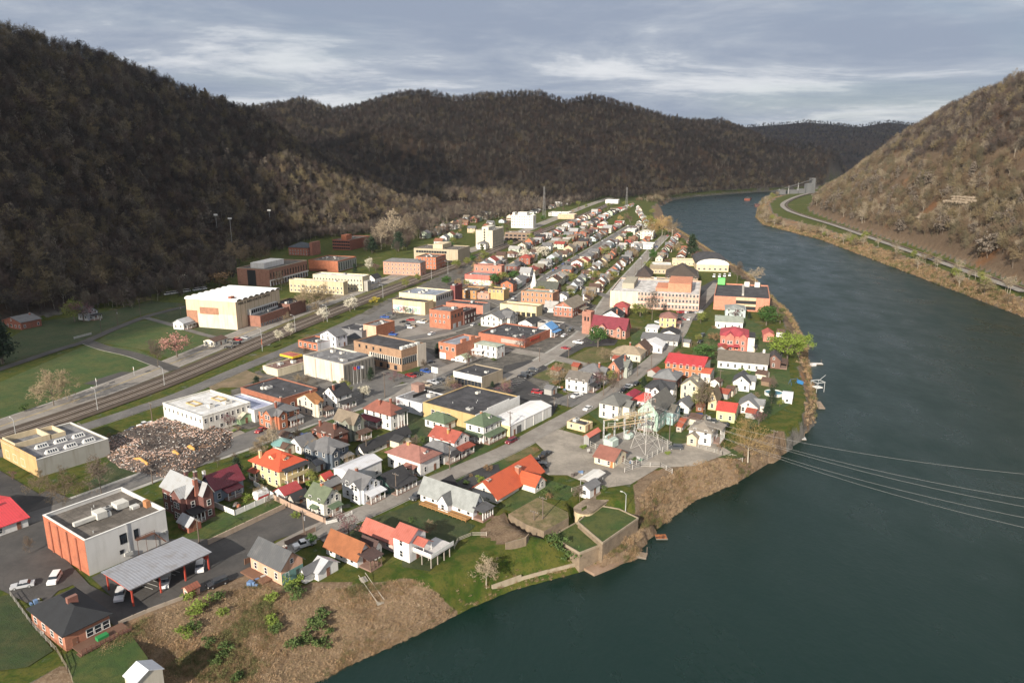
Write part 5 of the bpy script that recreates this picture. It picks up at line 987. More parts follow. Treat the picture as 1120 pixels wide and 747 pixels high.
for k in range(13):
    t = math.pi * k / 12; y = b.W * (.5 - .52 * math.cos(t)); z = b.h + 5.0 * math.sin(t); o = len(vs); vs += [(-.5, y, z), (b.L + .5, y, z), (-.5, y, z + .3), (b.L + .5, y, z + .3)]
    if k: fs += [(o - 2, o - 1, o + 3, o + 2), (o - 4, o, o + 1, o - 3), (o - 4, o - 2, o + 2, o), (o - 3, o + 1, o + 3, o - 1)]
MB().add(vs, fs).build('barrel_roof', TARD, b.root); MB().add([(.05, v[1], v[2]) for v in vs[::4]], [tuple(range(12, -1, -1))]).build('arched_gable', TRIM, b.root); b.windows('x0', 6, [1.2], 1.8, 1.6)
b = block('shop', 'long tan flat-roofed building behind the tan-roofed school', 'shop', 760, 291, 764, 735, 285.5, STU(.66, .53, .34), TAR(.5, .42, .3), .3, None, True, 1, th=11)
b = block('shop', 'long white flat-roofed building in front of the tan one', 'shop', 734, 294, 738, 711, 290, STU(.66, .60, .52), TARL, .3, None, True, 0, th=11)
# red-roofed and riverside houses
b = house('school_hall', 'orange brick hall with bright red roof on the front street', 'hall', 768.5, 416, 777, 727, 401.5, 'gy', 2.6, BRK(.55, .16, .05), MET((.42, .04, .045), 'Y'), .4, auto=False, th=26); b.windows('x0', 6, [1.2, 4.4], 1.1, 1.7); b.windows('y0', 2, [1.2, 4.4], 1, 1.5); MB().box(.2, b.L - .2, -.06, 0, 0, b.h).build('pale_end', STU(.66, .6, .52), b.root)
b = house('annex', 'low brick extension with red-orange roof beside the bright red roof', 'annex', 776, 419.5, 786, 766, 409, 'gy', 1.0, STU(.66, .62, .55), MET((.46, .10, .05), 'Y'), .3, th=26)
b = house('house', 'peach two-storey house with brown hip roof and corner porch', 'house', 739, 359.5, 746, 721, 348.5, 'hip', 2.8, STU(.68, .46, .24), SHG(.24, .12, .10), th=16); b.porch('y0', 0, .7, 2.5, SHG(.24, .12, .1), 2.8, 3)
b = house('house', 'dark red brick house with red hip roof and white side wall', 'house', 686, 347, 693, 671, 336.5, 'hip', 2.8, BRK(.32, .075, .06), SHG(.30, .06, .06), th=18); b.porch('x0', .2, .9, 2, TRIM, 2.9, 4)
b = house('house', 'white house with black roof plane behind the brick church', 'house', 678, 353.5, 685, 658, 346.5, 'gx', 3.2, WHITE, SHG(.03, .03, .035), th=20); b.chimney(.1, .2, 1, BRICK_O)
for lab, a in (('small white flat-roofed garage on the lawn behind the church', (719, 364.5, 722, 706, 360, 'gx', .4, WHITE, MW())), ('white garage with charcoal gable roof below the peach house', (741, 371, 746, 722, 366, 'gx', 1.8, WHITE, R_DARK)), ('white building with bright white metal gable roof', (724, 387, 734, 702, 380, 'gx', 2.0, WHITE, MET((.7, .7, .7), 'X'))), ('low grey-roofed building behind the bright white metal roof', (741, 379, 748, 701, 373.5, 'gy', 1.6, STU(.5, .5, .5), R_GREY))):
    house('garage' if 'garage' in lab else 'workshop', lab, 'garage' if 'garage' in lab else 'workshop', *a, th=19)
b = house('bungalow', 'tan hip-roofed bungalow with white porch near the lawn', 'house', 700, 396.5, 706, 669, 388.5, 'hip', 2.8, CREAM, SHG(.30, .24, .17), .6, th=26); b.porch('x0', .5, 1, 2.2, SHG(.3, .24, .17), 2.5, 4); b.chimney(.7, .5)
b = house('house', 'brown gable-roofed house tucked behind the tan bungalow', 'house', 707, 391, 714, 690, 383, 'gx', 3.2, SID(.36, .24, .16), R_BROWN, th=26)
b = house('house', 'white two-storey house with grey-brown roof by the broken cars', 'house', 642, 430.5, 651, 618.5, 417.5, 'gy', 2.4, WHITE, SHG(.15, .135, .12), .4, th=30, back=True); b.porch('y0', .2, 1.1, 2.2, R_DARK, 2.6, 3)
b = house('house', 'grey-roofed house with brick side behind the white two-storey house', 'house', 656, 422, 665, 633, 409, 'hip', 3.0, SID(.5, .5, .48), R_GREY, th=30); b.gable_wing('y0', .2, .7, 1.5, R_GREY); b.chimney(.4, .2, 1.0)
b = house('house', 'orange brick house with steep dark gable roof on the front street', 'house', 677, 417, 689, 664, 404, 'gx', 3.6, BRK(.46, .17, .09), SHG(.09, .09, .095), th=30); b.gable_wing('y0', .4, .9, 1.6, SHG(.17, .18, .16), None, 2.4, SID(.35, .38, .34)); b.chimney(.6, .1, 1.4)
b = house('house', 'large white two-storey house with grey hip roof beside the substation', 'house', 676, 460.5, 690, 655, 444.5, 'hip', 2.8, SID(.70, .66, .56), SHG(.15, .15, .14), .5, th=32, back=True); b.gable_wing('y0', .35, .85, 2.5, SHG(.15, .15, .14), 4.6, 1.6)
b = house('house', 'mint green Victorian house with grey gable roof behind the lattice tower', 'house', 719, 472, 737, 697, 452, 'gx', 4.2, SID(.38, .52, .44), SHG(.14, .135, .12), .5, th=31, back=True); b.gable_wing('y0', .5, .95, 2.5, SHG(.13, .12, .1), 4.8, 1.8, SID(.36, .5, .50)); b.porch('x0', .2, .9, 2.0, R_GREY, 2.8, 4)
b = house('house', 'low house with bright red hip roof between white house and green Victorian', 'house', 707, 446, 716, 692, 440, 'hip', 2.0, WHITE, MET((.52, .06, .05), 'X'), th=31)
b = house('house', 'low house with dark red roof right behind the grey hip-roofed white house', 'house', 690, 441, 700, 681, 436, 'hip', 1.8, WHITE, MET((.28, .025, .05), 'X'), th=31)
b = house('house', 'white cross-gabled house with black hip roof and black porch', 'house', 729, 441.5, 741, 705, 427.5, 'hip', 2.6, WHITE, SHG(.045, .047, .052), .5, th=28, auto=False); b.gable_wing('x0', .3, .65, 1.8, SHG(.045, .047, .052)); b.gable_wing('y0', .3, .8, 1.6, SHG(.045, .047, .052)); b.auto_windows(); b.porch('x0', .66, 1.15, 3, R_DARK, 2.6, 3)
b = house('house', 'dark brick house with light grey hip roof behind the black-roofed white one', 'house', 738.5, 427.5, 747, 714, 416, 'hip', 3.2, BRICK_D, SHG(.19, .195, .2), .6, th=27); b.chimney(.5, .3, .6, BRICK_O)
b = house('house', 'cream gabled house with tan-grey roof beside the yellow-green tree', 'house', 763, 438, 772, 744, 423.5, 'gx', 2.6, SID(.68, .6, .42), SHG(.23, .21, .17), .4, th=27); b.dormer('y0', .5, 1.8)
b = house('shed', 'white gabled shed with grey roof next to the brown shed', 'shed', 753, 452.5, 760.5, 737, 446, 'gx', 2.0, WHITE, R_GREY, .3, th=29)
b = house('shed', 'brown wooden shed between white shed and tree', 'shed', 769, 451, 773, 761, 445.5, 'gy', 1.0, PLN(.22, .09, .05), SHG(.16, .07, .04), .3, th=27)
b = house('house', 'tan house with steep tan gable roof and half-timbered end', 'house', 783, 449, 804, 774, 438, 'gx', 4.0, SID(.62, .50, .32), SHG(.25, .19, .12), .5, th=25)
b = house('house', 'pale yellow-green house with bright red hip roof', 'house', 803, 463, 808.5, 783, 451, 'gy', 2.0, SID(.56, .58, .30), MET((.44, .06, .045), 'Y'), .4, th=25)
b = house('house', 'white and red house with grey cross gables beside the round pool', 'house', 828, 454, 841, 807, 446, 'gx', 2.6, STU(.68, .62, .58), SHG(.19, .195, .2), .5, th=23); b.gable_wing('y0', .4, .85, 2, SHG(.19, .195, .2)); MB().box(-.08, -.02, .3, b.W * .6, 0, 2.2).build('red_panel', STU(.6, .14, .12), b.root)
b = house('house', 'white riverside house with tan hip roof and railed side porch', 'house', 777, 488.5, 795, 753, 474, 'hip', 2.4, WHITE, SHG(.24, .21, .175), .6, th=30, back=True); b.porch('y0', .35, 1, 2.4, SHG(.24, .21, .175), 5.2, 5); b.gable_wing('x0', .55, .98, 2.5, SHG(.24, .21, .175), 3.2, 1.2, SID(.62, .5, .34))
b = house('shed', 'small shed with rust red roof beside the tan hip-roofed house', 'shed', 745, 473, 755, 739, 467, 'gy', 1.2, STU(.42, .36, .30), MET((.34, .085, .04), 'Y'), .3, th=30)
b = house('house', 'very long white house with mossy grey roof close to the river', 'house', 839, 407.5, 848, 784.5, 398.5, 'gy', 3.0, SID(.62, .63, .62), SHG(.145, .125, .10), .5, th=20); b.chimney(.6, .1, 1.6, WHITE, 1.0)
b = house('house', 'white house with dark grey cross gables beside the very long one', 'house', 819, 429, 841, 801, 419, 'gx', 2.6, WHITE, SHG(.075, .078, .085), .5, th=22); b.gable_wing('y0', .4, .85, 2, SHG(.16, .165, .17))
b = house('house', 'dark brown riverside house with timber deck', 'house', 853, 404, 864, 838, 394.5, 'gx', 2.6, SID(.16, .08, .06), SHG(.07, .06, .06), .4, th=20); b.porch('y0', 0, 1, 3, R_BROWN, 2.6, 4, WOOD)
b = house('house', 'brick house with red roof, many gables and white side wing', 'house', 817, 385, 826, 787, 368.5, 'hip', 3.0, BRK(.52, .16, .11), SHG(.38, .06, .075), .5, th=17, auto=False, back=True); b.gable_wing('x0', .5, .8, 1.4, SHG(.38, .06, .075)); b.gable_wing('x0', .05, .3, 1.4, SHG(.38, .06, .075)); b.auto_windows(); b.porch('x0', .3, 1.05, 3, SHG(.38, .06, .075), 2.8, 5, STU(.6, .2, .12)); MB().box(.5, b.L * .8, -3.2, -.02, 0, b.h - .5).build('white_wing', WHITE, b.root); MB().box(.3, b.L * .8 + .2, -3.5, -.03, b.h - .5, b.h - .2).build('wing_roof', R_DARK, b.root)
b = house('house', 'white house with pale green roof above the many-gabled red one', 'house', 812, 361, 822, 782, 353, 'gy', 1.8, WHITE, SHG(.30, .33, .28), .4, th=15)
b = house('house', 'pale teal house with grey hip roof in front of the parking garage', 'house', 815, 348, 819.5, 793, 339.5, 'hip', 2.2, SID(.42, .50, .50), SHG(.25, .27, .26), .4, th=14)
b = house('cottage', 'small red brick cottage with red roof on the riverbank lawn', 'house', 846, 374.5, 850, 834.5, 366.5, 'gx', 1.6, BRK(.5, .17, .12), SHG(.42, .11, .09), .4, th=14)
b = house('shed', 'white shed by the river, below the swing set', 'shed', 866, 442, 870, 855, 436, 'gy', 1.0, WHITE, MW('Y'), .2, th=22)
# along the river in the foreground
b = house('house', 'long white house with light grey roof, cross gable and dark porch above the river', 'house', 517.5, 568, 529, 460, 556.5, 'gy', 3.4, SID(.66, .66, .69), SHG(.27, .285, .28), .6, back=True); b.porch('y0', 0, 1, 3.4, SHG(.09, .09, .095), 3.0, 5, TRIM, True, .7); b.gable_wing('x0', .38, .56, 2.0, SHG(.13, .135, .135), None, 2.2)
dk = MB().box(-2.6, -.03, b.W * .02, b.W * .9, .45, .65).build('deck', PLN(.36, .19, .07), b.root); MB().box(-2.6, -2.5, b.W * .02, b.W * .9, 1.3, 1.4).build('deck_rail', PLN(.36, .19, .07), dk)
for i in range(12): MB().box(-2.6, -2.5, b.W * (.02 + .08 * i), b.W * (.02 + .08 * i) + .1, -1.5, 1.35).build('deck_post', PLN(.36, .19, .07), dk)
b2 = house('garage', 'garage with steep black roof behind the long grey-roofed house', 'garage', 488, 545, 500, 476, 540, 'gx', 3.0, WHITE, R_DARK, .4)
ORG = MET((.46, .09, .035), 'X', (.33, .06, .03))
b = house('house', 'long white house with orange-red metal roof and brick chimney above the river', 'house', 543.5, 551, 592, 516, 543, 'gx', 3.6, SID(.66, .62, .55), ORG, .9, back=True); b.gable_wing('y0', .52, .76, 5.0, ORG); b.chimney(.6, .25, .4, BRK(.4, .15, .08), 1.4); b.chimney(.06, .45, .3, BRK(.3, .1, .07), 1.3); MB().box(-.08, -.01, .5, b.W - .5, b.h - 1.4, b.h - .1).build('white_gable_band', TRIM, b.root)
b = house('house', 'white house with rust-orange roof and dark lower roofs by the river steps', 'house', 391, 621, 407, 357, 610.5, 'gy', 3.0, WHITE, SHG(.28, .105, .045), .6, back=True); b.porch('y0', .1, .9, 4.0, SHG(.075, .045, .04), 3.0, 4, WOOD, True, .4); b.gable_wing('y0', 1.02, 1.5, 1.0, SHG(.075, .045, .04), 3.2, 1.4)
b = house('house', 'low pink house with long pinkish roof and lattice skirt along the front street', 'house', 430, 604, 444, 396, 593, 'gy', 2.2, STU(.5, .38, .35), MET((.40, .13, .095), 'Y'), .5)
b = house('house', 'white two-storey house with pinkish roof and raised deck on stilts', 'house', 448, 616, 466, 431, 592, 'gy', 2.0, SID(.72, .71, .72), MET((.38, .115, .085), 'Y'), .5, back=True)
dk = MB().box(b.L * .2, b.L + 3.5, -6.0, -.03, 2.6, 2.85).build('deck', PLN(.5, .48, .47), b.root)
for x in (.2, .6, 1.0, 1.35):
    for y in (-5.9, -3.0): MB().box(b.L * x, b.L * x + .2, y, y + .2, -5.5, 2.6).build('stilt', PLN(.34, .30, .26), dk)
MB().box(b.L * .2, b.L + 3.5, -6.0, -5.93, 3.0, 3.8).build('deck_rail', TRIM, dk); MB().box(b.L * .2, b.L * .2 + .07, -5.9, -.1, 3.0, 3.8).build('deck_rail', TRIM, dk)
mb = MB(); b.slab_roof(mb, b.L * .25, b.L * .75, -3.4, -.05, 5.0, .9, 'gy', .3); mb.build('deck_roof', MET((.38, .115, .085), 'Y'), dk)
for x in (.26, .72): MB().box(b.L * x, b.L * x + .15, -3.3, -3.15, 2.85, 5.0).build('porch_post', TRIM, dk)
PEACH = STU(.62, .36, .25)
b = house('house', 'peach house with teal lower gable and ribbed grey roof above the brambles', 'house', 308.6, 640, 332, 275, 622.5, 'gy', 3.0, PEACH, MET((.085, .088, .092), 'Y', (.13, .13, .13)), .5, back=True); MB().box(.02, b.L - .02, -.06, 0, -.6, 2.7).build('teal_panel', SID(.16, .30, .28), b.root); b.chimney(.6, .25, .5, BRICK_R)
dk = MB().box(-2.6, -.05, b.W * .3, b.W * 1.05, -.2, .5).build('deck', PLN(.17, .09, .055), b.root)
b = house('cottage', 'small white cottage with patched grey gable roof beside the peach house', 'house', 348.4, 635.5, 370, 339, 626.5, 'gy', 1.8, WHITE, MET((.42, .43, .45), 'Y'), .4, auto=True); b.gable_wing('x0', .5, .95, 2.5, R_GREY, 2.6, 1.2)
b = house('shed', 'tiny pink brick shed with rusty roof at the edge of the brambles', 'shed', 207, 654.5, 219, 201, 648.5, 'gx', .7, STU(.6, .36, .27), MET((.22, .075, .045), 'X'), .25)
b = house('utility_building', 'cream substation hut with brown-red gable roof and orange door', 'utility building', 671, 512.5, 684.5, 650, 504, 'gy', 2.4, SID(.68, .60, .44), SHG(.24, .10, .075), .5, back=True); b.door('x0', .12, 1.1, 2.1, PLN(.5, .16, .05))
b = block('shop', 'small tan store with black flat roof beside the substation', 'shop', 640, 473, 648, 620, 466, STU(.66, .52, .32), TARD, .3, None, True, 1)
b = house('shed', 'grey open shed with coral red roof beside the substation', 'shed', 644, 489, 656, 641, 478, 'gx', .8, SID(.3, .3, .29), MET((.55, .16, .11), 'X'), .3, auto=False)
for i in range(9): MB().box(b.L * i / 9 + .1, b.L * i / 9 + .45, -.05, .02, .1, b.h - .3).build('slat_gap_shade', BLACKP, b.root)  # black strips stand for the shade between the slats
b = Bld('canopy', 'white metal canopy sheltering junk beside the gravel yard', 'canopy', 646, 527.5, 661, 634, 2.8, eave=True); mb = MB(); b.slab_roof(mb, 0, b.L, 0, b.W, b.h, .5, 'gx', .3); mb.build('roof', MET((.62, .61, .58), 'X'), b.root)
for fx in (.03, .93):
    for fy in (.03, .93): MB().box(fx * b.L, fx * b.L + .15, fy * b.W, fy * b.W + .15, -.2, b.h).build('post', STEEL, b.root)
b = house('shed', 'white shed with grey roof on top of the curved pump house', 'shed', 645, 545, 656, 634, 536, 'gx', 1.0, WHITE, R_GREY, .3)
# small buildings on the campus side
b = house('house', 'white two-storey house with blue-grey roof at the dark forest edge', 'house', 97, 351, 108, 86, 342, 'gy', 2.4, SID(.5, .51, .54), R_GREY, th=22); b.porch('y0', .2, 1, 3, R_DARK, 2.8, 3)
b = house('house', 'low brick house with grey roof deep in the forest shade at far left', 'house', 24, 361, 46, 3, 353, 'gx', 2.4, BRICK_R, R_GREY, th=24); b.chimney(.85, .4, 1)
b = house('cottage', 'small white cottage with blue-grey roof above the pink tree', 'house', 201, 361, 212, 190, 354, 'gx', 2.0, WHITE, MET((.35, .38, .42), 'X'), th=20); b.porch('y0', .1, 1, 2, R_GREY, 2.6, 3)
b = house('shed', 'white shed with dark brown roof beside the gym parking lot', 'shed', 235, 380, 249, 223, 374, 'gx', 1.2, SID(.7, .66, .56), R_BROWN, .3, th=22)
# ================================================================ the far rows of houses
def along(line, n0, n1, side, step, off, y0, y1):
    L_ = smooth(px_poly(line), 8); d = np.linalg.norm(np.diff(L_, axis=0), axis=1); cum = np.concatenate([[0], np.cumsum(d)]); out = []
    s = 6.0
    while s < cum[-1]:
        i = min(np.searchsorted(cum, s, 'right') - 1, len(d) - 1); t = (L_[i + 1] - L_[i]) / d[i]; p = L_[i] + t * (s - cum[i]); nr = np.array([-t[1], t[0]]); q = p + nr * side * off
        if y0 < q[1] < y1: out.append((q, t))
        s += step * random.uniform(.85, 1.2)
    return out
FAR_W = [('white', WHITE), ('white', WHITE), ('white', WHITE), ('cream', CREAM), ('pale grey', SID(.5, .5, .5)), ('tan', SID(.55, .43, .28)), ('red brick', BRICK_R), ('orange brick', BRICK_O), ('pale blue', SID(.45, .52, .58)), ('pale green', SID(.45, .53, .42))]
FAR_R = [('grey', R_GREY), ('grey', R_GREY), ('black', R_DARK), ('brown', R_BROWN), ('brown', SHG(.19, .11, .07)), ('tan', R_TAN), ('tan', R_TAN), ('pale grey', SHG(.34, .34, .34)), ('pale grey', SHG(.40, .39, .37)), ('red', SHG(.30, .06, .045)), ('grey', SHG(.2, .2, .2)), ('rust', SHG(.24, .10, .06))]
ROADS = [smooth(px_poly(q), 5) for q in ([(540,418),(580,402),(610,385),(638,365),(655,345),(668,325),(685,305),(702,286),(716,270),(728,258)], [(440,372),(490,362),(530,348),(565,328),(596,305),(625,286),(660,265),(690,247)], [(470,350),(520,318),(560,290),(600,266),(640,246),(665,232)], [(300,606),(455,535),(560,490),(640,446),(690,414),(742,366),(768,330),(785,310)])] + [hwy, rail]
FARPOLY = np.array(px_poly([(440,262),(478,243),(520,234),(580,226),(640,217),(712,214),(716,226),(724,242),(752,262),(770,288),(700,300),(668,330),(640,355),(600,345),(560,318),(505,330),(470,300)]))
NF = [0]
def far_house(p, t, where):
    if random.random() < (.12 if where != W_D else .45): return
    w_, l_ = random.uniform(7.5, 10.5), random.uniform(9, 13.5)
    if not inside(p[None], FARPOLY)[0] or not clear(p, 5.0) or NF[0] > 330: return
    if min(seg_dist(p[None], r)[0][0] for r in ROADS) < 9.0 or float(seg_dist(p[None], left_w)[0][0]) < 16 or abs(float(height(p)[0][0])) > 2.5: return
    small = NF[0] > 205  # later infill: scaled-down houses that fill gaps, only named garage
    if small: w_, l_ = w_ * .75, l_ * .75
    (wn_, wm), (rn, rm) = random.choice(FAR_W), random.choice(FAR_R); two = random.random() < .45 and not small; kind = random.choice(['gx', 'gy', 'gx', 'hip', 'gy'])
    th = math.degrees(math.atan2(t[0], t[1])); z = float(height(p)[0][0]); h = random.uniform(5.2, 6.0) if two else random.uniform(2.9, 3.5)
    lab = '%s %s house with %s %s roof %s' % ('two-storey' if two else 'low', wn_, rn, 'hip' if kind == 'hip' else 'gable', where); q = p - np.array([math.sin(math.radians(th)), math.cos(math.radians(th))]) * l_ / 2 + np.array([math.cos(math.radians(th)), -math.sin(math.radians(th))]) * w_ / 2
    if small: lab = lab.replace('low ', 'small ').replace(' house ', ' garage ')
    b = Bld.__new__(Bld); b.th = th; b.L, b.W, b.h, b.p, b.z0 = l_, w_, h, q, z; a = math.radians(th); b.u = np.array([math.sin(a), math.cos(a)]); b.w = np.array([-math.cos(a), math.sin(a)]); b.taken = {'x0': [], 'y0': []}
    b.root = thing('garage' if small else 'house', lab, 'garage' if small else 'house', (q[0], q[1], z), math.radians(90 - th), lab.replace(' house', ' houses', 1).replace(' garage', ' garages', 1)); FOOT.append((p[0], p[1], math.hypot(l_, w_) / 2, q, b.u, b.w, l_, w_)); NF[0] += 1
    rs = random.uniform(1.9, 3.2); b.walls(wm, kind, rs); b.roof(rm, kind, rs, .4); near = p[1] < 900
    for side, n in (('x0', 2), ('y0', 2)):
        for zz in ([1.0, 3.8] if two else [1.0]): b.windows(side, n, [zz], 1.0, 1.4)
    if near and random.random() < .5: b.chimney(.5, .4, .8)
    if random.random() < .5: b.porch('x0' if random.random() < .6 else 'y0', .1, .9, 2.2, rm, 2.6, 3, rail=False)
random.seed(21)
W_A, W_B, W_C, W_D = 'by the railway', 'in the middle rows', 'toward the river', 'beyond the highway'
for lst, where in ((along([(500,268),(560,246),(620,227),(668,214)], 0, 0, 1, 20, 22, 480, 1700), W_D), (along([(500,262),(560,240),(620,222)], 0, 0, 1, 20, 40, 480, 1600), W_D), (along([(480,262),(500,248),(540,236)], 0, 0, 1, 19, 10, 480, 1600), W_D),
        (along([(540,300),(600,266),(640,246),(665,232)], 0, 0, -1, 14, 12, 480, 1600), W_A), (along([(540,300),(600,266),(640,246),(665,232)], 0, 0, 1, 17, 13, 520, 1600), W_A),
        (along([(565,328),(596,305),(625,286),(660,265),(690,247)], 0, 0, 1, 13, 14, 480, 1500), W_A), (along([(565,328),(596,305),(625,286),(660,265),(690,247)], 0, 0, 1, 16, 32, 480, 1500), W_A), (along([(565,328),(596,305),(625,286),(660,265),(690,247)], 0, 0, -1, 13, 14, 480, 1500), W_B), (along([(565,328),(596,305),(625,286),(660,265),(690,247)], 0, 0, -1, 15.5, 30, 480, 1500), W_B),
        (along([(655,345),(668,325),(685,305),(702,286),(716,270),(728,258)], 0, 0, 1, 14.5, 14, 440, 1200), W_B), (along([(655,345),(668,325),(685,305),(702,286),(716,270),(728,258)], 0, 0, 1, 15, 30, 440, 1200), W_B), (along([(702,286),(716,270),(728,258)], 0, 0, -1, 14.5, 15, 500, 1300), W_C), (along([(702,286),(716,270),(728,258)], 0, 0, -1, 15, 33, 500, 1300), W_C), (along([(700,280),(712,262),(716,245),(705,232)], 0, 0, 1, 16, 12, 500, 1500), W_C), (along([(690,262),(705,240),(700,228)], 0, 0, 1, 17, 4, 500, 1500), W_C),
        (along([(600,266),(640,246),(665,232),(690,222)], 0, 0, -1, 18, 16, 480, 1600), W_A), (along([(600,266),(640,246),(665,232),(690,222)], 0, 0, -1, 18, 36, 480, 1600), W_A), (along([(640,240),(668,226),(700,217)], 0, 0, -1, 22, 18, 900, 1750), W_C)):
    for p, t in lst: far_house(p, t, where)
# a few commercial sheds far up the highway
for lab, a, wm, rm in (('long white flat-roofed shop far up the highway', (622, 237, 630, 600, 233), WHITE, TARL), ('tan flat-roofed shop beyond the white hospital', (628, 240, 634, 610, 235), STU(.6, .45, .28), TARL), ('shop with bright red flat roof far up the highway', (652, 247, 657, 636, 244), STU(.62, .5, .42), shade('tar', (.5, .09, .08), (.55, .2, .17))), ('small shop with red metal roof far from the camera', (632, 264, 637, 609, 260), STU(.7, .6, .5), shade('tar', (.5, .06, .04), (.5, .12, .1))), ('white arched hall near the foot of the valley hill', (676, 223, 680, 662, 219), WHITE, TARL), ('big white gabled hall close to the far river bend', (694, 258, 699, 683, 252), STU(.72, .70, .64), TARL), ('big cream hall by the far river bend', (714, 262, 719, 700, 254), STU(.72, .68, .56), TARL), ('long low white school by the third street', (714, 273, 719, 690, 268), STU(.72, .7, .66), TARL)):
    p = G(a[0], a[1])
    if True: block('shop' if 'shop' in lab else 'hall', lab, 'shop' if 'shop' in lab else 'hall', *a, wm, rm, .4, None, True, 1, th=16, L=22)
# ================================================================ vegetation
BARK = shade('leaf', (0.10, 0.08, 0.062), (0.17, 0.14, 0.11)); TWIG = shade('leaf', (0.10, 0.075, 0.056), (0.16, 0.125, 0.09)); PALE = shade('leaf', (0.42, 0.38, 0.31), (0.30, 0.26, 0.20)); TAN = shade('leaf', (0.24, 0.175, 0.085), (0.30, 0.22, 0.12))
def limb(mb, p, d, ln, r, lv, R, mi, twig, nmax, wid, droop):
    """a crooked limb that forks; the last level ends in thin twig blades"""
    q = p; seg = 3 if lv < 2 else 2; dd = d.copy()
    for i in range(seg):
        dd = (dd + Vector((R.gauss(0, .16), R.gauss(0, .16), R.gauss(0.03, .1)))).normalized(); n = q + dd * ln / seg
        ra = r * (1 - .55 * i / seg); rb = r * (1 - .55 * (i + 1) / seg)
        mb.tube(q, n, ra, rb, 5 if lv < 2 else 3, mi if lv < 2 else twig, cap=False); q = n
        if lv < nmax and (i > 0 or lv > 0):
            for k in range(2 if lv else R.choice((1, 2))):
                a = R.uniform(0, 6.283); sp = R.uniform(.55, 1.0)
                side = dd.orthogonal().normalized(); side.rotate(Matrix.Rotation(a, 3, dd)); nd = (dd * math.cos(sp) + side * math.sin(sp) + Vector((0, 0, .12 - droop))).normalized()
                limb(mb, q, nd, ln * R.uniform(.5, .72), rb * .62, lv + 1, R, mi, twig, nmax, wid, droop)
    if lv == nmax:
        for k in range(5):
            a = Vector((R.gauss(0, 1), R.gauss(0, 1), R.gauss(.25, .8))).normalized() * ln * R.uniform(.5, 1.0); s = a.orthogonal().normalized() * wid; b0 = q - dd * ln * R.uniform(0, .6)
            mb.add([b0 - s, b0 + s, b0 + a], [(0, 1, 2)], twig)
def bare_tree(seed, h=1.0, spread=.5, nmax=3, wid=.004, trunk=.3, lean=0, droop=0.0, n0=5):
    """unit-height bare tree: (trunk builder, crown builder)"""
    R = random.Random(seed); tr = MB(); cr = MB(); tilt = Vector((R.gauss(0, .04) + lean, R.gauss(0, .04), 1)).normalized(); r = .017; q = Vector((0, 0, -.02)); n = 4; tops = []
    for i in range(n):
        tilt = (tilt + Vector((R.gauss(0, .05), R.gauss(0, .05), .05))).normalized(); e = q + tilt * (trunk + .22) / n; tr.tube(q, e, r * (1 - .13 * i), r * (1 - .13 * (i + 1)), 7, 0, cap=i == 0); q = e
        if i >= 2: tops.append(q.copy())
    for k in range(n0):
        a = 6.283 * k / n0 + R.uniform(-.4, .4); up = R.uniform(.5, 1.5); d = Vector((math.cos(a) * spread * 2, math.sin(a) * spread * 2, up)).normalized(); limb(cr, tops[k % 2] if k else q, d, R.uniform(.28, .42), r * .5, 1, R, 0, 1, nmax, wid, droop)
    limb(cr, q, Vector((tilt.x, tilt.y, 1.2)).normalized(), .40, r * .55, 0, R, 0, 1, nmax, wid, droop)
    z = max(v[2] for v in cr.v)
    for m in (tr, cr): m.v = [(v[0] / z, v[1] / z, v[2] / z) for v in m.v]
    return tr, cr
def leafy(seed, shape='round', n=900, size=.045, clumps=16, wid=.38):
    R = random.Random(seed); tr = MB(); cr = MB(); tr.tube((0, 0, -.02), (R.uniform(-.02, .02), 0, .35), .03, .02, 7)
    cs = []
    for k in range(clumps):
        if shape == 'cone': z = R.uniform(.15, .97); rad = wid * (1 - z) * R.uniform(.5, 1.05); w = .10 + .10 * (1 - z)
        elif shape == 'column': z = R.uniform(.15, .95); rad = wid * .5 * R.random(); w = .13
        elif shape == 'bush': z = R.uniform(.1, .8); rad = wid * R.random() ** .6; w = .2
        else: z = R.uniform(.35, .9); rad = wid * math.sqrt(max(0, 1 - ((z - .62) / .36) ** 2)) * R.random() ** .5; w = .16
        a = R.uniform(0, 6.283); c = Vector((math.cos(a) * rad, math.sin(a) * rad, z)); cs.append((c, w * R.uniform(.7, 1.2)))
        if shape != 'bush': tr.tube((0, 0, min(z * .6, .5)), c, .01, .004, 4, cap=False)
    for i in range(n):
        c, w = R.choice(cs); p = c + Vector((R.gauss(0, 1), R.gauss(0, 1), R.gauss(0, .75))) * w * .55
        if p.z < 0.01: continue
        a = Vector((R.gauss(0, 1), R.gauss(0, 1), R.gauss(0, 1))).normalized(); s = a.orthogonal().normalized(); t = a.cross(s); q = size * R.uniform(.6, 1.3)
        cr.add([p - s * q, p + t * q * .7, p + s * q, p - t * q * .7], [(0, 1, 2, 3)])
    return tr, cr
TREE = {}
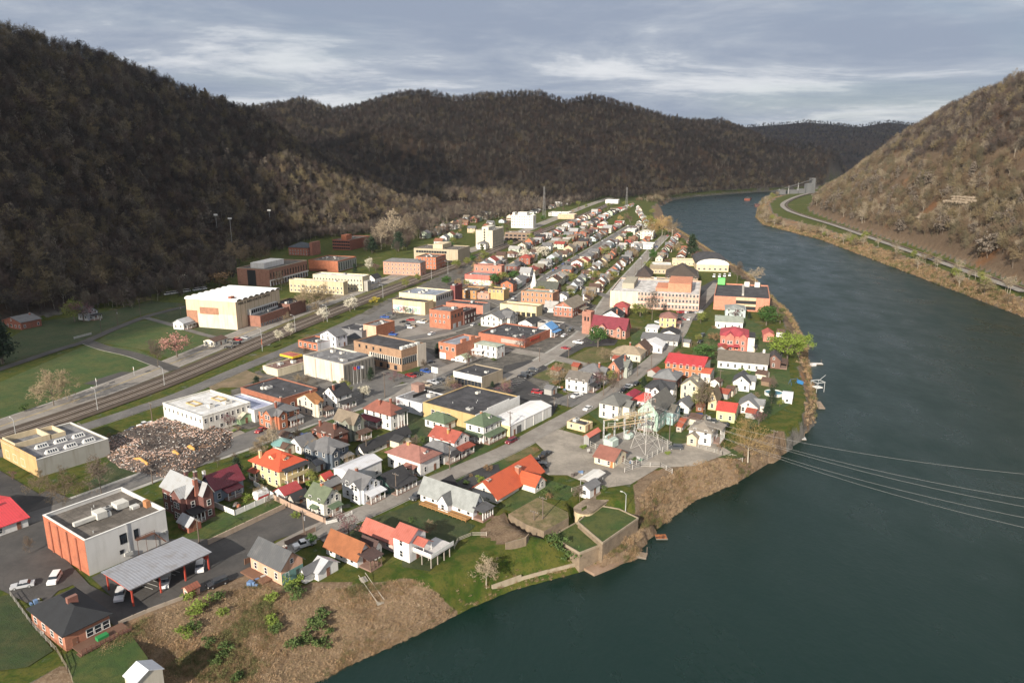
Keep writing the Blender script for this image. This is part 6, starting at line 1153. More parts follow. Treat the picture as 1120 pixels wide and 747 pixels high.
def species(key):
    if key in TREE: return TREE[key]
    k = key[0]; sd = key[1] + 11
    if k == 'bare': a = bare_tree(sd, spread=.42, nmax=4, wid=.0046); mats = (BARK, [BARK, TWIG])
    elif k == 'wide': a = bare_tree(sd, spread=.95, nmax=4, wid=.0048, trunk=.16, n0=7); mats = (BARK, [BARK, shade('leaf', (.20, .15, .09), (.27, .21, .13))])
    elif k == 'golden': a = bare_tree(sd, spread=.8, nmax=4, wid=.0036, trunk=.2, n0=7); mats = (PALE, [TAN, shade('leaf', (.34, .235, .10), (.40, .28, .13))])
    elif k == 'pale': a = bare_tree(sd, spread=.55, nmax=4, wid=.0052, trunk=.32); mats = (PALE, [PALE, shade('leaf', (.34, .28, .20), (.26, .20, .13))])
    elif k == 'blossom': a = leafy(sd, 'round', 1100, .030, 18, .36); mats = (BARK, shade('leaf', (.62, .58, .48), (.5, .46, .34)))
    elif k == 'pink': a = leafy(sd, 'round', 1300, .026, 20, .44); mats = (BARK, shade('leaf', (.42, .22, .18), (.34, .17, .14)))
    elif k == 'purple': a = leafy(sd, 'round', 700, .024, 14, .5); mats = (BARK, shade('leaf', (.16, .075, .085), (.12, .06, .06)))
    elif k == 'green': a = leafy(sd, 'round', 1500, .036, 22, .40); mats = (BARK, shade('leaf', (.035, .085, .015), (.06, .12, .025)))
    elif k == 'spring': a = leafy(sd, 'round', 1200, .030, 18, .40); mats = (BARK, shade('leaf', (.15, .175, .035), (.20, .19, .055)))
    elif k == 'willow': a = leafy(sd, 'round', 2200, .026, 26, .62); mats = (BARK, shade('leaf', (.15, .21, .025), (.12, .17, .03)))
    elif k == 'poplar': a = leafy(sd, 'column', 1100, .03, 18, .36); mats = (BARK, shade('leaf', (.07, .085, .025), (.10, .10, .035)))
    elif k == 'conifer': a = leafy(sd, 'cone', 1900, .030, 40, .30); mats = (BARK, shade('leaf', (.014, .030, .014), (.022, .040, .016)))
    elif k == 'bush': a = leafy(sd, 'bush', 420, .07, 12, .55); mats = (BARK, shade('leaf', (.05, .09, .02), (.09, .12, .03)))
    elif k == 'yellowbush': a = leafy(sd, 'bush', 420, .06, 12, .55); mats = (BARK, shade('leaf', (.42, .33, .03), (.30, .25, .04)))
    elif k == 'brownbush': a = leafy(sd, 'bush', 600, .045, 14, .6); mats = (BARK, shade('leaf', (.20, .125, .06), (.26, .16, .08)))
    elif k == 'lightbush': a = leafy(sd, 'bush', 500, .06, 12, .55); mats = (BARK, shade('leaf', (.13, .19, .025), (.18, .22, .04)))
    tr, cr = a; TREE[key] = (tr.mesh('trunk', mats[0]), cr.mesh('crown', mats[1])); return TREE[key]
NAMES = {'bare': 'bare_tree', 'wide': 'bare_tree', 'golden': 'bare_tree', 'pale': 'bare_tree', 'blossom': 'blossom_tree', 'pink': 'blossom_tree', 'purple': 'purple_leaf_tree', 'green': 'leafy_tree', 'spring': 'leafy_tree', 'willow': 'willow_tree', 'poplar': 'poplar_tree', 'conifer': 'conifer_tree', 'bush': 'bush', 'yellowbush': 'bush', 'brownbush': 'bush', 'lightbush': 'bush'}
TSEED = [0]
def tree(kind, px, py, ptop=None, label=None, wide=1.0, h=None, z=None, group=None, p=None):
    if p is None and z is None: p, z = ground_hit(px, py)
    elif p is None: p = G(px, py, z)
    elif z is None: z = float(height(p)[0][0])
    if h is None: h = max(1.0, row_z(p, ptop) - z)
    TSEED[0] += 1; tm, cm = species((kind, TSEED[0] % 4))
    t = thing(NAMES[kind], label, 'bush' if 'bush' in kind else 'tree', (p[0], p[1], z), random.uniform(0, 6.28), group); t.scale = (h * wide, h * wide, h)
    link('trunk', tm, t); link('crown', cm, t); return t
T_ = [('wide', 59, 444, 400, 'wide bare tree alone on the lawn beside the basketball court'), ('bare', 173, 401, 371, 'thin bare tree on the lawn left of the pink blossom tree'), ('pink', 194, 391, 365, 'pink blossom tree on the campus lawn', 1.2),
 ('bush', 27, 450, 441, 'dark round bush on the lawn near the highway'), ('bare', 111, 541, 497, 'dark bare tree standing between ochre workshop and warehouse', 1.1), ('wide', 72, 550, 510, 'spreading bare tree in front of the ochre workshop', 1.1), ('wide', 44, 540, 512, 'bare tree with yellowish twigs at the corner of the ochre workshop'),
 ('brownbush', 118, 480, 474, 'dark round shrub between ochre workshop and rubble'), ('bare', 238, 511, 497, 'small grey leafless tree left of the yellow house', 1.1), ('bare', 257, 506, 494, 'second small leafless tree left of the yellow house, nearer the street bend', 1.1), ('pale', 299, 493, 459, 'tall pollarded pale tree on the street in front of the orange brick house', .6),
 ('lightbush', 343, 536, 524, 'bright green bush between yellow house and white house'), ('bush', 287, 530, 523, 'dark green hedge bush under the yellow house'), ('pale', 532, 643, 606, 'leafless pale tree at the water edge below the grey-roofed house', 1.1), ('golden', 818, 505, 453, 'large golden bare tree on the bank where the power lines cross', 1.15),
 ('bare', 771, 452, 414, 'tall bare tree between cream house and tan gabled house'), ('spring', 765, 447, 424, 'yellow-green tree beside the cream gabled house'), ('bare', 713, 350, 318, 'tall bare tree in front of the peach clinic', 1.1), ('spring', 700, 346, 331, 'yellow-green spreading tree in front of the peach clinic', 1.5), ('wide', 612, 421, 397, 'brown bare tree on the grass island by the dark parking lots', 1.1),
 ('green', 654, 380, 357, 'fresh green round tree on the lot by the brick church'), ('blossom', 398, 436, 420, 'white blossom tree near the black-roofed white house'), ('spring', 380, 433, 415, 'yellowish shrubby tree beside the white blossom tree', .8), ('purple', 431, 418, 406, 'dark purple leafed tree near the brown brick office', 1.3),
 ('blossom', 354, 352, 336, 'white blossom tree between highway and railway, before the curve'), ('blossom', 383, 341, 324, 'largest white blossom tree between highway and railway', 1.1), ('blossom', 306, 373, 360, 'small white blossom tree by the highway below the gymnasium'), ('blossom', 318, 367, 353, 'sparse white blossom tree by the highway below the brick annex'),
 ('wide', 336, 340, 309, 'big bare tree thicket in front of the tan dormitory, left part'), ('wide', 355, 337, 306, 'big bare tree thicket in front of the tan dormitory, right part', 1.1), ('yellowbush', 410, 331, 324, 'golden yellow bush beside the railway', 1.4), ('bare', 308, 318, 295, 'bare tree in front of the brick library'),
 ('spring', 499, 295, 284, 'pale green street tree by the rail line, nearest of the row'), ('spring', 511, 291, 281, 'pale green street tree by the rail line, second of the row'), ('green', 518, 288, 279, 'deep green street tree by the rail line beyond the pale pair'), ('spring', 529, 285, 274, 'broad light green tree below the beige high-rise', 1.2), ('spring', 457, 309, 299, 'light green tree beside the highway in front of the brick hall'), ('spring', 444, 315, 305, 'young green tree beside the highway near the department store'), ('spring', 558, 270, 262, 'light green tree between high-rise and rail line'), ('spring', 580, 265, 255, 'light green tree in front of the clinic below the hospital'),
 ('blossom', 574, 287, 272, 'pale blossoming tree left of the far parking lot', 1.2), ('blossom', 593, 284, 268, 'pale blossoming tree near the white box houses', 1.2), ('blossom', 404, 297, 281, 'white pyramid shaped blossom tree near the science building', .8), ('conifer', 388, 299, 289, 'dark evergreen at the science building'), ('purple', 411, 297, 288, 'reddish leafless tree behind the white pyramid shaped one', 1.3),
 ('conifer', 407, 277, 257, 'dark spruce at the forest edge by the red brick slab'), ('pale', 417, 273, 238, 'tall pale sycamore at the forest edge', .8), ('pale', 432, 268, 228, 'tallest pale sycamore on the wooded slope above the brick hall', .9), ('pale', 445, 262, 232, 'broad tan tree on the slope above the brick hall', 1.2), ('conifer', 436, 275, 252, 'dark evergreen on the slope behind the brick hall'),
 ('conifer', 756, 281, 255, 'tall dark spruce beside the red-roofed white house at the river', .9), ('green', 713, 285, 272, 'clipped dark green hedge tree beside the third street', .8), ('green', 838, 356, 334, 'large round green tree between parking garage and river', 1.1), ('poplar', 853, 354, 335, 'slim olive tree leaning at the river edge'), ('willow', 861, 394, 364, 'bright lime green willow on the riverbank', 1.0), ('willow', 874, 390, 365, 'second lime green willow nearest the water', .9),
 ('bare', 806, 310, 285, 'brown bare tree behind the parking garage'), ('pale', 826, 311, 292, 'grey spreading bare tree at the river behind the parking garage', 1.3), ('golden', 713, 260, 236, 'tan bare trees at the far river bend, leftmost'), ('spring', 710, 252, 236, 'bright yellow-green tree at the far river bend', 1.4), ('golden', 724, 258, 234, 'tan bare tree at the far river bend beside the yellow-green one', 1.2), ('pale', 735, 259, 237, 'pale bare tree at the far river bend nearest the water', 1.2),
 ('wide', 776, 392, 372, 'dark evergreen looking thicket beside the red-roofed brick hall', 1.2), ('green', 772, 394, 376, 'dark green shrub mass by the curve of the front street', 1.6), ('brownbush', 782, 373, 363, 'brown shrub in front of the many-gabled red house', 1.4), ('brownbush', 608, 421, 414, 'low brown shrub on the grass island'), ('conifer', 3, 398, 345, 'very dark spruce at the left edge of the photo'),
 ('blossom', 190, 314, 301, 'grey-white blossoming thicket at the forest edge, left one', 1.5), ('blossom', 203, 314, 300, 'grey-white blossoming thicket at the forest edge, right one', 1.5), ('purple', 92, 352, 328, 'reddish bare tree by the forest edge house', 1.1), ('spring', 82, 352, 327, 'olive green tree beside the forest edge house', 1.0), ('brownbush', 240, 313, 296, 'rust coloured thicket left of the brick library', 1.6), ('wide', 262, 291, 262, 'big grey bare tree clump behind the library', 1.2), ('wide', 285, 289, 262, 'grey bare tree clump behind the penthouse of the library', 1.2), ('bare', 225, 292, 270, 'pale thin tree beside the tennis court drive'),
 ('purple', 14, 525, 515, 'small leafless shrub by the red-roofed house at the left edge'), ('bare', 33, 605, 585, 'bare shrubby tree left of the warehouse brick end'), ('bush', 610, 600, 585, 'silvery green bush at the terrace wall', 1.3), ('bush', 625, 612, 597, 'silvery green bush at the terrace wall, nearest the water', 1.3), ('green', 341, 596, 584, 'dark green bush by the white pickup'), ('bare', 634, 548, 530, 'leafless shrub beside the white canopy', 1.2), ('bare', 671, 437, 405, 'bare tree beside the steep gabled brick house', .7), ('spring', 668, 420, 403, 'brownish leafing tree by the steep gabled brick house', .8)]
for t in T_: tree(t[0], t[1], t[2], t[3], t[4], t[5] if len(t) > 5 else 1.0)
# ---- woods: the nearest trees stand alone, the rest is one mass per hillside
LIB = bpy.data.collections.new('tree_models')                 # models only; never linked to the scene
def model(name, mb, mats): o = bpy.data.objects.new(name, mb.mesh(name, mats)); LIB.objects.link(o); return o
def joined(a):
    tr, cr = a; m = MB(); m.v = list(tr.v); m.f = list(tr.f); m.m = [0] * len(tr.f); o = len(m.v); m.v += cr.v; m.f += [tuple(i + o for i in f) for f in cr.f]; m.m += list(cr.m); return m
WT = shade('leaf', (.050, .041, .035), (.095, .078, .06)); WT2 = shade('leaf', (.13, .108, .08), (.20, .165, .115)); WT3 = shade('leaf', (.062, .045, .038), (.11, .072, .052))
def forest_models(lib, a, b_, c, wid):
    out = []
    for i in range(4): out.append(joined(bare_tree(200 + i, spread=.29, nmax=3, wid=wid, n0=6)).mesh('bare_tree', [a, a if i % 2 else c]))
    for i in range(2): out.append(joined(bare_tree(210 + i, spread=.36, nmax=3, wid=wid * 1.1, n0=6)).mesh('bare_tree', [PALE, b_]))
    out.append(joined(leafy(220, 'cone', 420, .05, 30, .26)).mesh('conifer_tree', [BARK, shade('leaf', (.016, .032, .014), (.03, .045, .02))]))
    out.append(joined(bare_tree(214, spread=.6, nmax=3, wid=wid * 1.5, n0=6)).mesh('bare_tree', [BARK, shade('leaf', (.17, .14, .075), (.15, .10, .055))]))
    r = leafy(225, 'round', 320, .06, 16, .38); out.append(joined((bare_tree(214)[0], r[1])).mesh('leafy_tree', [BARK, shade('leaf', (.13, .15, .035), (.19, .17, .05))]))
    for i, me_ in enumerate(out): lib.objects.link(bpy.data.objects.new('%02d_model' % i, me_))
    return out
MODELS = forest_models(LIB, WT, WT2, WT3, .006)
LIBR = bpy.data.collections.new('tree_models_lit'); RT = shade('leaf', (.092, .080, .048), (.150, .125, .072)); RT3 = shade('leaf', (.12, .082, .052), (.17, .12, .07))  # same tree shapes, sunlight put into lighter twig colours
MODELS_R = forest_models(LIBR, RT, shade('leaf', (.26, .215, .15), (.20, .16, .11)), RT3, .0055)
def scatter_nodes(name, pts, z, scl, var, lib, seed=0):
    n = len(pts); me = bpy.data.meshes.new(name); co = np.column_stack([pts, z]).astype(np.float32); me.vertices.add(n); me.vertices.foreach_set('co', co.ravel())
    r = np.random.default_rng(seed)
    a = me.attributes.new('scl', 'FLOAT_VECTOR', 'POINT'); w_ = scl * r.uniform(.62, 1.0, n); a.data.foreach_set('vector', np.column_stack([w_, w_, scl]).astype(np.float32).ravel())
    a = me.attributes.new('rot', 'FLOAT_VECTOR', 'POINT'); a.data.foreach_set('vector', np.column_stack([r.normal(0, .05, n), r.normal(0, .05, n), r.uniform(0, 6.28, n)]).astype(np.float32).ravel())
    a = me.attributes.new('var', 'INT', 'POINT'); a.data.foreach_set('value', var.astype(np.int32))
    o = link(name, me); ng = bpy.data.node_groups.new(name, 'GeometryNodeTree'); ng.interface.new_socket('Geometry', in_out='INPUT', socket_type='NodeSocketGeometry'); ng.interface.new_socket('Geometry', in_out='OUTPUT', socket_type='NodeSocketGeometry')
    N = ng.nodes.new; gi, go = N('NodeGroupInput'), N('NodeGroupOutput'); ci = N('GeometryNodeCollectionInfo'); ci.inputs[0].default_value = lib; ci.inputs['Separate Children'].default_value = True; ci.inputs['Reset Children'].default_value = True
    ip = N('GeometryNodeInstanceOnPoints'); ip.inputs['Pick Instance'].default_value = True; L = ng.links.new
    for nm, ty, sk in (('var', 'INT', 'Instance Index'), ('rot', 'FLOAT_VECTOR', 'Rotation'), ('scl', 'FLOAT_VECTOR', 'Scale')):
        na = N('GeometryNodeInputNamedAttribute'); na.data_type = ty; na.inputs[0].default_value = nm; L(na.outputs[0], ip.inputs[sk])
    L(gi.outputs[0], ip.inputs['Points']); L(ci.outputs[0], ip.inputs['Instance']); L(ip.outputs[0], go.inputs[0]); md = o.modifiers.new('scatter', 'NODES'); md.node_group = ng; return o
def jitter_grid(x0, x1, y0, y1, d, r):
    X, Y = np.meshgrid(np.arange(x0, x1, d), np.arange(y0, y1, d)); return np.column_stack([X.ravel(), Y.ravel()]) + r.uniform(-.5, .5, (X.size, 2)) * d
r0 = np.random.default_rng(3)
PLANT = G(882, 212)
ROCKS = []
for x, y in ((1012, 238), (1028, 227), (1048, 220)):
    z = 5.0
    for _ in range(40): z = .7 * z + .3 * float(height(G(x, y, z))[0][0])
    p = G(x, y, z); ROCKS.append((p[0], p[1], z))
CLEAR = [np.array(px_poly(q)) for q in ([(0,365),(0,500),(500,283),(500,240),(330,262),(200,332)],)]
NEAR = []
for k, (nm, lab, box, d, hs) in enumerate([
    ('hillside_forest', 'leafless brown forest covering the shaded left hill', (-900, -60, 180, 1550), 5.0, (12, 20)),
    ('hillside_forest', 'dark leafless forest on the long hill closing the valley', (-800, 1500, 1350, 3100), 9.0, (15, 24)),
    ('hillside_forest', 'bluish forest on the farthest ridge', (300, 2600, 3000, 5000), 24.0, (15, 24)),
    ('hillside_forest', 'sunlit brown forest on the steep right hill', (280, 1200, 300, 2200), 6.2, (11, 19))]):
    P = jitter_grid(box[0], box[1], box[2], box[3], d, r0); z, wh, land, wat, bank = height(P)
    ok = (wh == k) & (z > [2.0, 2.5, 3, 8][k]) & ~wat & ~bank & visible_xy(P[:, 0], P[:, 1], z + 10, .06)
    dr, vz = seg_dist(P, HILLS[k][1], HILLS[k][2]); ok &= ~((~inside(P, fl_poly[k])) & (dr > 45))
    dens = fbm(P[:, 0], P[:, 1], 60, 9 + k)
    if k == 3: ok &= ~((dens > .60) & (z < 95) & (r0.random(len(P)) < .75))
    else: ok &= r0.random(len(P)) < np.clip(1.5 - dens * .9, .5, 1)
    P, z = P[ok], z[ok]; hh = r0.uniform(hs[0], hs[1], len(P)); rnd = r0.random(len(P)); foot = z < [35, 20, 9, 60][k]
    v = np.where(rnd < .72, r0.integers(0, 4, len(P)), np.where(rnd < .80, r0.integers(4, 6, len(P)), 7))
    v = np.where(foot & (rnd > .55), r0.choice([4, 5, 7, 7], len(P)), v); v = np.where((k == 3) & (rnd > .66), r0.choice([4, 7, 7, 5, 0], len(P)), v); v = np.where((rnd > .975), 6, v); v = np.where((v == 8), 7, v); v = np.where(foot & (rnd > .93) & (k == 3), 8, v); ok3 = np.hypot(P[:, 0] - PLANT[0], P[:, 1] - PLANT[1]) > 75; P, z, hh, v, foot = P[ok3], z[ok3], hh[ok3], v[ok3], foot[ok3]
    if k == 1: v = np.where((v == 7) & ~foot, 1, v)
    rnd = r0.random(len(P)); patch = fbm(P[:, 0], P[:, 1], 55, 91 + k); v = np.where((patch > .57) & (rnd < .45), r0.choice([4, 5, 7, 2], len(P)), v); v = np.where((patch < .42) & (rnd > .35), r0.choice([0, 1, 2, 3, 0, 6 if k != 2 else 0], len(P)), v); hh = hh * (.75 + .5 * patch)
    if k == 3:
        far_ = np.min([np.hypot(P[:, 0] - q[0], P[:, 1] - q[1]) for q in ROCKS], axis=0) > 15; P, z, hh, v, foot = P[far_], z[far_], hh[far_], v[far_], foot[far_]
    dist = np.hypot(P[:, 0], P[:, 1]); n_ind = {0: 60, 3: 30}.get(k, 0); order = np.argsort(dist); near = order[:n_ind]; rest = np.ones(len(P), bool); rest[near] = False
    up = (z + 60 * (fbm(P[:, 0], P[:, 1], 90, 55) - .5) > 92) if k == 3 else np.zeros(len(P), bool)
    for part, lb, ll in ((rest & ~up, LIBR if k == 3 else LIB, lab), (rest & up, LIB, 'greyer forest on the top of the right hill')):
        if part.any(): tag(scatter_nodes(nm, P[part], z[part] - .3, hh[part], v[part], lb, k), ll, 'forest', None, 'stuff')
    for i in near:
        if v[i] in (6, 8): v[i] = 7
        c = link('bare_tree' if v[i] not in (6, 8) else ('conifer_tree' if v[i] == 6 else 'leafy_tree'), (MODELS_R if k == 3 else MODELS)[v[i]], None, (P[i, 0], P[i, 1], z[i] - .3), r0.uniform(0, 6.28)); c.scale = (hh[i],) * 3
        what = {4: 'pale barked bare tree', 5: 'pale barked bare tree', 6: 'dark evergreen tree', 7: 'yellowish bare tree', 8: 'light green leafing tree'}.get(int(v[i]), 'grey-brown bare tree')
        tag(c, what + (' at the foot of the shaded left hill' if k == 0 else ' on the low slope of the sunlit right hill'), 'tree', what + ('s of the left hill foot' if k == 0 else 's of the right hill foot'))
# woods on the valley floor, around the buildings there
WOODS = [px_poly(q) for q in ([(60,346),(84,340),(150,337),(182,328),(232,316),(258,303),(258,290),(312,274),(345,262),(364,261),(400,258),(420,256),(470,240),(482,232),(300,250),(200,285),(60,330)], [(400,276),(440,281),(452,264),(500,257),(520,244),(560,238),(596,231),(640,222),(700,215.5),(722,214),(760,211.4),(830,207.6),(905,204.8),(840,205.5),(620,214),(480,228),(420,245)])]
WOODS.append(px_poly([(-60,372),(0,356),(50,348),(84,341),(120,336),(150,338),(120,330),(60,334),(-60,344)]))
for q, d, lab, hs in ((WOODS[2], 5.0, 'bare shady woods around the two houses at the far left', (6, 13)), (WOODS[0], 5.0, 'bare woods between the campus and the left hill', (8, 16)), (WOODS[1], 6.5, 'bare woods on the valley floor before the long hill', (8, 17))):
    a = np.array(q); P = jitter_grid(a[:, 0].min(), a[:, 0].max(), a[:, 1].min(), a[:, 1].max(), d, r0); z, wh, land, wat, bank = height(P); k = inside(P, a) & ~wat & (z < 3.2) & visible_xy(P[:, 0], P[:, 1], z, .05)
    k &= np.array([clear(p, 4.0) if ok_ else False for p, ok_ in zip(P, k)]) & (fbm(P[:, 0], P[:, 1], 40, 77) > (.25 if d < 6 else .40)) & (seg_dist(P, hwy)[0] > 14)
    P, z = P[k], z[k]; v = r0.choice([0, 1, 2, 3, 0, 1, 4, 6, 5, 2], len(P)); tag(scatter_nodes('woodland', P, z - .3, r0.uniform(*hs, len(P)), v, LIB, 60), lab, 'woodland', None, 'stuff')
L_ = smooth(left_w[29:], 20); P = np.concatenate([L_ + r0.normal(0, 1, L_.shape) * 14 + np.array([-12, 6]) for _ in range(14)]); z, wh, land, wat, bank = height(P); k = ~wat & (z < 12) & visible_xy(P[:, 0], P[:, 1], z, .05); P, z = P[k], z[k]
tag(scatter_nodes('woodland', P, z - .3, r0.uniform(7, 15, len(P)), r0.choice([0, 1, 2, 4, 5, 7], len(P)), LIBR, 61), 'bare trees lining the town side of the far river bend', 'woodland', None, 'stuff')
# trees between the far bank and the road below the right hill
A_ = smooth(right_w[2:7] + right_w[7:10], 8); n = 0
for i in range(150):
    t = r0.uniform(0, len(A_) - 2); j = int(t); p = A_[j] + (A_[j + 1] - A_[j]) * (t - j); tdir = A_[j + 1] - A_[j]; nr = np.array([tdir[1], -tdir[0]]) / (np.linalg.norm(tdir) + 1e-9)
    for sgn in (1, -1):
        q = p + nr * sgn * r0.uniform(2, 17); zz, _, la, wa, ba = height(q)
        if not wa[0]: break
    if wa[0] or not visible_xy(q[0], q[1], 0, .05): continue
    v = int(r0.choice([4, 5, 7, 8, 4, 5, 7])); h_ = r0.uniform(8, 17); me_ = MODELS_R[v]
    if v == 8: tree('spring', 0, 0, None, 'light green leafing tree between the far shore and the hillside road', .9, h_ * .8, float(zz[0]), 'light green leafing trees along the far shore', q); continue
    c = link('leafy_tree' if v == 8 else 'bare_tree', me_, None, (q[0], q[1], float(zz[0]) - .3), r0.uniform(0, 6.28)); c.scale = (h_,) * 3
    what = {4: 'white trunked bare tree', 5: 'white trunked bare tree', 7: 'yellowish bare tree', 8: 'light green leafing tree'}.get(v, 'brown bare tree')
    tag(c, what + ' between the far shore and the hillside road', 'tree', what + 's along the far shore'); n += 1
# brush on the banks
LIB2 = bpy.data.collections.new('brush_models')
def tuft(seed, mats, n=120, hgt=1.0, leaf=0):
    R = random.Random(seed); mb = MB()
    for i in range(n):
        a = R.uniform(0, 6.28); r = R.random() ** .5 * .9; p = Vector((math.cos(a) * r, math.sin(a) * r, -.1)); d = Vector((R.gauss(0, .5), R.gauss(0, .5), R.uniform(.25, 1))) * hgt * R.uniform(.5, 1.1); s = Vector((-d.y, d.x, 0)).normalized() * R.uniform(.010, .026)
        m_ = p + d * .6; e = p + d + Vector((d.x * .5, d.y * .5, -.35 * hgt * R.random())); mb.add([p - s, p + s, m_ + s * .7, m_ - s * .7, e], [(0, 1, 2, 3), (3, 2, 4)], 0)
    for i in range(leaf):
        a = R.uniform(0, 6.28); r = R.random() ** .5; p = Vector((math.cos(a) * r, math.sin(a) * r, R.uniform(.1, .8) * hgt)); s = Vector((R.gauss(0, 1), R.gauss(0, 1), R.gauss(0, .5))).normalized() * .11; t = s.orthogonal().normalized() * .11; mb.add([p - s, p - t, p + s, p + t], [(0, 1, 2, 3)], 1)
    return mb.mesh('brush', mats)
BR = [shade('leaf', (.34, .24, .145), (.43, .32, .205)), shade('leaf', (.27, .175, .095), (.36, .24, .13)), shade('leaf', (.09, .10, .03), (.14, .12, .045))]
for i in range(6): LIB2.objects.link(bpy.data.objects.new('%02d_brush' % i, tuft(300 + i, [BR[[0, 0, 1, 1, 0, 2][i]], BR[[0, 1, 1, 2, 2, 2][i]]], 130, [.8, 1.1, 1.0, 1.3, .7, 1.0][i], [10, 20, 40, 25, 12, 60][i])))
def in_polys(P, polys): 
    r = np.zeros(len(P), bool)
    for q in polys: r |= inside(P, np.array(q))
    return r
for nm, lab, polys, d, sc_ in (('bank_brush', 'tangle of dry pinkish brown brambles on the near river bank', [SCRUB], .60, (.45, .95)), ('bank_brush', 'dry brown brush on the steep bank below the gravel yard', [sc2], .75, (.6, 1.3)), ('bank_brush', 'brown brush under the terrace wall by the boat ramp', [sc3], .8, (.5, 1.2))):
    q = np.array(polys[0]); P = jitter_grid(q[:, 0].min(), q[:, 0].max(), q[:, 1].min(), q[:, 1].max(), d, r0); P = P[in_polys(P, polys)]; z, wh, land, wat, bank = height(P); P = P[bank]; z = z[bank]
    g = fbm(P[:, 0], P[:, 1], 12, 31); v = np.where(g > .63, r0.choice([3, 5], len(P)), np.where(g > .5, r0.integers(0, 4, len(P)), r0.choice([0, 1, 4, 0], len(P))))
    o = scatter_nodes(nm, P, z, r0.uniform(*sc_, len(P)) * (.7 + .6 * fbm(P[:, 0], P[:, 1], 6, 12)), v, LIB2, 40); tag(o, lab, 'brush', None, 'stuff')
# waterside fringe of both banks
def fringe(nm, lab, line, d, width, hs):
    L_ = smooth(line, 10); out = []
    for i in range(len(L_) - 1):
        n = max(1, int(np.linalg.norm(L_[i + 1] - L_[i]) / d)); 
        for k in range(n): out.append(L_[i] + (L_[i + 1] - L_[i]) * r0.random() + r0.normal(0, width, 2))
    P = np.array(out); z, wh, land, wat, bank = height(P); k = bank & visible_xy(P[:, 0], P[:, 1], z, .05); P, z = P[k], z[k]; v = r0.choice([0, 1, 2, 3, 4, 5, 2, 3], len(P))
    tag(scatter_nodes(nm, P, z, r0.uniform(*hs, len(P)), v, LIB2, 50), lab, 'brush', None, 'stuff')
fringe('bank_brush', 'rough brush along the town side waterline downstream', left_w[16:28], .25, 2.6, (.7, 1.8)); fringe('bank_brush', 'tan and green brush along the far shore', right_w[2:10], .10, 7.0, (1.0, 2.6)); fringe('bank_brush', 'thin fringe of weeds along the near waterline', left_w[3:11], .25, 1.5, (.3, .8))
for i, (x, y) in enumerate([(240,672),(215,690),(222,684),(213,700),(208,672),(205,706),(228,712),(244,686),(297,673),(325,668),(322,660),(298,690),(300,696),(345,690),(352,700),(335,697),(360,690),(320,705),(235,725),(258,735),(247,716),(350,684)]):
    tree('lightbush' if i < 13 and i % 3 else 'bush', x, y, None, ('yellow-green' if i < 13 and i % 3 else 'dark green') + ' bush among the dry brambles of the near bank', 1.3, random.uniform(1.6, 3.2), z=float(height(G(x, y, -4))[0][0]), group='green bushes among the near brambles', p=G(x, y, -4))
# ================================================================ vehicles
def car_model(kind):
    ln, wd, prof = {'sedan': (4.7, 1.82, [(0, .75), (.02, .85), (.28, .95), (.40, 1.42), (.72, 1.42), (.86, .98), (1, .9)]), 'suv': (4.7, 1.9, [(0, .85), (.02, 1.0), (.24, 1.08), (.34, 1.68), (.94, 1.66), (1, 1.05), (1, 1.0)]), 'pickup': (5.5, 1.95, [(0, .85), (.02, 1.0), (.25, 1.08), (.33, 1.75), (.55, 1.75), (.58, 1.1), (1, 1.1)]), 'van': (5.4, 2.0, [(0, .9), (.02, 1.1), (.12, 1.25), (.22, 2.1), (.98, 2.1), (1, 1.2), (1, 1.1)])}[kind]
    pts = [((x - .5) * ln, z) for x, z in prof]; n = len(pts); hw = wd / 2; mb = MB(); low = .32; belt = max(pts[2][1], .95)
    L_ = [(p[0], z) for p in pts for z in ()]
    up = [(x, min(z, belt)) for x, z in pts]; vs = []
    for sg in (-1, 1): vs += [(x, sg * hw, z) for x, z in up] + [(x, sg * hw, low) for x, z in up]
    fs = [(i, i + 1, 2 * n + i + 1, 2 * n + i) for i in range(n - 1)]
    fs += [(n + i, i, 0 + i + 1 - 1 + 1, n + i + 1) if False else (n + i, n + i + 1, i + 1, i) for i in range(n - 1)] + [(2 * n + i, 2 * n + i + 1, 3 * n + i + 1, 3 * n + i) for i in range(n - 1)]
    fs += [(0, 2 * n, 3 * n, n), (n - 1, 2 * n - 1, 4 * n - 1, 3 * n - 1)]; mb.add(vs, fs)
    cab = [(x, z) for x, z in pts if z >= belt - .001]; c0, c1 = (pts[2], pts[3], pts[4], pts[5]), None; iw = hw * .82
    g = MB(); q = c0; gv = [(q[0][0] + .05, -hw * .96, belt - .02), (q[1][0], -iw, q[1][1] - .05), (q[2][0], -iw, q[2][1] - .05), (q[3][0] - .05, -hw * .96, belt - .02)]; gv += [(x, -y, z) for x, y, z in gv]; g.add(gv, [(0, 3, 2, 1), (4, 5, 6, 7), (0, 1, 5, 4), (2, 3, 7, 6)])
    r = MB(); r.box(q[1][0] - .06, q[2][0] + .06, -iw - .02, iw + .02, q[1][1] - .05, q[1][1] + .01)
    for x in ((q[1][0] + q[2][0]) / 2,):
        for sg in (-1, 1): r.box(x - .06, x + .06, sg * iw - .04 if sg < 0 else iw, sg * iw if sg < 0 else iw + .09, belt, q[1][1] - .05)
    wh = MB(); wh.tube((0, -.12, 0), (0, .12, 0), .34, n=12); wh.tube((0, -.13, 0), (0, .13, 0), .19, n=8, mi=1)
    li = MB().box(-ln / 2 - .02, -ln / 2 + .05, -hw + .1, -hw + .5, .62, .78)
    return dict(body=mb, glass=g, roof=r, wheel=wh.mesh('wheel', [BLACKP, STEEL]), ln=ln, hw=hw, light=li.mesh('headlight', TRIM), top=q[1][1])
CARM = {}
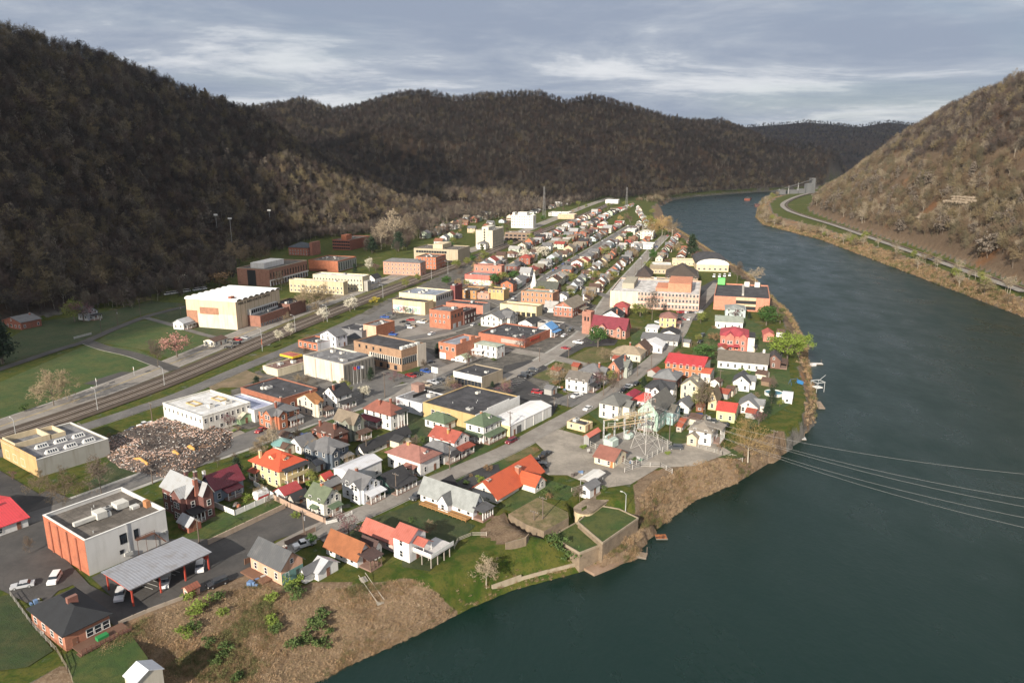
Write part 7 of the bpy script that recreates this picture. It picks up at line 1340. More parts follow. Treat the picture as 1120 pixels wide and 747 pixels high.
CARCOL = {'white': (.72, .72, .72), 'black': (.015, .015, .018), 'silver': (.42, .43, .45), 'dark grey': (.06, .065, .07), 'red': (.30, .02, .025), 'blue': (.02, .07, .28), 'maroon': (.16, .012, .025), 'green': (.03, .12, .06), 'tan': (.35, .28, .2)}
def car(kind, colr, px, py, turn, label, z=0.06, p=None, group=None, base=None):
    if kind not in CARM: m = car_model(kind); m['bm'] = {}; CARM[kind] = m
    m = CARM[kind]
    if colr not in m['bm']: pm = shade('paint', CARCOL[colr], rough=.32); m['bm'][colr] = (m['body'].mesh('body', pm), m['roof'].mesh('roof', pm), m['glass'].mesh('glass', GLASS))
    p = G(px, py, z) if p is None else p; th = (theta_at(p[1]) if base is None else base) + turn
    t = thing({'sedan': 'parked_car', 'suv': 'parked_car', 'pickup': 'pickup_truck', 'van': 'parked_van'}[kind], label, {'sedan': 'car', 'suv': 'car', 'pickup': 'pickup', 'van': 'van'}[kind], (p[0], p[1], z), math.radians(90 - th), group)
    bm, rm, gm = m['bm'][colr]; link('body', bm, t); link('roof', rm, t); link('glass', gm, t)
    for x in (-m['ln'] * .31, m['ln'] * .30):
        for y in (-m['hw'] + .1, m['hw'] - .1): link('wheel', m['wheel'], t, (x, y, .34))
    for y in (0, m['hw'] * 2 - .6): link('headlight', m['light'], t, (0, y, 0))
    FOOT.append((p[0], p[1], 2.5, p, np.array([1, 0]), np.array([0, 1]), 2, 2)); return t
CARS = [('suv', 'white', 60, 635, -50, 'white SUV parked on the lot beside the warehouse brick end'), ('sedan', 'silver', 25, 642, 30, 'silver sedan parked on the lot at the left edge'), ('pickup', 'white', 132, 652, -55, 'white pickup under the near end of the carport'), ('pickup', 'white', 181, 638, -55, 'white pickup under the middle of the carport'), ('suv', 'white', 219, 622, -55, 'white car under the far end of the carport'), ('pickup', 'white', 333, 597, 20, 'white pickup on the grass beside the peach house'), ('suv', 'black', 238, 640, 10, 'black car by the brambles next to the tiny pink shed'), ('suv', 'dark grey', 456, 545, 0, 'dark SUV at the corner of the long grey-roofed house'),
 ('suv', 'maroon', 559, 484, 0, 'dark red SUV parked by the long white warehouse'), ('pickup', 'blue', 331, 479, 0, 'bright blue pickup on the second street'), ('sedan', 'red', 285, 472, -20, 'red car in front of the orange brick house'), ('sedan', 'white', 643, 448, 0, 'white sedan parked in front of the large white house'), ('suv', 'black', 682, 429, 0, 'black SUV, nearest of three cars on the front street'), ('pickup', 'white', 687, 424.5, 0, 'white pickup, middle of three vehicles on the front street'), ('sedan', 'black', 696, 421, 0, 'black sedan, farthest of three cars on the front street'), ('pickup', 'white', 631, 434, 10, 'white pickup with load on the lot behind the white warehouse'), ('pickup', 'black', 596, 499, 0, 'black pickup at the entrance of the gravel yard'), ('suv', 'dark grey', 591, 511, 60, 'dark car beside the orange-red roof'), ('suv', 'black', 583, 507, 40, 'second dark car beside the orange-red roof'), ('suv', 'dark grey', 739, 491, 60, 'dark SUV on the gravel next to the substation'),
 ('sedan', 'black', 755, 456, 60, 'black car in the row behind the tan hip-roofed house'), ('suv', 'blue', 762, 457, 60, 'blue car in the row behind the tan hip-roofed house'), ('sedan', 'silver', 770, 458, 60, 'silver car in the row behind the tan hip-roofed house'), ('sedan', 'dark grey', 780, 462, 60, 'grey car in the row behind the tan hip-roofed house'), ('suv', 'black', 790, 466, 60, 'black SUV in the row near the yellow-green house'), ('sedan', 'black', 145, 471, 0, 'black car beside the rubble heap'), ('pickup', 'white', 159, 466, 0, 'white pickup beside the rubble heap'), ('sedan', 'dark grey', 252, 375, 60, 'grey car on the gym lot, leftmost'), ('suv', 'black', 258, 376.5, 60, 'black car on the gym lot'), ('sedan', 'black', 251, 380.5, 60, 'black car on the gym lot nearest the white shed'),
 ('suv', 'dark grey', 768, 368, 5, 'dark car parked by the brown shrub, farther one'), ('sedan', 'black', 766, 375, 5, 'black car parked by the brown shrub, nearer one'), ('sedan', 'white', 754, 350, 5, 'white car beside the teal house driveway'), ('sedan', 'white', 617, 368, 0, 'white car by the blue metal roof'), ('suv', 'dark grey', 624, 362, 0, 'dark car by the church hall'), ('suv', 'red', 744, 342.5, 70, 'red car in front of the peach clinic'), ('sedan', 'white', 750, 342.5, 70, 'white car in front of the peach clinic, left'), ('sedan', 'black', 755, 342.6, 70, 'black car in front of the peach clinic'), ('sedan', 'silver', 760, 342.6, 70, 'silver car in front of the peach clinic'), ('suv', 'white', 765, 342.6, 70, 'white SUV at the corner of the peach clinic'),
 ('van', 'white', 781, 303, 0, 'white van near the round-roofed hall, leftmost'), ('van', 'white', 787, 303, 0, 'white van near the round-roofed hall, second'), ('van', 'white', 792.5, 302.5, 0, 'white van near the round-roofed hall, third'), ('van', 'white', 798, 302, 0, 'white van near the round-roofed hall, rightmost'), ('sedan', 'black', 441, 353, 40, 'dark wrecked car on the plaza, leftmost'), ('suv', 'red', 449, 351, 60, 'red vehicle on the plaza below the lettered mural'), ('sedan', 'black', 446, 356, 30, 'black car on the plaza near the orange corner building'), ('suv', 'white', 499, 394.5, 60, 'white vehicle at the orange brick garage door'), ('sedan', 'silver', 518, 356, 0, 'silver car on the plaza street'), ('sedan', 'white', 472, 366, 0, 'white car on the plaza street'), ('sedan', 'black', 470, 397.6, 20, 'dark car by the orange brick garage building'), ('suv', 'dark grey', 398, 457, 20, 'dark car under the trees by the white blossom tree')]
for c in CARS: car(*c)
for i, (x, y) in enumerate([(184,322.5),(191,321.5),(197,320.5),(204,319.5),(215,318),(222,317)]): car('van', 'white', x, y, 15, 'white van in the row of six at the forest edge', group='white vans parked at the forest edge', z=0.1)
R = random.Random(4)
for i in range(60):
    ln_ = ROADS[R.choice([0, 0, 1, 1, 2])]; k = R.randrange(len(ln_) - 1); t = ln_[k + 1] - ln_[k]; t /= np.linalg.norm(t); p = ln_[k] + t * R.uniform(0, 20) + np.array([t[1], -t[0]]) * R.choice([-2.6, 2.6])
    if p[1] < 470 or p[1] > 1300: continue
    cn = R.choice(['white', 'black', 'silver', 'dark grey', 'red', 'white', 'blue']); car(R.choice(['sedan', 'suv', 'suv', 'pickup']), cn, 0, 0, 0, cn + ' vehicle parked along the far streets', p=p, group=cn + ' vehicles along the far streets', base=math.degrees(math.atan2(t[0], t[1])))
# ================================================================ poles, lamps and wires
def upole(px, py, ptop, label, p=None, arms=1, h=None, th=None):
    z = 0.0
    if p is None: p, z = ground_hit(px, py)
    h = h or max(5, row_z(p, ptop) - z); t = thing('utility_pole', label, 'utility pole', (p[0], p[1], z), math.radians(90 - (th if th is not None else theta_at(p[1]))))
    MB().tube((0, 0, -.3), (0, 0, h), .19, .12, 8).build('pole', POLE_M, t)
    for a in range(arms):
        c = MB().box(-.06, .06, -1.2, 1.2, h - .6 - a, h - .46 - a).build('crossarm', POLE_M, t)
        for y in (-1.05, -.35, .35, 1.05): MB().tube((0, y, h - .46 - a), (0, y, h - .22 - a), .05, n=5).build('insulator', STEEL, c)
    if int(px) % 3 == 0: MB().tube((.32, 0, h - 2.9), (.32, 0, h - 1.9), .26, n=8).build('transformer', STEEL, t)
    return (Vector((p[0], p[1], z + h - .3)), t)
UP = [(433.4, 542, 517, 'by the dark green bungalow'), (492, 514, 487, 'beside the red-roofed white house'), (558, 478, 450, 'at the corner of the long white warehouse'), (333, 587, 558, 'at the end of the walled lot'), (218, 594, 567, 'beside the small brick shed'), (167, 529, 512, 'at the rubble heap corner'), (183, 530, 517, 'across the street from the dark brick house'), (89, 481, 462, 'between railway and ochre workshop'), (167, 464, 440, 'between rubble heap and railway'), (593.6, 568, 543, 'on the terrace lawn'), (584, 577, 561, 'above the dirt patch lawn'), (606, 448, 434, 'by the dark parking lot'), (621, 445, 428, 'next to the white pickup with load'), (660, 433, 412, 'by the white two-storey house'), (697, 412, 395, 'by the steep gabled brick house'), (712, 405, 388, 'in front of the tan bungalow'), (736, 388, 372, 'on the curve of the front street'), (746, 380, 364, 'past the curve of the front street'), (622, 392, 378, 'by the church parking lot'), (590, 396, 380, 'at the supermarket corner'), (512, 400, 386, 'at the little white garage'), (401, 497, 478, 'behind the slate blue house'), (326, 474, 449, 'on the second street near the blue pickup'), (421, 435, 407, 'on the corner lawn'), (111, 364, 345, 'by the hillside road, nearest'), (129, 356, 338, 'by the hillside road, second'), (154, 348, 327, 'by the hillside road, third'), (198, 346, 333, 'by the hillside road near the gymnasium'), (786, 496, 474, 'near the tan hip-roofed house'), (845, 490, 470, 'on the river bank under the golden tree'), (732, 482, 455, 'at the substation rear'), (787, 423, 404, 'by the bright red roof')]
ends = []
for x, y, t_, where in UP: ends.append(upole(x, y, t_, 'wooden utility pole ' + where)[0])
def wire(a, b, label, sag=.02, r=.03, group=None, name='overhead_wire', mat=None):
    a, b = Vector(a), Vector(b); n = 14; mb = MB(); pts = []
    for i in range(n + 1): t = i / n; q = a.lerp(b, t); q.z -= 4 * t * (1 - t) * sag * (b - a).length; pts.append(q)
    for i in range(n): mb.tube(pts[i], pts[i + 1], r, n=3, cap=False)
    return tag(mb.build(name, mat or shade('plain', (.05, .05, .05))), label, 'wire', group)
for a, b in ((0, 1), (1, 2), (3, 0), (5, 6), (12, 13), (13, 14), (14, 15), (15, 16), (16, 17), (24, 25), (25, 26), (26, 27), (4, 3), (22, 21)):
    for k in (-.9, .9): wire(ends[a] + Vector((k, -k * .5, .1)), ends[b] + Vector((k, -k * .5, .1)), 'thin black wire between wooden street poles', .012, .022, 'wires between the street poles')
R = random.Random(9)
for ln_, y0_, y1_, off in ((ROADS[1], 470, 1300, 5), (ROADS[0], 480, 1200, 5), (ROADS[2], 500, 1400, 6)):
    d = np.linalg.norm(np.diff(ln_, axis=0), axis=1); cum = np.concatenate([[0], np.cumsum(d)])
    for s in np.arange(10, cum[-1], 42):
        i = min(np.searchsorted(cum, s, 'right') - 1, len(d) - 1); t = (ln_[i + 1] - ln_[i]) / d[i]; p = ln_[i] + t * (s - cum[i]) + np.array([t[1], -t[0]]) * off
        if y0_ < p[1] < y1_: e = upole(0, 0, 0, 'wooden utility pole along the far streets', p, 1, 10.5)[1]; e['group'] = 'utility poles along the far streets'
def lamp(px, py, ptop, label, arm=2.2, th=0, group=None, z0=None):
    p, z = ground_hit(px, py); h = max(4, row_z(p, ptop) - z); t = thing('street_lamp', label, 'street lamp', (p[0], p[1], z), math.radians(90 - theta_at(p[1]) + th), group)
    MB().tube((0, 0, -.2), (0, 0, h - .5), .14, .09, 8).tube((0, 0, h - .5), (0, arm * .5, h), .07, .06, 6).tube((0, arm * .5, h), (0, arm, h + .05), .06, .05, 6).build('pole', STEEL, t); MB().box(-.16, .16, arm - .1, arm + .6, h - .02, h + .14).build('lamp_head', PLN(.55, .55, .53), t)
for x, y, t_, wh in ((18, 480, 458, 'nearest the left edge of the photo'), (107, 449, 425, 'by the basketball court'), (180, 422, 402, 'by the campus lane'), (287, 382, 378 - 18, 'below the gymnasium'), (323, 363, 345, 'in front of the brick annex'), (358, 352, 334, 'beside a white blossom tree'), (388, 339, 323, 'past the dormitories'), (419, 326, 312, 'before the orange brick hall'), (490, 300, 286, 'beside the pale green street trees'), (472, 305, 291, 'in front of the brick rear wing')): lamp(x, y, t_, 'grey highway lamp with curved arm ' + wh)
lamp(684, 562, 539, 'tall grey lamp on the grass bank below the gravel yard', 1.2); lamp(499, 566 - 68, 498 - 20, 'lamp between the houses on the front street', 1.2)
for i, (x, y, t_) in enumerate([(240,275,236),(255,276,240),(297,262,231)]):
    p = G(x, y + 4); h = row_z(p, t_); t = thing('floodlight_mast', ['floodlight mast left of the tennis court', 'floodlight mast right of the tennis court', 'floodlight mast alone in the woods behind the library'][i], 'floodlight', (p[0], p[1], 0), 0); MB().tube((0, 0, -.3), (0, 0, h), .25, .15, 8).build('mast', STEEL, t); MB().box(-1.8, 1.8, -.3, .1, h, h + 1.6).build('lamp_bank', PLN(.6, .6, .58), t)
# ================================================================ substation, river crossing, terraces, docks, rubble, small things
TPALE = PLN(.50, .48, .44)
def lattice(label, p, z, h, w0, w1, arms, name='lattice_tower', rot=.6, mat=None, arm_w=5.0, r=.11):
    t = thing(name, label, 'pylon', (p[0], p[1], z), rot); mat = mat or TPALE; n = 6; lv = []
    for i in range(n + 1): f = (i / n) ** .85; lv.append((w0 + (w1 - w0) * min(1, f * 1.35), h * f))
    for sx, sy in ((1, 1), (-1, 1), (-1, -1), (1, -1)):
        mb = MB()
        for i in range(n): mb.tube((sx * lv[i][0] / 2, sy * lv[i][0] / 2, lv[i][1]), (sx * lv[i + 1][0] / 2, sy * lv[i + 1][0] / 2, lv[i + 1][1]), r, r * .9, 4)
        mb.build('leg', mat, t)
    mb = MB(); cr = [(1, 1), (-1, 1), (-1, -1), (1, -1)]
    for i in range(n):
        for k in range(4):
            a, b_ = cr[k], cr[(k + 1) % 4]; A = lambda c, j: (c[0] * lv[j][0] / 2, c[1] * lv[j][0] / 2, lv[j][1]); mb.tube(A(a, i), A(b_, i + 1), r * .42, n=3); mb.tube(A(b_, i), A(a, i + 1), r * .42, n=3); mb.tube(A(a, i + 1), A(b_, i + 1), r * .42, n=3)
    mb.build('bracing', mat, t)
    for f in arms:
        z_ = h * f; MB().tube((-arm_w, 0, z_), (arm_w, 0, z_), .12, n=4).tube((-arm_w, 0, z_), (0, 0, z_ + 1.6), .07, n=3).tube((arm_w, 0, z_), (0, 0, z_ + 1.6), .07, n=3).build('crossarm', mat, t)
        for x in (-arm_w, arm_w): MB().tube((x, 0, z_ - 1.3), (x, 0, z_), .11, n=6).build('insulator', PLN(.3, .2, .15), t)
    return t
pt0 = G(706, 492); lattice('tall pale lattice pylon standing in the substation', pt0, 0, row_z(pt0, 430), 7.0, 1.5, (.74, .87), arm_w=3.4, r=.085)
def gantry(label, p, L_, h, rot):
    t = thing('switchgear_gantry', label, 'substation frame', (p[0], p[1], 0), rot)
    for x in (0, L_ / 2, L_):
        for y in (-.35, .35): MB().tube((x, y, -.2), (x, y, h), .10, n=4).build('post', STEEL, t)
        mb = MB()
        for i in range(6): mb.tube((x, -.35, h * i / 6), (x, .35, h * (i + 1) / 6), .05, n=3)
        mb.build('lacing', STEEL, t)
    for z in (h, h * .66): MB().box(0, L_, -.2, .2, z - .15, z + .15).build('beam', PLN(.42, .33, .2), t)
    for i in range(7): x = L_ * (i + .5) / 7; MB().tube((x, 0, h * .66 - 1.2), (x, 0, h * .66), .13, n=6).build('insulator', PLN(.24, .14, .10), t); MB().tube((x, 0, h + .1), (x, 0, h + 1.2), .10, n=6).build('insulator', PLN(.3, .3, .3), t)
    return t
for i, (x, y, wh) in enumerate(((660, 484, 'nearest the transformer'), (672, 477, 'in the middle of the yard'), (682, 470, 'farthest from the road'))): gantry('steel substation gantry with insulators ' + wh, G(x, y), 16, 8 - i, math.radians(22))
for i, (x, y, wh) in enumerate(((667, 489, 'pale green transformer with ribbed radiators, larger'), (687, 480, 'small grey transformer behind the larger one'))):
    p = G(x, y); s = 1 - .35 * i; t = thing('transformer', wh, 'transformer', (p[0], p[1], 0), math.radians(52)); tank = MB().box(-2 * s, 2 * s, -1.3 * s, 1.3 * s, .3, 3.3 * s).build('tank', PLN(.40, .48, .44), t)
    for k in range(9): MB().box(-1.9 * s + k * .45 * s, -1.7 * s + k * .45 * s, -2.1 * s, -1.3 * s, .6, 3.0 * s).build('radiator_fin', PLN(.42, .5, .46), tank)
    for k in range(3): MB().tube((-1.2 * s + k * 1.2 * s, 0, 3.3 * s), (-1.2 * s + k * 1.2 * s, 0, 4.6 * s), .2, .1, 8).build('bushing', PLN(.25, .15, .1), t)
    MB().tube((-1.5 * s, .9, 3.9 * s), (1.5 * s, .9, 3.9 * s), .4, n=8).build('oil_tank', PLN(.42, .5, .46), t)
# river crossing wires
for i, (x, y, yl, lab) in enumerate(((1119, 516, 468, 'highest power line crossing the river'), (1119, 543, 475, 'second power line crossing the river'), (1119, 552, 477, 'third power line crossing the river, close to the second'), (1119, 562, 482, 'fourth power line crossing the river'), (1119, 573, 489, 'lowest power line crossing the river'))):
    zr = 10.0; b = G(x, y, zr); a = np.array([pt0[0], pt0[1]]); d = np.array([b[0], b[1]]) - a; e = a + d * 1.6
    top = row_z(pt0, 432) * (.86 if i < 3 else .72); wire((a[0] + (i - 2) * 1.5, a[1], top), (b[0] + d[0] * .25, b[1] + d[1] * .25, zr + 1.5), lab, .035, .028, None, 'power_line', shade('plain', (.25, .25, .25)))
STONE = shade('brick', (.22, .165, .11), (.11, .085, .06)); CAP = STU(.30, .245, .18)
def terrace(label, pts, zt, zb, parapet=True, top=GRASS):
    q = [G(x, y, zt) for x, y in pts]; c = np.mean(q, axis=0); t = thing('lawn_terrace', label, 'terrace', (c[0], c[1], 0)); Q = [(p[0] - c[0], p[1] - c[1]) for p in q]
    MB().prism(Q, zb, zt).build('stone_wall', STONE, t); mb = MB(); A = sum(Q[i][0] * Q[(i + 1) % len(Q)][1] - Q[(i + 1) % len(Q)][0] * Q[i][1] for i in range(len(Q))); Q2 = Q if A > 0 else Q[::-1]
    mb.add([(x * .985, y * .985, zt + .02) for x, y in Q2], [tuple(range(len(Q2)))]); mb.build('lawn', top, t)
    if parapet:
        mb = MB()
        for i in range(len(Q)):
            a, b_ = np.array(Q[i]), np.array(Q[(i + 1) % len(Q)]); d = b_ - a; L_ = np.linalg.norm(d); d = d / L_; n = np.array([-d[1], d[0]]) * .14
            mb.prism([a - n, b_ - n, b_ + n, a + n], zt - .3, zt + .28 + .003 * i)
        mb.build('parapet', CAP, t)
    return t
terrace('walled lawn terrace behind the concrete boat ramp, upper right', [(654,553),(677,557),(698,567),(659,594),(632,571)], -1.0, -9.5)
terrace('walled lawn terrace pointing to the river, lower left of the pair', [(630,572),(657,596),(634,605),(603,587)], -2.6, -9.5)
terrace('lawn terrace with bare dirt patch and curved stone wall', [(588,544),(621,560),(622,566),(595,581),(575,573),(556,562)], 0.12, -6.0, False, shade('grass', (.10, .10, .03), (.24, .17, .10)))
p = G(648, 561, -.5); t = thing('pump_house', 'curved tan pump house with brown flat roof set into the terrace', 'pump house', (p[0], p[1], -3.6), math.radians(54)); out = [(0, 0), (12, 0), (12, 5.5), (0, 5.5)] + [(-2.6 * math.cos(a), 2.75 - 2.75 * math.sin(a)) for a in np.linspace(-1.2, 1.2, 8)]
MB().prism(out, -1, 3.2).build('wall', STU(.50, .40, .26), t); MB().prism([(x * 1.03, y * 1.05 - .1) for x, y in out], 3.2, 3.55).build('roof', TAR(.13, .10, .07), t); link('window', win_mesh(1.4, 1.2, True), t, (7, 0, 1.3), 0)
ramp = [G(x, y, -7.2) for x, y in [(634,618),(660,607),(682,598),(694,606),(672,618),(650,627)]]; t = thing('boat_ramp', 'cracked pale concrete boat ramp at the foot of the terrace', 'boat ramp', (ramp[0][0], ramp[0][1], 0)); MB().prism([r_ - ramp[0] for r_ in ramp], -9, -7.3).build('slab', shade('asphalt', (.30, .21, .15), (.22, .15, .10)), t)
def dock(label, px, py, L_, w_, rot, poles=True, mat=None):
    p = G(px, py, -7.3); t = thing('dock', label, 'dock', (p[0], p[1], -7.5), rot); mb = MB()
    for i in range(int(L_ / .5)): mb.box(i * .5, i * .5 + .44, -w_ / 2, w_ / 2, 0, .14)
    mb.build('planks', mat or PLN(.26, .20, .15), t); MB().box(0, L_, -w_ / 2, w_ / 2, -.4, -.01).build('float', PLN(.14, .12, .10), t)
    if poles:
        for x in (.3, L_ - .3): MB().tube((x, w_ / 2 + .15, -3), (x, w_ / 2 + .15, 1.8), .11, n=6).build('piling', POLE_M, t)
    return t
dock('brown timber dock stepping off the concrete ramp', 679, 602, 7, 2.6, math.radians(-20)); dock('small dock on the bank where the power lines cross', 866, 478, 5, 2.4, math.radians(-10), True, PLN(.5, .5, .5)); dock('long floating dock across the river side of the boat lift', 899, 446, 9, 2.6, math.radians(80)); dock('pale dock below the lime green willow', 884, 397, 7, 2.4, math.radians(-5), True, PLN(.6, .58, .55)); dock('dock at the water beside the willow', 877, 378, 6, 2.6, math.radians(0)); dock('rusty steel plate floating at the foot of the grass bank', 717, 586, 3.2, 2.2, 0, False, shade('rust', (.42, .15, .05)))
p = G(893, 428, -7.3); t = thing('boat_lift', 'steel boat lift with white winch platform on the river bank', 'boat lift', (p[0], p[1], -7.6), .3)
for x, y in ((0, 0), (4, 0), (4, 4), (0, 4)): MB().tube((x, y, -3), (x, y, 4.2), .12, n=6).build('post', STEEL, t)
MB().ring(-.2, 4.2, -.2, 4.2, 4.0, 4.3, .25).build('frame', STEEL, t); MB().tube((2, 2, 4.2), (7, 3.5, 6.2), .12, n=6).build('boom', STEEL, t); MB().box(.4, 3.6, .4, 3.6, 1.4, 1.7).build('platform', TRIM, t)
def boat(label, px, py, rot, s=1.0, z=-7.9, col_=(.7, .7, .7)):
    p = G(px, py, z + .5); t = thing('motor_boat', label, 'boat', (p[0], p[1], z), rot); n = 9; vs = []; 
    for i in range(n): f = i / (n - 1); w_ = 1.05 * (1 - f ** 3.2) * s + .02; x = -3 * s + 6 * s * f; vs += [(x, -w_, .9 * s + .25 * f * s), (x, -w_ * .55, -.1), (x, w_ * .55, -.1), (x, w_, .9 * s + .25 * f * s)]
    fs = [(4 * i + k, 4 * i + k + 1, 4 * i + 5 + k, 4 * i + 4 + k)[::-1] for i in range(n - 1) for k in range(3)] + [(0, 1, 2, 3)]; MB().add(vs, fs).build('hull', PLN(*col_), t)
    MB().add([(v[0], v[1] * .93, v[2] - .22) for i, v in enumerate(vs) if i % 4 in (0, 3)], [(2 * i, 2 * i + 2, 2 * i + 3, 2 * i + 1)[::-1] for i in range(n - 1)]).build('cockpit_floor', PLN(.4, .4, .42), t); MB().add([(.2 * s, -.7 * s, .9 * s), (.2 * s, .7 * s, .9 * s), (-.2 * s, .6 * s, 1.5 * s), (-.2 * s, -.6 * s, 1.5 * s)], [(0, 1, 2, 3)]).build('windscreen', GLASS, t); MB().box(-3.3 * s, -2.9 * s, -.25 * s, .25 * s, .3, 1.2 * s).build('outboard_motor', BLACKP, t)
boat('white motor boat moored below the power lines on the bank', 846, 492, 1.0, .9, -6.8); boat('pale boat drawn up on the bank below the golden tree', 834, 497, .6, .8, -5.8, (.55, .6, .66)); boat('white boat tied to the dock under the willow', 888, 399, .1, .8)
# barge and loading plant at the far bend
p = G(818, 219, WZ); t = thing('coal_barge', 'rust red coal barge moored at the far river bend', 'barge', (p[0], p[1], WZ), 1.2); MB().box(-24, 24, -6, 6, -.5, 4.6).build('hull', shade('rust', (.20, .06, .045)), t); MB().box(-22, 22, -5, 5, 4.6, 5.6).build('cargo', PLN(.03, .03, .03), t)
p = G(828, 226, WZ); t = thing('coal_barge', 'dark empty barge along the far shore beside the red one', 'barge', (p[0], p[1], WZ), 1.3); MB().box(-20, 20, -5, 5, -.5, 3.0).build('hull', shade('rust', (.08, .05, .05)), t); MB().ring(-20, 20, -5, 5, 3.0, 3.9, .6).build('coaming', shade('rust', (.1, .05, .045)), t)
p = PLANT; t = thing('loading_plant', 'grey coal loading plant with slanted conveyor beyond the right hill', 'industrial plant', (p[0], p[1], max(0, float(height(p)[0][0]) - 1)), .2); 
for x, y, w_, h_ in ((0, 0, 14, 24), (16, 6, 10, 36), (-18, 4, 16, 10), (-44, 0, 22, 8), (-74, -4, 16, 9)): b_ = MB().box(x, x + w_, y, y + 12, -1, h_).build('plant_building', MET((.13, .135, .14)), t); MB().box(x - .4, x + w_ + .4, y - .4, y + 12.4, h_, h_ + .6).build('plant_roof', MET((.2, .2, .2)), t)
MB().add([(-90, 4, 3), (-90, 8, 3), (18, 8, 33), (18, 4, 33), (-90, 4, 4.2), (-90, 8, 4.2), (18, 8, 34.4), (18, 4, 34.4)], [(0, 3, 2, 1), (4, 5, 6, 7), (0, 1, 5, 4), (1, 2, 6, 5), (2, 3, 7, 6), (3, 0, 4, 7)]).build('conveyor', PLN(.07, .068, .066), t)
for x in (-70, -45, -20): MB().tube((x, 6, -1), (x, 6, 6 + (x + 90) * .28), .7, n=6).build('conveyor_leg', STEEL, t)
# far masts
for x, y, t_, lab in ((595, 238, 204, 'tall lattice phone mast beyond the white hospital'), (685, 229, 205, 'lattice phone mast at the foot of the valley hill')):
    p = G(x, y); lattice(lab, p, 0, row_z(p, t_), 4.0, 1.4, (), 'phone_mast', .3, PLN(.2, .2, .2), 1, .17)
# rubble of the burnt building
rp = px_poly([(108,482),(150,468),(190,452),(225,462),(253,472),(256,488),(238,500),(195,524),(168,522),(130,512),(112,497)]); rpA = np.array(rp); R = random.Random(12); mbs = [MB() for _ in range(5)]; c = rpA.mean(0); me_h = []
hp = MB()
gx, gy = np.meshgrid(np.linspace(rpA[:, 0].min(), rpA[:, 0].max(), 44), np.linspace(rpA[:, 1].min(), rpA[:, 1].max(), 44)); P = np.column_stack([gx.ravel(), gy.ravel()]); dd = seg_dist(P, rp + [rp[0]])[0] * np.where(inside(P, rpA), 1, -1); zz = np.where(dd > 0, np.minimum(dd * .35, 1.5) * (0.4 + fbm(P[:, 0], P[:, 1], 7, 5) * 1.5), -.3)
hp.add(np.column_stack([P, zz]), [(i * 44 + j, i * 44 + j + 1, i * 44 + j + 45, i * 44 + j + 44) for i in range(43) for j in range(43) if max(dd[i * 44 + j], dd[i * 44 + j + 45]) > -1.5])
tag(hp.build('rubble_heap', shade('rust', (.10, .075, .06), (.045, .038, .035))), 'heap of burnt rubble from a collapsed brick building', 'rubble', None, 'stuff')
for i in range(7500):
    k = R.randrange(len(P)); 
    if dd[k] < .2: continue
    x, y = P[k] + np.array([R.uniform(-.4, .4), R.uniform(-.4, .4)]); z = zz[k] + R.uniform(-.1, .3); L_ = R.choice([R.uniform(.15, .4), R.uniform(.2, .6), R.uniform(.5, 1.7)]); w_ = R.uniform(.06, .2) if L_ > .6 else R.uniform(.12, .32); zone = vnoise(np.array([x]), np.array([y]), 9, 4)[0]; d = Vector((R.gauss(0, 1), R.gauss(0, 1), R.gauss(0, .35))).normalized(); s = d.orthogonal().normalized(); t2 = d.cross(s); m_ = mbs[R.choice([0, 0, 4, 2, 0, 3, 0] if zone > .58 else [0, 4, 4, 1, 2, 3, 1] if zone > .4 else [1, 1, 1, 4, 1, 2, 4])]; q = Vector((x, y, z)); a, b_, e = d * L_ / 2, s * w_ / 2, t2 * w_ * .3
    m_.add([q - a - b_ - e, q + a - b_ - e, q + a + b_ - e, q - a + b_ - e, q - a - b_ + e, q + a - b_ + e, q + a + b_ + e, q - a + b_ + e], [(0, 3, 2, 1), (4, 5, 6, 7), (0, 1, 5, 4), (1, 2, 6, 5), (2, 3, 7, 6), (3, 0, 4, 7)])
for m_, cl, nm in zip(mbs, ((.52, .37, .31), (.06, .05, .048), (.50, .48, .45), (.30, .16, .08), (.16, .12, .10)), ('pinkish brick debris', 'charred black debris', 'pale plaster and concrete debris', 'splintered brown timber debris', 'dull brown debris')): tag(m_.build('rubble', PLN(*cl)), nm + ' of the collapsed building', 'rubble', None, 'stuff')
for x, y, w_, lab in ((118, 492, 8, 'leftmost'), (163, 513, 9, 'nearest the street'), (197, 503, 5, 'near the middle'), (214, 497, 5, 'at the right side')):
    p = G(x, y); t = thing('broken_wall', 'broken ochre wall stub in the rubble, ' + lab, 'broken wall', (p[0], p[1], 0), math.radians(144)); MB().add([(0, 0, -.2), (w_, 0, -.2), (w_, .4, -.2), (0, .4, -.2), (0, 0, 2.2), (w_ * .5, 0, 2.9), (w_, 0, 1.5), (w_, .4, 1.5), (w_ * .5, .4, 2.9), (0, .4, 2.2)], [(0, 1, 6, 5, 4), (1, 2, 7, 6), (3, 9, 8, 7, 2), (0, 4, 9, 3), (4, 5, 8, 9), (5, 6, 7, 8)]).build('wall', STU(.60, .33, .10), t)
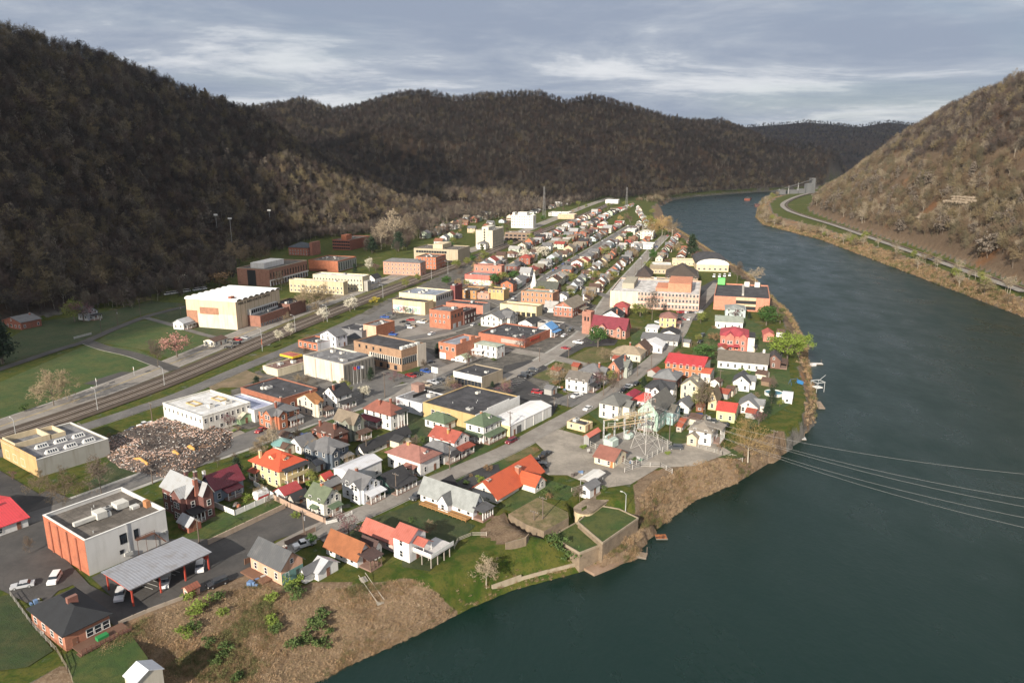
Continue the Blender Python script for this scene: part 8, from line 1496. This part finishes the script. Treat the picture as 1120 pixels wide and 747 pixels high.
# basketball hoops, tennis court, pool, flags, signs, fences
for x, y, wh, rot in ((106, 424, 'near end of the basketball court', .6), (147, 411, 'far end of the basketball court', 3.7)):
    p = G(x, y); t = thing('basketball_hoop', 'white basketball backboard on a pole, ' + wh, 'basketball hoop', (p[0], p[1], 0), rot); MB().tube((0, 0, -.2), (0, 0, 3.2), .1, n=6).build('pole', STEEL, t); MB().box(-.05, .05, -1.1, 1.1, 2.8, 4.0).build('backboard', TRIM, t); MB().tube((.4, 0, 3.0), (.4, 0, 3.05), .25, n=10).build('rim', PLN(.6, .15, .03), t)
p = G(221, 262); t = thing('tennis_court', 'tennis court with teal windscreen fence at the forest edge', 'tennis court', (p[0], p[1], 0), math.radians(73)); MB().box(-2, 34, -9, 12, -.5, .12).build('surface', shade('asphalt', (.05, .16, .13)), t); MB().box(-2.2, -2, -9, 12, .3, 5.2).build('windscreen', PLN(.02, .22, .19), t); MB().box(-2, 34, -9.2, -9, .3, 3.6).build('fence_mesh', PLN(.03, .12, .11), t)
p = G(846, 432); t = thing('swimming_pool', 'round above-ground pool with white wall in the riverside garden', 'pool', (p[0], p[1], 0)); mb = MB(); n = 24
for i in range(n): a0, a1 = 6.2832 * i / n, 6.2832 * (i + 1) / n; q = [(3.6 * math.cos(a), 3.6 * math.sin(a)) for a in (a0, a1)] + [(3.4 * math.cos(a), 3.4 * math.sin(a)) for a in (a1, a0)]; mb.prism(q, -.1, 1.3)
mb.build('pool_wall', TRIM, t); MB().tube((0, 0, 0), (0, 0, 1.05), 3.4, n=24).build('pool_water', shade('glass', (.02, .10, .13), rough=.1), t)
p = G(864, 421); t = thing('swing_set', 'blue garden swing set with slide near the pool', 'swing set', (p[0], p[1], 0), .4)
for x in (0, 4): MB().tube((x, -1, 0), (x, 0, 2.4), .06, n=5).tube((x, 1, 0), (x, 0, 2.4), .06, n=5).build('frame', PLN(.03, .12, .3), t)
MB().tube((0, 0, 2.4), (4, 0, 2.4), .06, n=5).build('top_bar', PLN(.03, .12, .3), t); MB().box(4.2, 5.0, -2.4, .4, .3, 1.6).build('slide', PLN(.04, .2, .45), t)
for i, (x, y, c_, lab) in enumerate(((387, 421, (.5, .03, .03), 'red flag'), (391, 420, (.05, .08, .35), 'blue flag'), (395, 419.5, (.65, .65, .65), 'white flag'))):
    p = G(x, y); t = thing('flagpole', lab + ' on a white pole before the concrete block', 'flagpole', (p[0], p[1], 0), .9); MB().tube((0, 0, -.2), (0, 0, 8.2), .07, .04, 6).build('pole', TRIM, t); mb = MB()
    for k in range(6): x0, x1 = k * .4, k * .4 + .4; mb.add([(x0, .15 * math.sin(k * 1.3), 6.6 - k * .08), (x1, .15 * math.sin((k + 1) * 1.3), 6.55 - k * .08), (x1, .15 * math.sin((k + 1) * 1.3), 7.9 - k * .12), (x0, .15 * math.sin(k * 1.3), 8.0 - k * .12)], [(0, 1, 2, 3)])
    mb.build('flag', PLN(*c_), t)
p = G(476, 420); t = thing('roadside_sign', 'white box sign on two posts beside the flat-roofed store', 'sign', (p[0], p[1], 0), .95)
for y in (-.5, .5): MB().tube((0, y, -.2), (0, y, 5), .12, n=6).build('post', STEEL, t)
MB().box(-.25, .25, -1.7, 1.7, 5, 7.4).build('sign_box', TRIM, t)
p = G(287, 384); t = thing('roadside_sign', 'orange-red square sign on a post beside the highway', 'sign', (p[0], p[1], 0), .3); MB().tube((0, 0, -.2), (0, 0, 3.6), .1, n=6).build('post', STEEL, t); MB().box(-.12, .12, -1.5, 1.5, 3.6, 6.0).build('sign_box', PLN(.5, .14, .06), t)
def fence(label, pts, h, kind, mat, cat='fence', z=0.0, name='fence'):
    q = [ground_hit(x, y) for x, y in pts]; a0 = q[0][0]; t = thing(name, label, cat, (a0[0], a0[1], 0)); pan = MB(); n_ = 0
    for (a, za), (b_, zb) in zip(q[:-1], q[1:]):
        d = b_ - a; L_ = np.linalg.norm(d); d = d / L_; nr = np.array([-d[1], d[0]]); m_ = max(1, int(L_ / 2.6))
        for i in range(m_ + 1):
            p = a + d * L_ * i / m_ - a0; zz_ = za + (zb - za) * i / m_
            if n_ < 95: MB().box(p[0] - .08, p[0] + .08, p[1] - .08, p[1] + .08, zz_ - .3, zz_ + h + .12).build('post', mat, t); n_ += 1
        A, B = a - a0, b_ - a0; w_ = .05 if kind != 'wall' else .15
        if kind in ('board', 'wall'): o = len(pan.v); pan.prism([A - nr * w_, B - nr * w_, B + nr * w_, A + nr * w_], min(za, zb) - .2, max(za, zb) + h)
        else:
            for f in ((.25, .6, .95) if kind == 'rail' else (.35, .8)):
                pan.add([(*(A - nr * .03), za + h * f), (*(B - nr * .03), zb + h * f), (*(B + nr * .03), zb + h * f), (*(A + nr * .03), za + h * f), (*(A - nr * .03), za + h * f + .09), (*(B - nr * .03), zb + h * f + .09), (*(B + nr * .03), zb + h * f + .09), (*(A + nr * .03), za + h * f + .09)], [(0, 3, 2, 1), (4, 5, 6, 7), (0, 1, 5, 4), (1, 2, 6, 5), (2, 3, 7, 6), (3, 0, 4, 7)])
            if kind == 'picket':
                for i in range(int(L_ / .22)): p = A + d * i * .22; pan.box(p[0] - .05, p[0] + .05, p[1] - .02, p[1] + .02, za, za + h)
    pan.build('panel', mat, t)
fence('white board fence around the yard of the blue-grey house', [(232,553),(248,560),(257,564),(300,545),(278,531)], 1.6, 'board', TRIM); fence('long tan panel wall along the back of the walled lot', [(228,596),(268,577),(312,556)], 1.5, 'wall', STU(.42, .33, .25), 'wall', 0, 'boundary_wall'); fence('tan board fence between green-roofed house and walled lot', [(300,547),(318,556),(356,573)], 1.7, 'board', PLN(.40, .28, .21)); fence('white picket fence in front of the green-roofed house', [(357,574),(370,571),(385,563)], 1.1, 'picket', TRIM); fence('brown board fence behind the peach house', [(268,618),(281,612),(285,620)], 1.6, 'board', PLN(.17, .09, .06)); fence('dark board fence along the end of the walled lot', [(312,598),(345,582)], 1.6, 'board', PLN(.24, .17, .13)); fence('chain link fence around the garden at the bottom left', [(12,652),(35,684),(62,713)], 1.2, 'rail', PLN(.20, .19, .17)); fence('wooden fence between garden and dark-roofed bungalow lawn', [(62,713),(75,735),(84,757)], 1.3, 'rail', PLN(.2, .17, .12)); fence('wire fence along the gravel yard edge above the bank', [(683,517),(700,511),(722,511),(735,518)], 1.6, 'rail', PLN(.45, .43, .40)); fence('wire fence along the slope by the tan hip-roofed house', [(755,488),(790,498),(812,504)], 1.3, 'rail', PLN(.42, .40, .36)); fence('post and rail fence on the slope below the gravel yard', [(625,538),(634,535),(655,530)], 1.2, 'rail', PLN(.35, .3, .25)); fence('low rail fence on the lawn below the grey-roofed house', [(497,600),(501,592),(516,586),(532,586)], 1.0, 'rail', PLN(.42, .38, .32)); fence('orange plastic barrier fence beside the rust orange building', [(421,374),(443,378)], 2.0, 'board', PLN(.6, .17, .03)); fence('stone garden wall under the dirt patch lawn', [(553,600),(575,596),(578,590)], 1.6, 'wall', STONE, 'wall', 0, 'garden_wall'); fence('concrete seawall along the near water edge', [(538,643),(570,634),(600,626),(634,618)], .8, 'wall', STU(.36, .30, .22), 'wall', 0, 'seawall'); fence('stone wall in front of the forest edge house', [(81,371),(100,366)], 1.2, 'wall', STU(.4, .4, .38), 'wall', 0, 'boundary_wall'); fence('hurricane fence around the substation', [(640,486),(668,500),(690,512),(735,490),(700,470),(665,468)], 2.0, 'rail', PLN(.40, .39, .36)); fence('concrete wall round the bramble edge of the carport lot', [(130,683),(160,670),(200,655)], .8, 'wall', STU(.32, .27, .22), 'wall', 0, 'boundary_wall')
# steps down to the river
a, za = ground_hit(396, 633); b_, zb = ground_hit(417, 663); t = thing('river_steps', 'grey timber steps running down the bank to the water', 'steps', (a[0], a[1], za), 0); d = b_ - a; mb = MB(); n = 26; dn = d / np.linalg.norm(d); nr = np.array([-dn[1], dn[0]])
for i in range(n): c0 = d * i / n; c1 = d * (i + .8) / n; z_ = (zb - za) * i / n + .5; mb.prism([c0 - nr * .8, c1 - nr * .8, c1 + nr * .8, c0 + nr * .8], z_ - .12, z_)
mb.build('tread', PLN(.36, .33, .28), t)
for s in (-.85, .85): MB().tube((*(nr * s), 1.3), (*(d + nr * s), zb - za + 1.3), .07, n=5).build('handrail', PLN(.36, .33, .28), t)
# play tent, satellite dish, junk
p = G(283, 548); t = thing('play_shed', 'small white and red arched plastic shed in the fenced yard', 'shed', (p[0], p[1], 0), math.radians(54)); MB().box(0, 3.4, 0, 2.6, 0, 1.3).build('wall', PLN(.45, .05, .05), t); mb = MB(); mb.tube((-.1, 1.3, 1.3), (3.5, 1.3, 1.3), 1.35, n=14); mb.build('roof', PLN(.66, .66, .66), t)
R = random.Random(3)
for i, (x, y) in enumerate([(45,664),(41,671),(48,683),(52,690),(39,660),(700,503),(694,507),(690,506),(612,424),(606,428),(600,424),(618,428),(262,556),(258,553),(278,640),(284,634),(640,523),(652,524),(628,521),(636,518),(650,480),(646,495)]):
    p = G(x, y); c_ = R.choice([(.5, .5, .5), (.1, .1, .1), (.12, .2, .35), (.4, .15, .08), (.03, .2, .1), (.3, .25, .18)]); t = thing('junk_pile', 'small pile of yard junk on the ground among the houses', 'junk', (p[0], p[1], 0), R.uniform(0, 3), 'piles of yard junk'); 
    for k in range(3): w_ = R.uniform(.4, 1.2); MB().box(k * .7 - 1, k * .7 - 1 + w_, R.uniform(-.5, 0), R.uniform(.3, .9), 0, R.uniform(.3, 1.1)).build('junk_piece', PLN(*R.choice([c_, (.45, .44, .42), (.12, .1, .09)])), t)
DOWNTOWN_A = np.array(DOWNTOWN); NO_YARD = np.array(px_poly([(470,600),(500,520),(545,498),(581,480),(700,462),(775,470),(815,505),(690,625),(520,640)]))
# ledges of bare rock on the right hill
R = random.Random(17)
for (px_, py_, z), (w_, h_, lab) in zip(ROCKS, ((26, 5, 'tan rock ledge on the right hill, lowest of the three stacked ones'), (30, 6, 'tan rock ledge on the right hill, middle of the three stacked ones'), (20, 5, 'tan rock ledge on the right hill, uppermost'))):
    t = thing('rock_outcrop', lab, 'rock', (px_, py_, z), math.radians(97 + R.uniform(-8, 8)))
    for k in range(3):
        mb = MB(); n = 16; a = w_ * R.uniform(-.15, .15)
        for q in range(n): mb.blob((a + w_ * (q / n - .5), R.uniform(-.6, .6) - k * 2.2, -1.0 + k * h_ * .34), (w_ / n * 1.15, R.uniform(1.6, 2.6), R.uniform(.6, .9) * h_ * .32), 6, 4, .2)
        mb.build('rock_layer', shade('stucco', (.22, .175, .125), (.12, .09, .06)), t)
# outbuildings in the back yards
random.seed(31); n = 0
for i in range(900):
    x, y = random.uniform(560, 860) if i % 3 else random.uniform(300, 600), random.uniform(335, 560); p = G(x, y)
    if n > 26 or not clear(p, 3.0, .6) or min(seg_dist(p[None], r)[0][0] for r in ROADS) < 8 or not inside(p[None], LANDL)[0] or p[1] > 430 or abs(float(height(p)[0][0])) > .1 or inside(p[None], NO_YARD)[0] or inside(p[None], DOWNTOWN_A)[0]: continue
    if not any(math.hypot(f[0] - p[0], f[1] - p[1]) < f[2] + 9 for f in FOOT): continue
    wc, wm = random.choice([('white', WHITE), ('grey', SID(.35, .35, .34)), ('brown', SID(.22, .15, .1)), ('cream', CREAM)]); rc, rm = random.choice([('grey', R_GREY), ('black', R_DARK), ('rusty', R_RED), ('brown', R_BROWN)])
    lab = '%s back yard shed with %s roof among the houses' % (wc, rc); th = theta_at(p[1]); a = math.radians(th); L_, W_ = random.uniform(3.5, 6.5), random.uniform(3, 4.5)
    b = Bld.__new__(Bld); b.th = th; b.L, b.W, b.h, b.p, b.z0 = L_, W_, random.uniform(2.2, 2.7), p, 0; b.u = np.array([math.sin(a), math.cos(a)]); b.w = np.array([-math.cos(a), math.sin(a)]); b.taken = {'x0': [], 'y0': []}; b.root = thing('shed', lab, 'shed', (p[0], p[1], 0), math.radians(90 - th), lab.replace(' shed', ' sheds')); k = random.choice(['gx', 'gy']); b.walls(wm, k, 1.1); b.roof(rm, k, 1.1, .3); b.door('y0', .5); FOOT.append((p[0], p[1], 3.5, p, b.u, b.w, L_, W_)); n += 1
# yard trees
n = 0
for i in range(900):
    x, y = random.uniform(250, 860), random.uniform(320, 600); p = G(x, y)
    if n > 70 or not clear(p, 1.2, .6) or min(seg_dist(p[None], r)[0][0] for r in ROADS) < 5.5 or not inside(p[None], LANDL)[0] or p[1] > 470 or abs(float(height(p)[0][0])) > .3 or inside(p[None], NO_YARD)[0]: continue
    if not any(math.hypot(f[0] - p[0], f[1] - p[1]) < f[2] + 6 for f in FOOT): continue
    k = random.choice(['bare', 'bare', 'wide', 'purple', 'spring', 'conifer', 'wide']); lab = {'bare': 'bare tree', 'wide': 'spreading bare tree', 'spring': 'pale green tree', 'purple': 'reddish tree', 'conifer': 'dark evergreen tree'}[k] + ' in a yard between the houses'; tree(k, 0, 0, None, lab, 1.0, random.uniform(3, 7.5), 0.0, lab.replace('tree', 'trees', 1), p); n += 1
# yard bushes
random.seed(5)
n = 0
for i in range(900):
    x, y = random.uniform(250, 840), random.uniform(330, 590); p = G(x, y)
    if n > 110 or not clear(p, .6, .4) or min(seg_dist(p[None], r)[0][0] for r in ROADS) < 5 or not inside(p[None], LANDL)[0] or p[1] > 460: continue
    if not any(math.hypot(f[0] - p[0], f[1] - p[1]) < f[2] + 3.5 for f in FOOT): continue
    k = random.choice(['bush', 'bush', 'lightbush', 'brownbush']); lab = {'bush': 'dark green garden bush', 'lightbush': 'light green garden bush', 'brownbush': 'brown leafless garden bush'}[k] + ' beside the houses'; tree(k, 0, 0, None, lab, 1.25, random.uniform(.9, 2.2), 0.0, lab.replace('bush', 'bushes', 1), p); n += 1
n = 0
for i in range(1500):
    x, y = random.uniform(480, 770), random.uniform(222, 330); p = G(x, y)
    if n > 130 or not clear(p, 1.2, .4) or min(seg_dist(p[None], r)[0][0] for r in ROADS) < 6 or not inside(p[None], FARPOLY)[0] or abs(height(p)[0][0]) > 2: continue
    k = random.choice(['bare', 'wide', 'spring', 'purple', 'golden', 'green', 'poplar', 'purple', 'spring']); lab = {'bare': 'bare tree', 'wide': 'spreading bare tree', 'spring': 'pale green tree', 'golden': 'tan bare tree', 'purple': 'reddish brown tree', 'poplar': 'dull olive tree', 'green': 'small green tree'}[k] + ' among the far rows of houses'; tree(k, 0, 0, None, lab, 1.1, random.uniform(5, 10), 0.0, lab.replace('tree', 'trees', 1), p); n += 1

# painted bays and parked cars on the town lots
def bays(a, b, n, ln, side=1):
    a, b = G(*a), G(*b); d = (b - a) / np.linalg.norm(b - a); nr = np.array([-d[1], d[0]]) * side; LAY[0] += .004; mb = MB(); L_ = np.linalg.norm(b - a)
    for i in range(n): p = a + d * L_ * i / max(1, n - 1); q = [p - d * .09, p + d * .09, p + d * .09 + nr * ln, p - d * .09 + nr * ln]; q = q if side > 0 else q[::-1]; mb.add([(x, y, LAY[0]) for x, y in q], [(0, 1, 2, 3)])
    tag(mb.build('parking_marking', PWHITE), kind='structure'); return [a + d * L_ * (i + .5) / (n - 1) + nr * ln * .5 for i in range(n - 1)], math.degrees(math.atan2(nr[0], nr[1]))
R = random.Random(44)
for args, k in ((((562, 425), (592, 404), 14, 5, 1), 3), (((578, 432), (606, 412), 14, 5, -1), 2), (((452, 414), (478, 406), 9, 5, 1), 3), (((470, 424), (500, 412), 10, 5, 1), 3), (((432, 368), (470, 352), 12, 5, 1), 5), (((410, 352), (430, 339), 9, 5, -1), 3), (((722, 355), (762, 349), 12, 5, 1), 6), (((604, 386), (634, 372), 12, 5, -1), 2), (((505, 343), (530, 330), 8, 5, 1), 4), (((262, 374), (290, 366), 8, 5, 1), 2), (((548, 462), (572, 448), 8, 5, 1), 2), (((150, 640), (180, 622), 7, 5, -1), 1), (((560, 300), (590, 283), 12, 5, 1), 6)):
    sp, ang = bays(*args)
    for p in R.sample(sp, min(k, len(sp))):
        if not clear(p, 1.5, .2): continue
        cn = R.choice(['white', 'black', 'silver', 'dark grey', 'red', 'blue', 'dark grey', 'tan']); kd = R.choice(['sedan', 'suv', 'pickup', 'suv']); car(kd, cn, 0, 0, R.choice([0, 180]), '%s %s parked in a marked bay of a town lot' % (cn, {'sedan': 'sedan', 'suv': 'SUV', 'pickup': 'pickup'}[kd]), p=p, group='%s %ss in the town lots' % (cn, kd), base=ang)
# ================================================================ the air: one closed box of thin even haze, sky and clouds outside it
hm = bpy.data.materials.new('haze'); hm.use_nodes = True; t = hm.node_tree; t.nodes.clear(); o_ = t.nodes.new('ShaderNodeOutputMaterial'); v_ = t.nodes.new('ShaderNodeVolumePrincipled')
v_.inputs['Color'].default_value = (.66, .80, 1.0, 1); v_.inputs['Density'].default_value = 0.00003; v_.inputs['Anisotropy'].default_value = 0.2; t.links.new(v_.outputs[0], o_.inputs['Volume'])
tag(MB().box(-8600, 8600, -900, 6700, -14, 420).build('haze', hm), kind='stuff')
